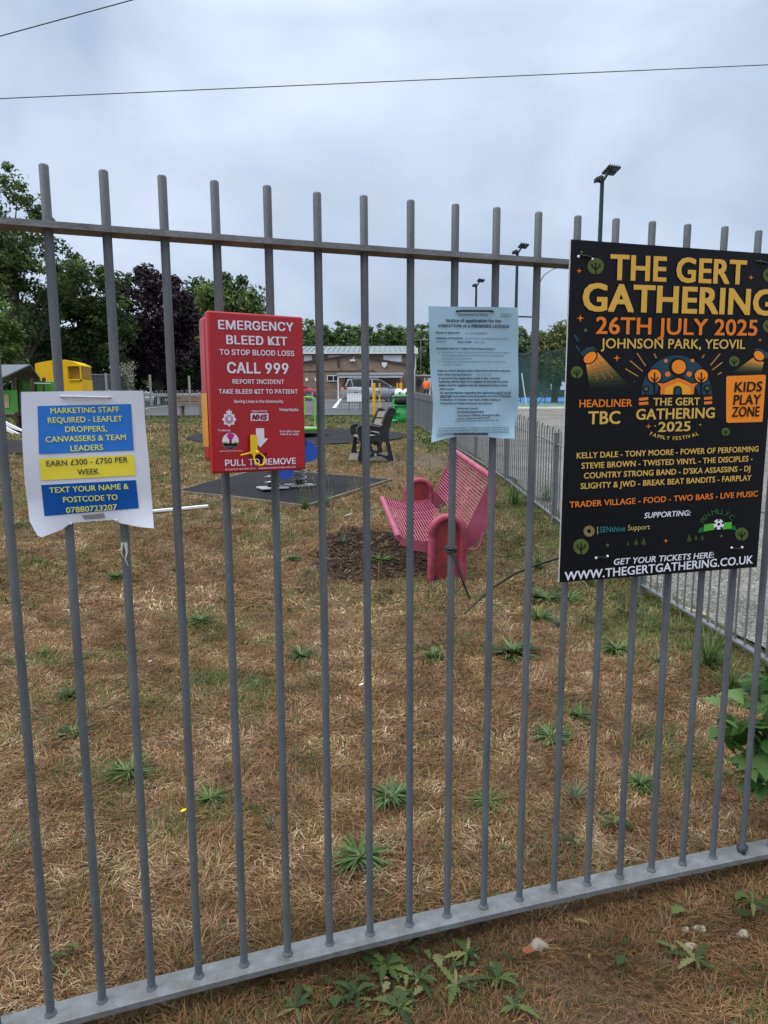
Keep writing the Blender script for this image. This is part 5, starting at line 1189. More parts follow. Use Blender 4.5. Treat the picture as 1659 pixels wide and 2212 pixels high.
for a in (105, 215, -60): mb = MB(); hb(mb, hxx(a, EY), hxx(a + 32, EY), EY - .02, EY - .003, hz(516, EY), hz(482, EY)); mb.build('wall_sign', m_wp, hall)
# canopy
CYY = 54.6; x0, x1 = hxx(478, CYY), hxx(1228, CYY); zf0, zf1 = hz(480, CYY), hz(455, CYY)
mb = MB(); hb(mb, x0, x1, CYY, CYY + .12, zf0, zf1); mb.build('canopy_fascia', m_fas, hall)
mb = MB(); za = hz(428, EY); mb.prism([(CYY - .05, zf1 + .0), (EY - .004, za), (EY - .004, za + .06), (CYY - .05, zf1 + .07)], lambda a, b, d: Vector((d, a, b)) - ho, x0 - .1, x1 + .1)
mb.build('canopy_roof', M('grey_sheet_roof', (.15, .155, .165), .6, .2, .2, 9, streak=(6, .2, .2)), hall)
for a, mm in ((484, m_fas), (915, m_wd), (1213, m_wd)): mb = MB(); xx = hxx(a, CYY); hb(mb, xx - .06, xx + .06, CYY + .0 + .02, CYY + .11, zh - .3, zf0); mb.build('canopy_post', mm, hall)
# annex
AY = 61.5; ann = thing('annex', (hxx(1480, AY), AY, zh), 0, 'low flat roofed brick annex with a white door at the right end of the hall', 'annex'); ao = Vector(ann.location)
def ab(mb, x0, x1, y0, y1, z0, z1): mb.box(Vector(((x0 + x1) / 2, (y0 + y1) / 2, (z0 + z1) / 2)) - ao, (x1 - x0, y1 - y0, z1 - z0))
zt = hz(466, AY); mb = MB(); ab(mb, XR + .02, hxx(2050, AY), AY, AY + 6, zh, zt); mb.build('wall', m_brk, ann)
mb = MB(); ab(mb, XR + .02, hxx(2060, AY), AY - .15, AY + 6, zt + .002, hz(450, AY)); mb.build('fascia', m_fas, ann)
mb = MB(); ab(mb, hxx(1476, AY), hxx(1556, AY), AY - .06, AY - .003, zh, hz(486, AY)); dr = mb.build('door', m_wp, ann)
m2 = MB(); ab(m2, hxx(1484, AY), hxx(1489, AY), AY - .10, AY - .061, hz(600, AY), hz(585, AY)); m2.build('handle', m_dk, dr)
mb = MB(); ab(mb, hxx(1398, AY), hxx(1446, AY), AY - .35, AY - .003, hz(548, AY), hz(508, AY)); ac = mb.build('air_conditioner', M('grubby_casing', (.34, .33, .31), .6), ann)
m2 = MB(); m2.prism([(.26 * math.cos(t), .26 * math.sin(t)) for t in np.linspace(0, 2 * math.pi, 20, endpoint=False)], lambda a, b, d: Vector((hxx(1420, AY) + a, AY - .37 + d, (hz(548, AY) + hz(508, AY)) / 2 + b)) - ao, 0, .018); m2.build('fan_grille', m_dk, ac)
# aerial mast beside the hall
am = thing('aerial_mast', (hxx(1436, 62), 62, zh), 0, 'thin television aerial mast rising by the right end of the hall', 'aerial'); amo = Vector(am.location)
zt2 = hz(40, 62); mb = MB(); mb.cyl((0, 0, 0), (0, 0, zt2 - zh), .03, 8); mb.build('mast', m_spr, am)
mb = MB(); mb.cyl((-1.2, 0, zt2 - zh - .1), (.9, 0, zt2 - zh), .02, 6)
for k in range(9): x = -1.1 + k * .24; mb.cyl((x, -.2, zt2 - zh - .08 + k * .01), (x, .2, zt2 - zh - .08 + k * .01), .012, 5)
mb.build('antenna', m_spr, am)

# ------------------------------------------------------------------ cars
m_tyre = M('tyre_rubber', (.014, .014, .015), .85); m_alloy = M('alloy', (.40, .41, .42), .35, .7, .1)
def car(name, label, loc, rz, paint, L=4.3, H=1.58, W=1.8, hatch=True):
    t = thing(name, loc, rz, label, 'car', 'cars parked in front of the hall')
    # local: +x is the nose, y across, z up. stations: x, z_bottom, z_belt, half width
    st = [(-L * .5, .42, .80, .62), (-L * .49, .30, .98, .74), (-L * .45, .24, 1.05, .83), (-L * .36, .22, 1.06, .89), (-L * .2, .21, 1.03, .90), (0, .21, 1.0, .90), (L * .15, .21, .97, .90), (L * .27, .22, .95, .89), (L * .38, .23, .87, .86), (L * .45, .26, .77, .78), (L * .49, .33, .66, .66), (L * .5, .42, .56, .56)]
    mb = MB(); vs = []; n = 10
    for x, zb, zt_, hw in st:
        hw = hw * W / 1.8; sec = [(-hw * .80, zb), (-hw * .97, zb + .10), (-hw, (zb + zt_) * .5), (-hw * .97, zt_ - .06), (-hw * .88, zt_), (hw * .88, zt_), (hw * .97, zt_ - .06), (hw, (zb + zt_) * .5), (hw * .97, zb + .10), (hw * .80, zb)]
        vs += [(x, y, z) for y, z in sec]
    fs = [(i * n + j, i * n + (j + 1) % n, (i + 1) * n + (j + 1) % n, (i + 1) * n + j) for i in range(len(st) - 1) for j in range(n)]
    fs += [tuple(range(n - 1, -1, -1)), tuple(range((len(st) - 1) * n, len(st) * n))]
    mb.add(vs, fs, 0, True)
    # roof skin
    rs = [(-L * .47, 1.12, .70), (-L * .44, H - .13, .64), (-L * .38, H - .04, .63), (-L * .2, H, .63), (0, H - .02, .63), (L * .08, H - .07, .62), (L * .14, H - .16, .62)]
    body = mb.build('body', paint, t, fixn=True)
    gm_ = MB(); gs = [(-L * .475, 1.03, .80, 1.06, .78), (-L * .43, 1.04, .85, H - .12, .66), (-L * .37, 1.04, .86, H - .05, .65), (-L * .2, 1.02, .86, H - .02, .65), (0, .99, .86, H - .04, .65), (L * .08, .97, .86, H - .09, .64), (L * .30, .93, .84, .96, .82)]
    vs = []
    for x, zb, wb_, zt_, wt in gs:
        k = W / 1.8; vs += [(x, -wb_ * k, zb), (x, -wt * k, zt_), (x, wt * k, zt_), (x, wb_ * k, zb)]
    fs = []
    for i in range(len(gs) - 1):
        for j in range(3): fs.append((i * 4 + j, i * 4 + j + 1, (i + 1) * 4 + j + 1, (i + 1) * 4 + j))
    gm_.add(vs, fs, 0, False); gl_ = gm_.build('glasshouse', m_gls, t, fixn=True)
    mb = MB(); vs = []
    for (x, zb, wb_, zt_, wt) in gs[1:6]: k = W / 1.8; vs += [(x, -(wt + .015) * k, zt_ - .05), (x, -(wt) * k, zt_ + .008), (x, 0, zt_ + .03), (x, wt * k, zt_ + .008), (x, (wt + .015) * k, zt_ - .05)]
    mb.add(vs, [(i * 5 + j, i * 5 + j + 1, i * 5 + 6 + j, i * 5 + 5 + j) for i in range(4) for j in range(4)], 0, True); mb.build('roof', paint, t)
    mb = MB()
    for sgn in (-1, 1):
        k = W / 1.8
        for (xa, za, wa1, xb, zb2, wb2, r_) in ((L * .30, .95, .835, L * .09, H - .09, .645, .022), (-L * .06, .99, .866, -L * .04, H - .05, .655, .035), (-L * .36, 1.04, .86, -L * .38, H - .06, .655, .03), (-L * .47, 1.04, .80, -L * .42, H - .11, .665, .03)):
            mb.tube([(xa, sgn * wa1 * k, za), (xb, sgn * wb2 * k, zb2)], r_, 6)
    mb.build('pillars', paint, t)
    for sx_ in (-L * .31, L * .315):
        for sgn in (-1, 1):
            y = sgn * (W / 2 - .10); w_ = MB(); rot = lambda a, b, d: (sx_ + a, y + sgn * d, .33 + b)
            ring = [(.33, -.10), (.33, .085), (.30, .105), (.22, .105), (.22, .06)]
            vs = []; nn = 24
            for r_, d in ring:
                for j in range(nn): a = 2 * math.pi * j / nn; vs.append(rot(r_ * math.cos(a), r_ * math.sin(a), d))
            w_.add(vs, [(i * nn + j, i * nn + (j + 1) % nn, (i + 1) * nn + (j + 1) % nn, (i + 1) * nn + j) for i in range(4) for j in range(nn)], 0, True)
            wh = w_.build('wheel', m_tyre, t, fixn=True)
            r2 = MB()
            for j in range(5):
                a = 2 * math.pi * j / 5 + .3; c_, s_ = math.cos(a), math.sin(a)
                r2.prism([(.03 * -s_ + .02 * c_, .03 * c_ + .02 * s_), (.22 * c_ - .022 * s_, .22 * s_ + .022 * c_), (.22 * c_ + .022 * s_, .22 * s_ - .022 * c_), (.03 * s_ + .02 * c_, -.03 * c_ + .02 * s_)], rot, .07, .10)
            r2.tube([rot(.21 * math.cos(a), .21 * math.sin(a), .09) for a in np.linspace(0, 2 * math.pi, 25)[:-1]], .018, 6, closed=True); r2.build('rim', m_alloy, wh)
            ar = MB(); ar.prism([(.385 * math.cos(a), .385 * math.sin(a)) for a in np.linspace(-.1, math.pi + .1, 18)], rot, -.02, .052); ar.build('wheel_arch', m_dk, t)
    for sgn in (-1, 1):
        mb = MB(); mb.bbox((-L * .475, sgn * .66 * W / 1.8, .93), (.18, .34, .16), .03, 2); mb.build('tail_light', M('tail_red', (.45, .01, .012), .2), t)
        mb = MB(); mb.bbox((L * .435, sgn * .60 * W / 1.8, .70), (.28, .28, .12), .04, 2); mb.build('headlight', M('lamp_glass', (.55, .56, .58), .1), t)
        mb = MB(); mb.bbox((L * .235, sgn * .98 * W / 1.8, 1.0), (.10, .16, .13), .03, 2); mb.build('mirror', paint, t)
        mb = MB(); mb.box((0, sgn * (W / 2 - .005), .30), (L * .44, .03, .09)); mb.build('sill', m_dk, t)
        for xx in (-L * .16, L * .08): mb = MB(); mb.bbox((xx, sgn * (W / 2 + .002), .88), (.16, .03, .03), .008, 1); mb.build('handle', paint, t)
    mb = MB(); mb.bbox((-L * .497, 0, .62), (.03, .52, .11), .004, 1); mb.build('number_plate', M('plate_yellow', (.6, .45, .05), .4), t)
    return t
def carpaint(name, col): return M(name, col, .28, .3, .05, 2, spec=.6)
cy_ = 47.5; cx_ = (at(738, 868, cy_)[0] + at(872, 868, cy_)[0]) / 2
car('parked_car', 'silver grey hatchback parked in front of the hall canopy', (cx_, cy_, float(g(cy_))), R(14), carpaint('silver_paint', (.36, .365, .39)))
cy_ = 52.0; xx = at(689, 866, cy_)[0]
car('parked_car', 'red car parked on the tarmac with its front just right of the red cabinet', (xx - 2.0, cy_, float(g(cy_))), R(4), carpaint('red_paint', (.36, .012, .035)), 4.0, 1.46, 1.72)
cy_ = 44.5; xx = at(405, 845, cy_)[0]
car('parked_car', 'dark maroon car parked in the shade of the trees on the left', (xx + .9, cy_ + 2.4, float(g(cy_ + 2.4))), R(184), carpaint('maroon_paint', (.035, .010, .014)), 4.5, 1.75, 1.85)
# white storage box and tall things by the gate
wx = (at(*c5(585, 700), 30.5)[0] + at(*c5(760, 700), 30.5)[0]) / 2; Wd = at(*c5(760, 700), 30.5)[0] - at(*c5(585, 700), 30.5)[0]
zb_, zt_ = at(*c5(700, 758), 30.5)[2], at(*c5(700, 662), 30.5)[2]; sg = thing('car_park_sign', (wx, 30.5, float(g(30.5))), 0, 'blank white back of a low sign panel beyond the far fence', 'sign')
mb = MB(); mb.bbox((0, 0, (zb_ + zt_) / 2 - float(g(30.5))), (Wd, .03, zt_ - zb_), .006, 1); mb.build('panel', m_wp, sg)
for s_ in (-.35, .35): mb = MB(); mb.cyl((s_ * Wd, .04, -.05), (s_ * Wd, .04, zt_ - float(g(30.5)) - .05), .03, 8); mb.build('post', m_bow, sg)

# ------------------------------------------------------------------ person in orange
def skin(name, verts, edges, radii, mat, parent, root=0, lvl=2):
    me = bpy.data.meshes.new(name); me.from_pydata(verts, edges, []); o = bpy.data.objects.new(name, me); COL.objects.link(o); o.parent = parent
    sm = o.modifiers.new('skin', 'SKIN'); sm.use_smooth_shade = True
    for i, r in enumerate(radii):
        v = me.skin_vertices[0].data[i]; v.radius = r if isinstance(r, tuple) else (r, r); v.use_root = (i == root)
    ss = o.modifiers.new('sub', 'SUBSURF'); ss.levels = lvl; ss.render_levels = lvl
    me.materials.append(mat); return o
m_skin = M('skin', (.42, .24, .17), .55); m_or = M('hi_vis_orange', (.85, .16, .02), .7, 0, .08, 12); m_tr = M('dark_trousers', (.03, .035, .05), .8); m_hair = M('brown_hair', (.06, .04, .028), .7)
PYY = 52.0; pp = at(921, 870, PYY); per = thing('person', (pp[0], PYY, float(g(PYY)) - .08), R(160), 'person in an orange top walking away towards the white annex door', 'person')
V = [(0, 0, .95), (0, 0, 1.15), (0, 0, 1.36), (0, 0, 1.47), (0, 0, 1.54), (0, -.01, 1.63), (0, 0, 1.70), (-.10, 0, .90), (-.11, -.02, .50), (-.11, .02, .09), (-.11, -.13, .04), (.10, 0, .90), (.11, .02, .50), (.11, .06, .09), (.11, -.09, .04),
     (-.19, 0, 1.40), (-.25, .02, 1.12), (-.26, -.04, .88), (-.26, -.06, .80), (.19, 0, 1.40), (.25, .02, 1.12), (.26, -.04, .88), (.26, -.06, .80)]
E_ = [(0, 1), (1, 2), (2, 3), (3, 4), (4, 5), (5, 6), (0, 7), (7, 8), (8, 9), (9, 10), (0, 11), (11, 12), (12, 13), (13, 14), (2, 15), (15, 16), (16, 17), (17, 18), (2, 19), (19, 20), (20, 21), (21, 22)]
Rr = [(.15, .11), (.145, .10), (.16, .10), .06, .055, (.078, .095), .06, .085, .058, .042, .035, .085, .058, .042, .035, .055, .042, .03, .032, .055, .042, .03, .032]
n0 = len(V)
for sgn in (-1, 1):
    rootv = 18 if sgn < 0 else 22
    for k, (dx, dy, ln) in enumerate(((-.02, -.035, .07), (-.012, -.012, .09), (-.004, .008, .095), (0, .028, .085), (.004, .045, .07))):
        b = V[rootv]; i0 = len(V); V.append((b[0] + sgn * abs(dx), b[1] + dy * .6, b[2] - .04)); V.append((b[0] + sgn * abs(dx) * .6, b[1] + dy * .8 - .01, b[2] - .04 - ln)); E_ += [(rootv, i0), (i0, i0 + 1)]; Rr += [.011, .008]
skin('body', V, E_, Rr, m_skin, per)
skin('jacket', [(0, 0, .88), (0, 0, 1.1), (0, 0, 1.34), (0, 0, 1.45), (-.19, 0, 1.40), (-.25, .02, 1.12), (-.26, -.03, .92), (.19, 0, 1.40), (.25, .02, 1.12), (.26, -.03, .92)], [(0, 1), (1, 2), (2, 3), (2, 4), (4, 5), (5, 6), (2, 7), (7, 8), (8, 9)], [(.185, .14), (.18, .13), (.19, .13), .075, .075, .062, .052, .075, .062, .052], m_or, per)
skin('trousers', [(0, 0, .92), (-.10, 0, .86), (-.11, -.02, .5), (-.11, .02, .12), (.10, 0, .86), (.11, .02, .5), (.11, .06, .12)], [(0, 1), (1, 2), (2, 3), (0, 4), (4, 5), (5, 6)], [(.165, .125), .10, .078, .065, .10, .078, .065], m_tr, per)
mb = MB(); mb.ball((0, .012, 1.665), .098, 14, 0, (.9, 1.05, .95)); mb.build('hair', m_hair, per)
mb = MB()
for sgn in (-1, 1): mb.ball((sgn * .032, -.098, 1.645), .012, 8)
mb.build('eyes', m_black, per)

# ------------------------------------------------------------------ floodlights
m_mast = M('dark_green_mast', (.018, .035, .032), .5, .2, .1)
def flood(dx, top_dy, Y, label, rz=0, big=True):
    p = at(dx, top_dy, Y); z0_ = float(g(Y)); h = p[2] - z0_; t = thing('floodlight_mast', (p[0], Y, z0_), 0, label, 'floodlight', 'floodlight masts beside the tennis court')
    mb = MB(); mb.tube([(0, 0, -.05), (0, 0, h - .35)], [.10, .065], 12); mb.build('mast', m_mast, t)
    mb = MB(); mb.tube([(-.02, 0, h - .4), (.06, 0, h - .30), (.20, 0, h - .08), (.36, 0, h - .06)], .045, 8); mb.tube([(0, 0, h - .4), (-.18, 0, h - .36)], .04, 8); mb.tube([(.22, -.3, h - .07), (.22, .3, h - .07)], .03, 8); mb.build('bracket', m_mast, t)
    for k, (x, y, z, a, w_) in enumerate(((.28, -.20, -.03, -8, .42), (.28, .20, -.03, -8, .42), (-.12, 0, -.31, 22, .26))):
        q = Matrix.Rotation(R(a * -1), 3, 'Y'); mb = MB(); mb.bbox((x, y, h + z), (w_, .32, .06), .015, 2, 0, q)
        for j in range(5): mb.box(Vector((x, y, h + z)) + q @ Vector((-w_ * .36 + w_ * .18 * j, 0, .055)), (.015, .28, .04), 0, q)
        lh = mb.build('lamp_head', m_dk, t); m2 = MB(); m2.box(Vector((x, y, h + z)) + q @ Vector((0, 0, -.038)), (w_ * .85, .28, .006), 0, q); m2.build('lens', M('dull_lens', (.05, .052, .055), .3), lh)
    return t
flood(1302, 366, 23.8, 'tallest looking floodlight mast, rising behind the black banner')
flood(1118, 530, 34.0, 'middle floodlight mast, rising behind the right edge of the blue notice')
flood(1029, 605, 43.5, 'farthest and smallest floodlight mast, above the middle of the blue notice')

# ------------------------------------------------------------------ tennis court fence
def mesh_mat(name, col, cell, wire, backing=0.0):
    m, t, b = nmat(name); b.inputs['Base Color'].default_value = (*col, 1); b.inputs['Roughness'].default_value = .7
    c = t.nodes.new('ShaderNodeTexCoord'); sp = t.nodes.new('ShaderNodeSeparateXYZ'); t.links.new(c.outputs['UV'] if False else c.outputs['Object'], sp.inputs[0])
    def fr(sock):
        d = t.nodes.new('ShaderNodeMath'); d.operation = 'DIVIDE'; t.links.new(sock, d.inputs[0]); d.inputs[1].default_value = cell
        f = t.nodes.new('ShaderNodeMath'); f.operation = 'FRACT'; t.links.new(d.outputs[0], f.inputs[0]); l = t.nodes.new('ShaderNodeMath'); l.operation = 'LESS_THAN'; t.links.new(f.outputs[0], l.inputs[0]); l.inputs[1].default_value = wire / cell; return l.outputs[0]
    ml = t.nodes.new('ShaderNodeMath'); ml.operation = 'MAXIMUM'; t.links.new(fr(sp.outputs[0]), ml.inputs[0]); t.links.new(fr(sp.outputs[2]), ml.inputs[1])
    tr = t.nodes.new('ShaderNodeBsdfTransparent'); ms = t.nodes.new('ShaderNodeMixShader'); t.links.new(ml.outputs[0], ms.inputs[0]); t.links.new(tr.outputs[0], ms.inputs[1]); t.links.new(b.outputs[0], ms.inputs[2]); t.links.new(ms.outputs[0], t.nodes['Material Output'].inputs[0]); return m
m_mesh = mesh_mat('green_wire_mesh', (.035, .085, .065), .05, .008); m_net = mesh_mat('windbreak_net', (.018, .05, .042), .05, .034)
def mesh_fence(name, a, b, h, nposts, mat, label, m_p, cat='fence'):
    a = np.array(a); b = np.array(b); d = b - a; L = np.hypot(*d); ang = math.atan2(d[1], d[0]); t = thing(name, (a[0], a[1], float(g(a[1]))), ang, label, cat); o0 = t.location.z
    for k in range(nposts):
        f = k / (nposts - 1); z = float(g(a[1] + d[1] * f)) - o0; mb = MB(); mb.cyl((L * f, 0, z - .1), (L * f, 0, z + h), .03, 8); mb.build('post', m_p, t)
    mb = MB(); vs = []; K = 24
    for k in range(K + 1): f = k / K; z = float(g(a[1] + d[1] * f)) - o0; vs += [(L * f, .04, z + .03), (L * f, .04, z + h)]
    mb.add(vs, [(2 * k, 2 * k + 2, 2 * k + 3, 2 * k + 1) for k in range(K)]); mb.build('mesh', mat, t)
    mb = MB(); mb.tube([(v[0], .0, v[2]) for v in vs[1::2]], .02, 6); mb.build('top_rail', m_p, t); return t
m_mp = M('green_fence_post', (.02, .05, .04), .5)
mesh_fence('court_fence', (13.2, 35.2), (5.2, 58), 3.2, 9, m_mesh, 'tall green wire mesh fence along the near side of the tennis court', m_mp)
mesh_fence('court_fence', (5.2, 60.5), (42, 60.5), 3.3, 12, m_net, 'dark green netted fence across the far end of the tennis court', m_mp)
for dx, dy0, dy1, lab in ((1196, 806, 862, 'narrow white notice on the far court fence'), (1222, 800, 850, 'wider white notice on the court fence beside the banner edge')):
    Y = 57.; p = at(dx, (dy0 + dy1) / 2 - 8, Y); mb = MB(); mb.bbox(p, (.45 if dx < 1210 else .8, .03, 1.1 if dx < 1210 else 1.9), .01, 1); tag(mb.build('court_sign', m_wp), lab, 'sign')
mb = MB(); mb.tube([at(1127, 806, 40), at(1132, 842, 40), at(1139, 884, 40)], .03, 8); tag(mb.build('leaning_pole', m_fas), 'thin pale pole leaning beside the court right of the blue notice', 'pole')
mb = MB(); p = at(1160, 862, 38); mb.tube([at(1146, 893, 36), at(1184, 845, 36)], .022, 6); tag(mb.build('bracing_strut', m_dk), 'dark sloping strut by the court fence between the blue notice and banner', 'strut')
# concrete post fence far left
m_cp = M('pale_concrete_post', (.36, .34, .30), .85, 0, .15, 5); m_cl = mesh_mat('chain_link', (.20, .21, .22), .05, .012)
cf = mesh_fence('chain_link_fence', (at(178, 840, 36)[0], 36.), (at(287, 840, 38.5)[0], 38.5), 1.75, 6, m_cl, 'chain link fence on pale concrete posts under the trees at the left', m_cp)
for ch in cf.children:
    if ch.name.startswith('post'): ch.scale = (2.3, 2.3, 1.06)
# street cables
def cable(a, b, Ya, Yb, sag, r, label):
    A, B = Vector(at(*a, Ya)), Vector(at(*b, Yb)); mb = MB(); mb.tube([A.lerp(B, t) - Vector((0, 0, sag * 4 * t * (1 - t))) for t in np.linspace(-.6, 1.6, 40)], r, 6); tag(mb.build('overhead_cable', m_black), label, 'cable')
cable((0, 213), (1659, 140), 14, 15.5, -.0, .0085, 'long overhead cable crossing the whole sky above the railing')
cable((0, 78), (285, 0), 12, 12.6, 0, .0085, 'short overhead cable crossing the top left corner of the sky')
# ------------------------------------------------------------------ trees
def leaf_cloud(n, centers, rads, size, rg, up=.35, flat=.35, wid=.42):
    """n leaves scattered in clumps; returns verts, face loops, per-face rnd"""
    k = rg.integers(0, len(centers), n); d = rg.normal(0, 1, (n, 3)); d /= np.linalg.norm(d, axis=1)[:, None]
    r = rg.random(n) ** .45; P = centers[k] + d * r[:, None] * rads[k]
    nr = d * .6 + rg.normal(0, .6, (n, 3)) + np.array([0, 0, up]); nr /= np.linalg.norm(nr, axis=1)[:, None]
    a = rg.normal(0, 1, (n, 3)); u = np.cross(nr, a); u /= np.linalg.norm(u, axis=1)[:, None]; v = np.cross(nr, u)
    sz = size * rg.uniform(.6, 1.35, n)[:, None]
    V = np.stack([P - u * sz, P - v * sz * wid + nr * sz * .12, P + u * sz, P + v * sz * wid + nr * sz * .12], 1)
    clump = rg.random(len(centers))
    rnd = np.clip(.45 * rg.random(n) + .55 * clump[k], 0, 1)
    return V.reshape(-1, 3), rnd
def tree(name, label, cat, base, h, crown, nleaf, lsize, mat, seed, trunk_r=.2, nclump=90, clump_r=.75, fork=None, group=None, bark=None, low=.25, limbs=14):
    """crown: list of ellipsoids (cx,cy,cz, rx,ry,rz) relative to the base"""
    rg = np.random.default_rng(seed); t = thing(name, base, 0, label, cat, group)
    C = []; Rr = []
    vols = np.array([c[3] * c[4] * c[5] for c in crown]); vols = vols / vols.sum()
    for i, c in enumerate(crown):
        m = max(4, int(nclump * vols[i])); d = rg.normal(0, 1, (m, 3)); d /= np.linalg.norm(d, axis=1)[:, None]
        rr = rg.uniform(.35, 1.0, m) ** .6; p = np.array(c[:3]) + d * rr[:, None] * np.array(c[3:]); C.append(p); Rr.append(np.full(m, clump_r) * rg.uniform(.55, 1.3, m))
    C = np.concatenate(C); Rr = np.concatenate(Rr)[:, None] * np.array([1, 1, .72])
    V, rnd = leaf_cloud(nleaf, C, Rr, lsize, rg)
    n = len(rnd); raw_mesh('crown', V, np.arange(4 * n), np.full(n, 4), mat, {'rnd': rnd}, t)
    mb = MB(); top = max(c[2] + c[5] * .5 for c in crown)
    trunk = [Vector((rg.normal(0, .06) * k, rg.normal(0, .06) * k, top * k / 6)) for k in range(7)]; trunk[0] = Vector((0, 0, -.2))
    mb.tube(trunk, [trunk_r * (1.25 - .17 * k) for k in range(7)], 10)
    for j in range(limbs):
        q = C[rg.integers(0, len(C))]; k0 = int(rg.integers(1, 5)); a = trunk[k0]; e = Vector(q); mid = a.lerp(e, .5) + Vector((0, 0, .12 * (e - a).length))
        r0 = trunk_r * (1.1 - .17 * k0) * .5; mb.tube([a, mid, e], [r0, r0 * .6, r0 * .2], 6)
    mb.build('trunk', bark or m_bark, t); return t
m_bark = M('bark', (.055, .045, .036), .9, 0, .3, 8, .5, 20)
m_lf = attr_mat('maple_leaves', [(0, (0.022, 0.040, 0.014)), (.45, (0.054, 0.090, 0.029)), (.8, (0.112, 0.162, 0.047)), (1, (0.234, 0.270, 0.082))], .55, .3)
m_lf2 = attr_mat('light_green_leaves', [(0, (0.043, 0.076, 0.017)), (.5, (0.102, 0.162, 0.037)), (1, (0.238, 0.289, 0.076))], .55, .3)
m_lfp = attr_mat('copper_leaves', [(0, (0.010, 0.007, 0.009)), (.5, (0.023, 0.013, 0.017)), (.85, (0.048, 0.025, 0.034)), (1, (0.086, 0.046, 0.055))], .5, .15)
m_lfq = attr_mat('poplar_leaves', [(0, (0.042, 0.074, 0.028)), (.5, (0.093, 0.154, 0.051)), (1, (0.197, 0.267, 0.093))], .55, .3)
m_lfo = attr_mat('olive_leaves', [(0, (0.046, 0.055, 0.019)), (.5, (0.114, 0.130, 0.046)), (1, (0.211, 0.211, 0.089))], .55, .3)
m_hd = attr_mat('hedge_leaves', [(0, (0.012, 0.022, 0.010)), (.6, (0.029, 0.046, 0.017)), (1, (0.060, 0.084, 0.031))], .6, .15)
def base_at(dx, Y, dz=0): p = at(dx, 890, Y); return (p[0], Y, float(g(Y)) + dz)
def rel(dx, dy, Y, base): p = at(dx, dy, Y); return (p[0] - base[0], 0, p[2] - base[2])
def ell(dx, dy, rx, rz, Y, base, ry=None, oy=0):
    p = rel(dx, dy, Y, base); k = Y * S / 683 ; return (p[0], oy, p[2], rx * k, (ry or rx) * k, rz * k)
Yt = 36.; b = base_at(52, Yt)
tree('maple_tree', 'tall open crowned green tree at the far left edge, highest of the trees', 'tree', b, 12,
     [ell(20, 470, 95, 105, Yt, b), ell(95, 455, 38, 60, Yt, b), ell(-60, 560, 120, 110, Yt, b), ell(70, 570, 110, 70, Yt, b), ell(10, 690, 120, 70, Yt, b), ell(150, 600, 45, 30, Yt, b)], 17500, .125, m_lf, 1, .26, 260, .55, limbs=34)
Yt = 40.; b = base_at(190, Yt)
tree('maple_tree', 'broad green tree behind the yellow clothes bank, next to the copper one', 'tree', b, 10,
     [ell(190, 640, 72, 80, Yt, b), ell(235, 600, 30, 34, Yt, b), ell(150, 700, 95, 75, Yt, b), ell(235, 720, 55, 80, Yt, b), ell(110, 760, 80, 50, Yt, b)], 23000, .13, m_lf, 2, .24, 250, .56, limbs=26)
Yt = 26.; b = base_at(-35, Yt)
tree('young_ash_tree', 'paler feathery young tree at the left edge behind the climbing unit', 'tree', b, 5, [ell(-20, 700, 50, 60, Yt, b), ell(15, 735, 30, 40, Yt, b), ell(-30, 780, 60, 40, Yt, b)], 4500, .10, m_lf2, 3, .10, 60, .4)
Yt = 44.; b = base_at(345, Yt)
tree('copper_maple', 'dark purple leaved tree between the green trees left of the red cabinet', 'tree', b, 9,
     [ell(335, 690, 88, 100, Yt, b), ell(300, 635, 38, 42, Yt, b), ell(375, 660, 45, 50, Yt, b), ell(330, 765, 85, 60, Yt, b), ell(405, 720, 32, 60, Yt, b), ell(310, 598, 18, 20, Yt, b)], 26000, .14, m_lfp, 4, .26, 260, .62)
Yt = 60.; b = base_at(505, Yt)
tree('oak_tree', 'rounded dark green tree rising behind the red cabinet', 'tree', b, 15, [ell(505, 670, 68, 68, Yt, b), ell(440, 690, 55, 60, Yt, b), ell(525, 720, 55, 60, Yt, b), ell(430, 640, 30, 30, Yt, b)], 26000, .20, m_lf, 5, .35, 190, 1.0)
Yt = 50.; b = base_at(452, Yt)
tree('lime_tree', 'bright yellow green tree just left of the red cabinet', 'tree', b, 10, [ell(456, 655, 26, 40, Yt, b), ell(445, 725, 32, 60, Yt, b), ell(470, 745, 40, 50, Yt, b)], 12000, .15, m_lf2, 6, .2, 110, .7)
Yt = 45.; b = base_at(1196, Yt)
tree('bushy_tree', 'olive green bushy tree between the blue notice and the banner', 'tree', b, 9, [ell(1196, 752, 42, 40, Yt, b), ell(1225, 740, 42, 42, Yt, b), ell(1270, 760, 50, 50, Yt, b), ell(1196, 790, 42, 40, Yt, b)], 12000, .13, m_lfo, 7, .18, 120, .6)
# poplars behind the hall: three shapes, then copies
Yp = 82.; protos = []
for k in range(3):
    rg = np.random.default_rng(30 + k); bz = base_at(700, Yp); hh = 11.5
    cr_ = [(rg.normal(0, .2), 0, hh * .26, 2.5, 2.0, 3.2), (rg.normal(0, .3), 0, hh * .56, 2.4, 1.9, 3.2), (rg.normal(0, .3), 0, hh * .80, 1.6, 1.4, 2.2)]
    if k == 2: cr_.append((.9, 0, hh * .78, .8, .8, 1.8))
    protos.append(tree('poplar_tree', 'x', 'tree', bz, hh, cr_, 9500, .25, m_lfq, 40 + k, .2, 150, .8, limbs=8, group='poplars in the row behind the hall'))
words = ['first', 'second', 'third', 'fourth', 'fifth', 'sixth', 'seventh', 'eighth', 'ninth', 'tenth', 'eleventh', 'twelfth', 'thirteenth', 'fourteenth', 'fifteenth', 'sixteenth', 'seventeenth', 'eighteenth', 'nineteenth', 'twentieth']
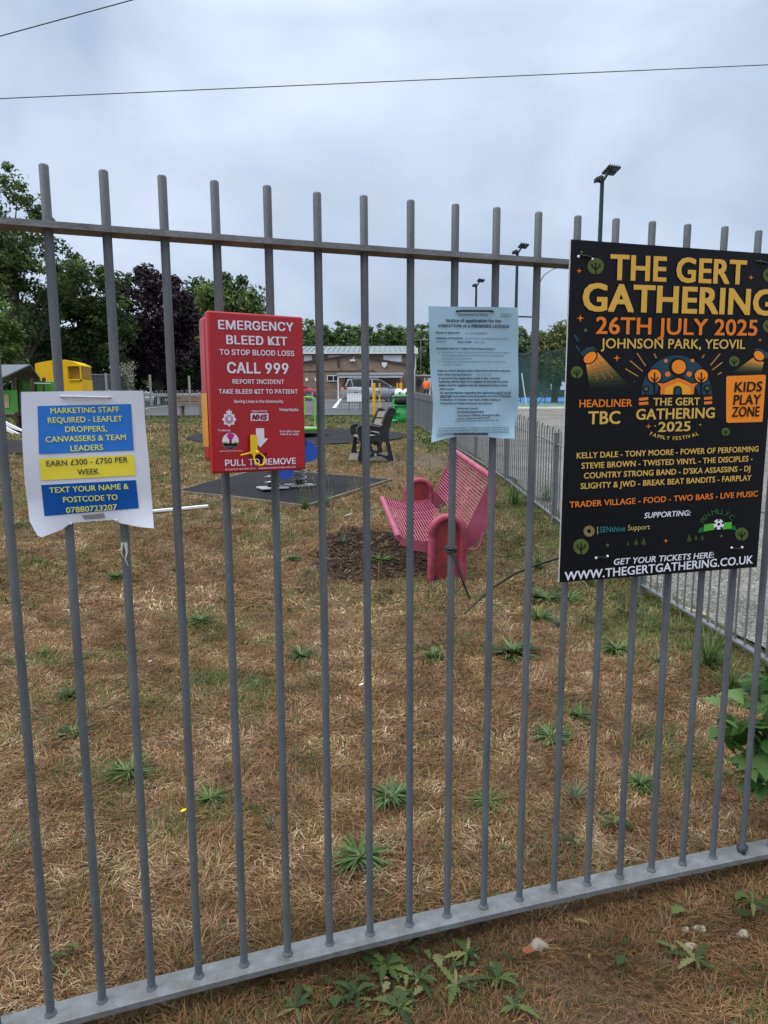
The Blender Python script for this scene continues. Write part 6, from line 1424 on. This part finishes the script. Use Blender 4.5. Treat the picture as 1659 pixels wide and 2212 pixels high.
tops = [(598, 700), (628, 698), (662, 696), (690, 702), (712, 700), (745, 706), (775, 704), (805, 703), (836, 708), (862, 706), (893, 704), (922, 706), (955, 712), (990, 710), (1025, 714), (1060, 712), (1095, 714), (1130, 712), (1160, 716), (1200, 722)]
usedp = set()
for k, (dx, dy) in enumerate(tops):
    Y = Yp + random.uniform(-2, 5); p = at(dx, dy, Y); zb_ = float(g(Y)); hh = p[2] - zb_; pi = k % 3; lab = 'poplar behind the hall, %s from the left in the long row' % words[k]
    if pi not in usedp: usedp.add(pi); o = protos[pi]; o.location = (p[0], Y, zb_); o['label'] = lab; o.rotation_euler = (0, 0, random.uniform(0, 6))
    else: o = dup(protos[pi], (p[0], Y, zb_), random.uniform(0, 6), lab)
    s_ = hh / 10.9; o.scale = (s_ * random.uniform(.9, 1.15), s_ * random.uniform(.9, 1.1), s_)
# hedges in the shade
def hedge(label, x0, x1, y0, y1, h, n, size, mat, seed):
    rg = np.random.default_rng(seed); L = x1 - x0; m = int(L * 16); C = np.stack([rg.uniform(x0, x1, m), rg.uniform(y0, y1, m), rg.uniform(.15, 1, m) * h * rg.uniform(.75, 1.0, m)], 1); C[:, 2] += g(C[:, 1])
    V, rnd = leaf_cloud(n, C, np.full((m, 3), .62), size, rg); o = raw_mesh('hedge', V, np.arange(4 * len(rnd)), np.full(len(rnd), 4), mat, {'rnd': rnd}); return tag(o, label, 'hedge')
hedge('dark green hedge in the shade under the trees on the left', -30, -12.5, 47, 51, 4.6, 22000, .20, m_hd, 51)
hedge('dark hedge closing the far side of the car park left of the hall', at(330, 850, 66)[0], at(660, 850, 66)[0], 65, 68, 5.0, 16000, .24, m_hd, 52)
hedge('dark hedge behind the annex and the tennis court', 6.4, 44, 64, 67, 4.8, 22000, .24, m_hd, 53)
b = base_at(292, 38.); rg = np.random.default_rng(9); C = np.stack([rg.normal(at(266, 800, 37.5)[0], .16, 14), rg.normal(38, .2, 14), at(266, 806, 38)[2] + rg.normal(0, .40, 14)], 1)
V, rnd = leaf_cloud(900, C, np.full((14, 3), .3), .06, rg); tag(raw_mesh('flowering_shrub', V, np.arange(3600), np.full(900, 4), attr_mat('cream_blossom', [(0, (.10, .13, .05)), (.5, (.32, .31, .22)), (1, (.6, .58, .46))], .6, .2), {'rnd': rnd}), 'pale cream flowering shrub beside the chain link fence', 'shrub')

# ------------------------------------------------------------------ weeds
m_wd1 = attr_mat('plantain_leaves', [(0, (.026, .052, .014)), (.6, (.062, .108, .032)), (1, (.13, .18, .065))], .45, .2)
m_wd2 = attr_mat('grassy_weed', [(0, (0.038, 0.076, 0.019)), (.6, (0.085, 0.145, 0.038)), (1, (0.162, 0.204, 0.072))], .5, .25)
m_gry = attr_mat('grey_green_weed', [(0, (.06, .10, .06)), (.6, (.11, .17, .11)), (1, (.2, .25, .17))], .6, .2)
def blades(n, L, W, rg, up=(.2, 1.0), curl=.5, seg=4, broad=False):
    V = []; F = []; rn = []
    for i in range(n):
        a = rg.uniform(0, 2 * math.pi); el = rg.uniform(*up); ln = L * rg.uniform(.35, 1.2); w_ = W * rg.uniform(.7, 1.2); p = Vector((rg.normal(0, L * .06), rg.normal(0, L * .06), 0)); d = Vector((math.cos(a) * math.cos(el), math.sin(a) * math.cos(el), math.sin(el))); sd_ = Vector((-math.sin(a), math.cos(a), 0)); o = len(V); tw = rg.normal(0, .25)
        sd_ = (sd_ + Vector((0, 0, tw))).normalized()
        for k in range(seg + 1):
            f = k / seg; pr = (math.sin(math.pi * min(1, f * .82 + .16)) if broad else (1 - f * .9) * min(1, .5 + f * 2)) ; ww = max(w_ * pr, .0006)
            V += [p - sd_ * ww + Vector((0, 0, .12 * ww)), p + Vector((0, 0, -.10 * ww)), p + sd_ * ww + Vector((0, 0, .12 * ww))]
            p = p + d * ln / seg; d = (d - Vector((0, 0, curl * rg.uniform(.4, 1.2) / seg))).normalized()
            if p.z < .004: p.z = .004
        r_ = rg.random()
        for k in range(seg): F += [(o + 3 * k, o + 3 * k + 1, o + 3 * k + 4, o + 3 * k + 3), (o + 3 * k + 1, o + 3 * k + 2, o + 3 * k + 5, o + 3 * k + 4)]; rn += [r_, r_]
    return np.array(V), np.array(F), np.array(rn)
def weed(name, label, cat, p, n, L, W, mat, seed, group=None, **kw):
    V, F, rn = blades(n, L, W, np.random.default_rng(seed), **kw); o = raw_mesh(name, V, F.ravel(), np.full(len(F), 4), mat, {'rnd': rn}, smooth=True); o.location = Vector(p) + Vector((0, 0, -.004)); tag(o, label, cat, group); return o
WG = 'weed rosettes growing through the dry grass'
W_ = [  # dx, dy, spread px, kind, label
    (780, 1858, 72, 0, 'large dark green weed rosette near the foot of the railing, in the middle'), (845, 1728, 50, 0, 'full green weed rosette just above the largest one'),
    (652, 1424, 40, 0, 'green weed rosette below the bark patch, left of the centre bars'), (1105, 1416, 48, 2, 'leafy green weed clump below the long cable tie'),
    (936, 1428, 40, 0, 'green weed rosette below the pink bench'), (1190, 1600, 46, 0, 'green weed rosette under the left half of the banner'),
    (1252, 1556, 34, 0, 'small upright weed rosette up and right of a larger one under the banner'), (1242, 1732, 38, 1, 'grey green weed tuft near the lower right bars'),
    (1385, 1704, 42, 0, 'bluish weed rosette at the lower right beside a bar'), (150, 1512, 32, 0, 'small dark weed tuft at the left edge, nearest the leftmost bars'),
    (280, 1675, 44, 2, 'flat leafy weed sprig at the lower left'), (434, 1346, 30, 2, 'low green weed patch below the white plastic strip'),
    (632, 1211, 22, 0, 'small weed tuft just left of the bark patch'), (250, 1252, 24, 0, 'tiny weed tuft below the white sheet'),
    (455, 1735, 36, 2, 'straggly dark weed at the lower left centre'), (585, 1785, 26, 1, 'faint grey green weed beside the yellow scrap'),
    (1050, 1738, 34, 2, 'sprawling dull weed right of the centre rosettes'), (820, 1212, 30, 2, 'pale weed growing in the bark patch'),
    (1180, 1300, 40, 2, 'spreading weed patch above the lower right bars, below the banner corner'), (1165, 1340, 34, 2, 'weed patch a little below another under the banner corner'),
    (1205, 1355, 34, 1, 'grey green weed patch behind the first bar under the banner'), (160, 1590, 28, 2, 'thin weed sprig between the two leftmost bars'),
    (1330, 1408, 40, 2, 'low weed patch under the middle of the banner'), (90, 1418, 18, 2, 'tiny green weed speck at the far left'),
    (1420, 1432, 30, 1, 'dull weed under the right half of the banner'), (550, 1480, 18, 2, 'tiny weed speck left of the middle'),
    (1230, 1300, 34, 2, 'bright weed patch touching the lower left corner of the banner'), (380, 1235, 16, 0, 'tiny weed beside the fourth bar from the left'),
    (740, 1175, 26, 1, 'grassy tuft at the far corner of the bark patch')]
for k, (dx, dy, sp_, kd, lab) in enumerate(W_):
    p = gp(dx, dy); Rm = (1.0 if kd == 0 else 1.3) * sp_ * S / 683 * math.hypot(p[1], CAM_H)
    if kd == 0: weed('weed_rosette', lab, 'weed', p + np.array([0, 0, .012]), 110 + 12 * (k * 5 % 9), Rm * (.92 + .06 * (k % 4)), Rm * (.034 + .007 * (k * 3 % 4)), m_wd1 if k % 4 else m_wd2, 100 + k, WG, up=(.04, .6 + .12 * (k % 5)), curl=.8 + .15 * (k % 3), broad=True)
    elif kd == 1: weed('weed_rosette', lab, 'weed', p, 50, Rm * .9, Rm * .045, m_gry, 100 + k, WG, up=(.25, 1.2), curl=.5)
    else: weed('weed_rosette', lab, 'weed', p + np.array([0, 0, .010]), 110, Rm * 1.1, Rm * .06, m_wd1 if k % 3 == 0 else m_wd2, 100 + k, WG, up=(.04, .35 + .15 * (k % 4)), curl=.6, broad=(k % 3 == 0))
# tall grass clumps along the bow-top fence
TG = [(1530, 1440, 70, 'tall bright grass clump at the foot of the fence on the right'), (1575, 1490, 55, 'tall grass clump lower down beside the maple sapling'), (1110, 1090, 40, 'grass clump at the fence foot right of the pink bench'), (1165, 1232, 36, 'fresh green tuft where the long cable tie crosses a bar'), (1180, 1085, 36, 'grass clump at the fence foot beside the blue notice corner'), (1270, 1270, 40, 'grass clump peeping out below the banner'), (700, 1095, 30, 'tall seeding weed clump at the near edge of the spring mat'), (790, 1075, 30, 'seeding weed clump at the right edge of the spring mat'), (660, 1100, 26, 'wispy grass tuft at the near corner of the spring mat')]
for k, (dx, dy, sp_, lab) in enumerate(TG):
    p = gp(dx, dy); Rm = sp_ * S / 683 * math.hypot(p[1], CAM_H); weed('grass_clump', lab, 'grass clump', p, 120, Rm * 1.3, Rm * .022 + .0008, m_wd2, 300 + k, 'tufts of long green grass', up=(.5, 1.5), curl=.7)
# seed-head stalks (stuff) near the mat and along the fence
def stalks():
    V = []; F = []; rn = []; rg = np.random.default_rng(77)
    spots = [(gp(rg.uniform(640, 800), rg.uniform(1062, 1102)), .30) for _ in range(46)] + [(gp(rg.uniform(560, 1150), rg.uniform(1240, 1760)), .18) for _ in range(60)] + [(np.array([fx(y) - rg.uniform(.05, .5), y, float(g(y))]), .22) for y in rg.uniform(3.6, 14, 120)]
    for p, h in spots:
        h *= rg.uniform(.6, 1.2); b = rg.normal(0, .05, 2); w_ = .0012; o = len(V)
        for k in range(4):
            f = k / 3; c = np.array([p[0] + b[0] * f * f, p[1] + b[1] * f * f, p[2] + h * f]); V += [c - [w_, 0, 0], c + [w_, 0, 0]]
        for k in range(3): F.append((o + 2 * k, o + 2 * k + 1, o + 2 * k + 3, o + 2 * k + 2)); rn.append(rg.random())
        t = V[-1]; 
        for j in range(5):
            o = len(V); c = np.array(t) - [0, 0, .01 * j]; V += [c + [-.004, 0, 0], c + [0, .003, -.008], c + [.004, 0, .002], c + [0, -.003, .008]]; F.append((o, o + 1, o + 2, o + 3)); rn.append(rg.random())
    o = raw_mesh('seed_stalks', np.array(V), np.array(F).ravel(), np.full(len(F), 4), attr_mat('straw_stalks', [(0, (.10, .09, .04)), (.5, (.24, .20, .11)), (1, (.42, .36, .24))], .7, .2), {'rnd': np.array(rn)})
    o['kind'] = 'stuff'; o['label'] = 'thin straw seed stalks standing in the dry grass'; o['category'] = 'grass'
stalks()
# low broad leaved ground cover in front of the railing (stuff) with lobed leaves
def leaf_shape(lobes, L, W):
    P = [(0, 0)]
    for k in range(lobes): f = (k + 1) / (lobes + .5); wv = W * math.sin(math.pi * min(.95, f * .85 + .1)); P += [(f * L - .02 * L, wv), (f * L + .03 * L, wv * .55)]
    P.append((L, 0)); P += [(a, -b) for a, b in P[-2:0:-1]]; return P
def cover():
    rg = np.random.default_rng(5); V = []; L_ = []; sz = []; rn = []
    spots = []
    for (dx, dy, sp_, n) in ((850, 2120, 60, 8), (1000, 2090, 60, 6), (1060, 2150, 70, 7), (860, 2190, 60, 6), (780, 2160, 50, 4), (1320, 1790, 40, 8), (1400, 1900, 50, 5), (1240, 1830, 30, 5), (1620, 1960, 40, 6), (1640, 1700, 45, 14), (1600, 1660, 40, 10), (150, 2090, 40, 7), (1110, 1960, 25, 4), (980, 2010, 30, 6), (1450, 2020, 60, 4), (1300, 2080, 80, 4), (760, 2090, 40, 5), (930, 2100, 110, 10), (850, 2160, 110, 10), (680, 2150, 80, 4)):
        for _ in range(n): spots.append((dx + rg.normal(0, sp_ * .6), dy + rg.normal(0, sp_ * .4)))
    jobs = [(gp(dx, min(dy, 2300)), None, None) for dx, dy in spots]
    for dx, dy, n in ((835, 2105, 13), (905, 2140, 10), (1010, 2082, 12), (1075, 2140, 14), (985, 2150, 9), (860, 2195, 12), (770, 2165, 9), (1110, 2190, 9), (1325, 1795, 8), (1625, 1965, 9), (1500, 2090, 7), (1030, 2010, 9), (640, 2205, 8), (1640, 1700, 12)):
        c = gp(dx, min(dy, 2300))          # lobed leaves radiating from one crown, dandelion fashion
        for q in range(n): jobs.append((c, 6.28 * q / n + rg.normal(0, .25), rg.uniform(.028, .082)))
    for p, a_, L_f in jobs:
        a = rg.uniform(0, 6.28) if a_ is None else a_; L = L_f or rg.uniform(.018, .055); P = leaf_shape(int(rg.integers(2, 5)) + (2 if L_f else 0), L, L * (rg.uniform(.09, .17) if L_f else rg.uniform(.12, .38))); el = rg.uniform(.1, 1.0); o = len(V)
        ca, sa = math.cos(a), math.sin(a)
        for u, v in P: z = math.sin(el) * u - (.9 * math.sin(el) / L) * u * u + abs(v) * .35; V.append((p[0] + ca * u * math.cos(el) - sa * v, p[1] + sa * u * math.cos(el) + ca * v, p[2] + .018 + max(z, 0)))
        L_ += list(range(o, o + len(P))); sz.append(len(P)); rn.append(rg.random())
    o = raw_mesh('broad_leaf_weeds', np.array(V), np.array(L_), np.array(sz), attr_mat('weed_leaves', [(0, (.018, .034, .011)), (.45, (.045, .072, .02)), (.8, (.105, .135, .038)), (.93, (.17, .165, .07)), (1, (.2, .14, .08))], .5, .25), {'rnd': np.array(rn)})
    o['kind'] = 'stuff'; o['label'] = 'low broad leaved weeds scattered at the foot of the railing'; o['category'] = 'ground cover'
cover()
# maple sapling at the right edge
def sapling():
    rg = np.random.default_rng(12); p0 = gp(1668, 1800); t = thing('maple_sapling', p0, 0, 'broad leaved green maple sapling at the right edge behind the railing', 'sapling')
    mb = MB(); tips = []
    for dx, dy, oy in ((1655, 1440, .1), (1600, 1500, .05), (1575, 1560, 0), (1640, 1560, -.05), (1625, 1660, 0), (1690, 1400, .1), (1700, 1600, 0)):
        e = Vector(at(dx, dy, p0[1] + oy)) - Vector(p0); m = e * .5 + Vector((.05, 0, .05)); mb.tube([(0, 0, -.02), m, e], [.006, .004, .002], 6); tips += [m.lerp(e, f) for f in (.2, .45, .7, .9, 1.0)]
    mb.build('trunk', m_bark, t)
    base = [(0, 0), (.16, .30), (.42, .52), (.36, .26), (.62, .36), (.58, .2), (1.0, .0)]; P = base + [(a, -b) for a, b in base[-2:0:-1]]
    V = []; L_ = []; sz = []; rn = []
    for q in tips:
        for _ in range(4):
            a = rg.uniform(0, 6.28); el = rg.uniform(-.7, .35); L = rg.uniform(.055, .105); o = len(V); rot = Matrix.Rotation(a, 3, 'Z') @ Matrix.Rotation(-el, 3, 'Y') @ Matrix.Rotation(rg.normal(0, .5), 3, 'X'); c = q + Vector(rg.normal(0, .025, 3))
            for u, v in P: w3 = rot @ Vector((u * L, v * L * 1.15, -.25 * L * u * u + .12 * L * abs(v))) + c; V.append(tuple(w3))
            L_ += list(range(o, o + len(P))); sz.append(len(P)); rn.append(rg.random())
    raw_mesh('leaves', np.array(V), np.array(L_), np.array(sz), attr_mat('sapling_leaves', [(0, (.04, .10, .022)), (.6, (.085, .175, .042)), (1, (.16, .25, .07))], .42, .25), {'rnd': np.array(rn)}, t)
sapling()
# litter, pebbles, fallen leaves
def scrap(dx, dy, w_, name, mat, label, cat='litter', lift=.02):
    p = gp(dx, dy); mb = MB(); rg = np.random.default_rng(int(dx)); n = 7
    P = [(w_ * rg.uniform(.6, 1.1) * math.cos(2 * math.pi * k / n), w_ * .7 * rg.uniform(.6, 1.1) * math.sin(2 * math.pi * k / n)) for k in range(n)]
    mb.prism(P, lambda a, b, d: (a, b, d + a * .3 + lift), 0, .002); o = mb.build(name, mat, None, p); return tag(o, label, cat)
scrap(397, 1772, .014, 'plastic_scrap', m_yel, 'small bright yellow scrap on the grass at the lower left', lift=.035)
scrap(781, 1494, .014, 'paper_scrap', m_white, 'small white paper scrap in the middle of the grass', lift=.03)
scrap(752, 1120, .05, 'paper_scrap', M('grubby_white_bag', (.4, .4, .41)), 'pale paper scrap on the grass beyond the bark patch', lift=.04)
scrap(325, 1442, .012, 'paper_scrap', m_white, 'tiny white paper scrap on the grass at the left', lift=.03)
m_lfd = M('fallen_leaf_brown', (.16, .055, .022), .7, 0, .3, 30)
for dx, dy, w_, lab in ((1140, 2082, .020, 'curled rust brown leaf on the verge beside a pale stone'), (1112, 2005, .018, 'brown leaf hanging at the edge of the bottom rail'), (466, 1700, .012, 'orange leaf fragment on the grass left of the centre'), (152, 1825, .011, 'orange leaf fragment at the far lower left')): scrap(dx, dy, w_, 'fallen_leaf', m_lfd, lab, 'leaf', .03)
m_pb = M('pale_flint', (.24, .21, .165), .8, 0, .25, 25, .2, 60)
for dx, dy, r_, lab in ((1162, 2050, .024, 'largest pale flint stone on the verge in front of the railing'), (1512, 2012, .016, 'pale oval stone on the verge at the lower right'), (1480, 2010, .011, 'small pale stone left of the oval one'), (1605, 2025, .016, 'white stone at the lower right edge of the verge'), (1490, 2048, .014, 'pale stone below the others at the lower right'), (1635, 1965, .014, 'white pebble under the right end of the railing')):
    p = gp(dx, dy); mb = MB(); rg = np.random.default_rng(int(dx)); mb.ball((0, 0, r_ * .25), r_, 12, 0, (1.15, .8, .55)); ph_ = rg.uniform(0, 6, 4); mb.v = [(a * (1 + .22 * math.sin(3 * math.atan2(b, a) + ph_[0])), b * (1 + .2 * math.sin(2 * math.atan2(b, a) + ph_[1])), c * (1 + .25 * math.sin(a / r_ * 2.5 + ph_[2]))) for a, b, c in mb.v]; tag(mb.build('stone', m_pb, None, p), lab, 'stone', 'stones on the verge')
pa, pb = gp(1480, 1330), gp(1518, 1343); d = Vector(pb - pa); mb = MB(); mb.bbox(Vector((pa + pb) / 2) + Vector((0, 0, .05)), (d.length * 1.6, .03, .012), .002, 1, 0, d.to_track_quat('X', 'Z').to_matrix()); tag(mb.build('wood_strip', M('pale_wood', (.42, .32, .20), .8)), 'pale splintered wood strip lying at the foot of the right fence', 'wood strip')
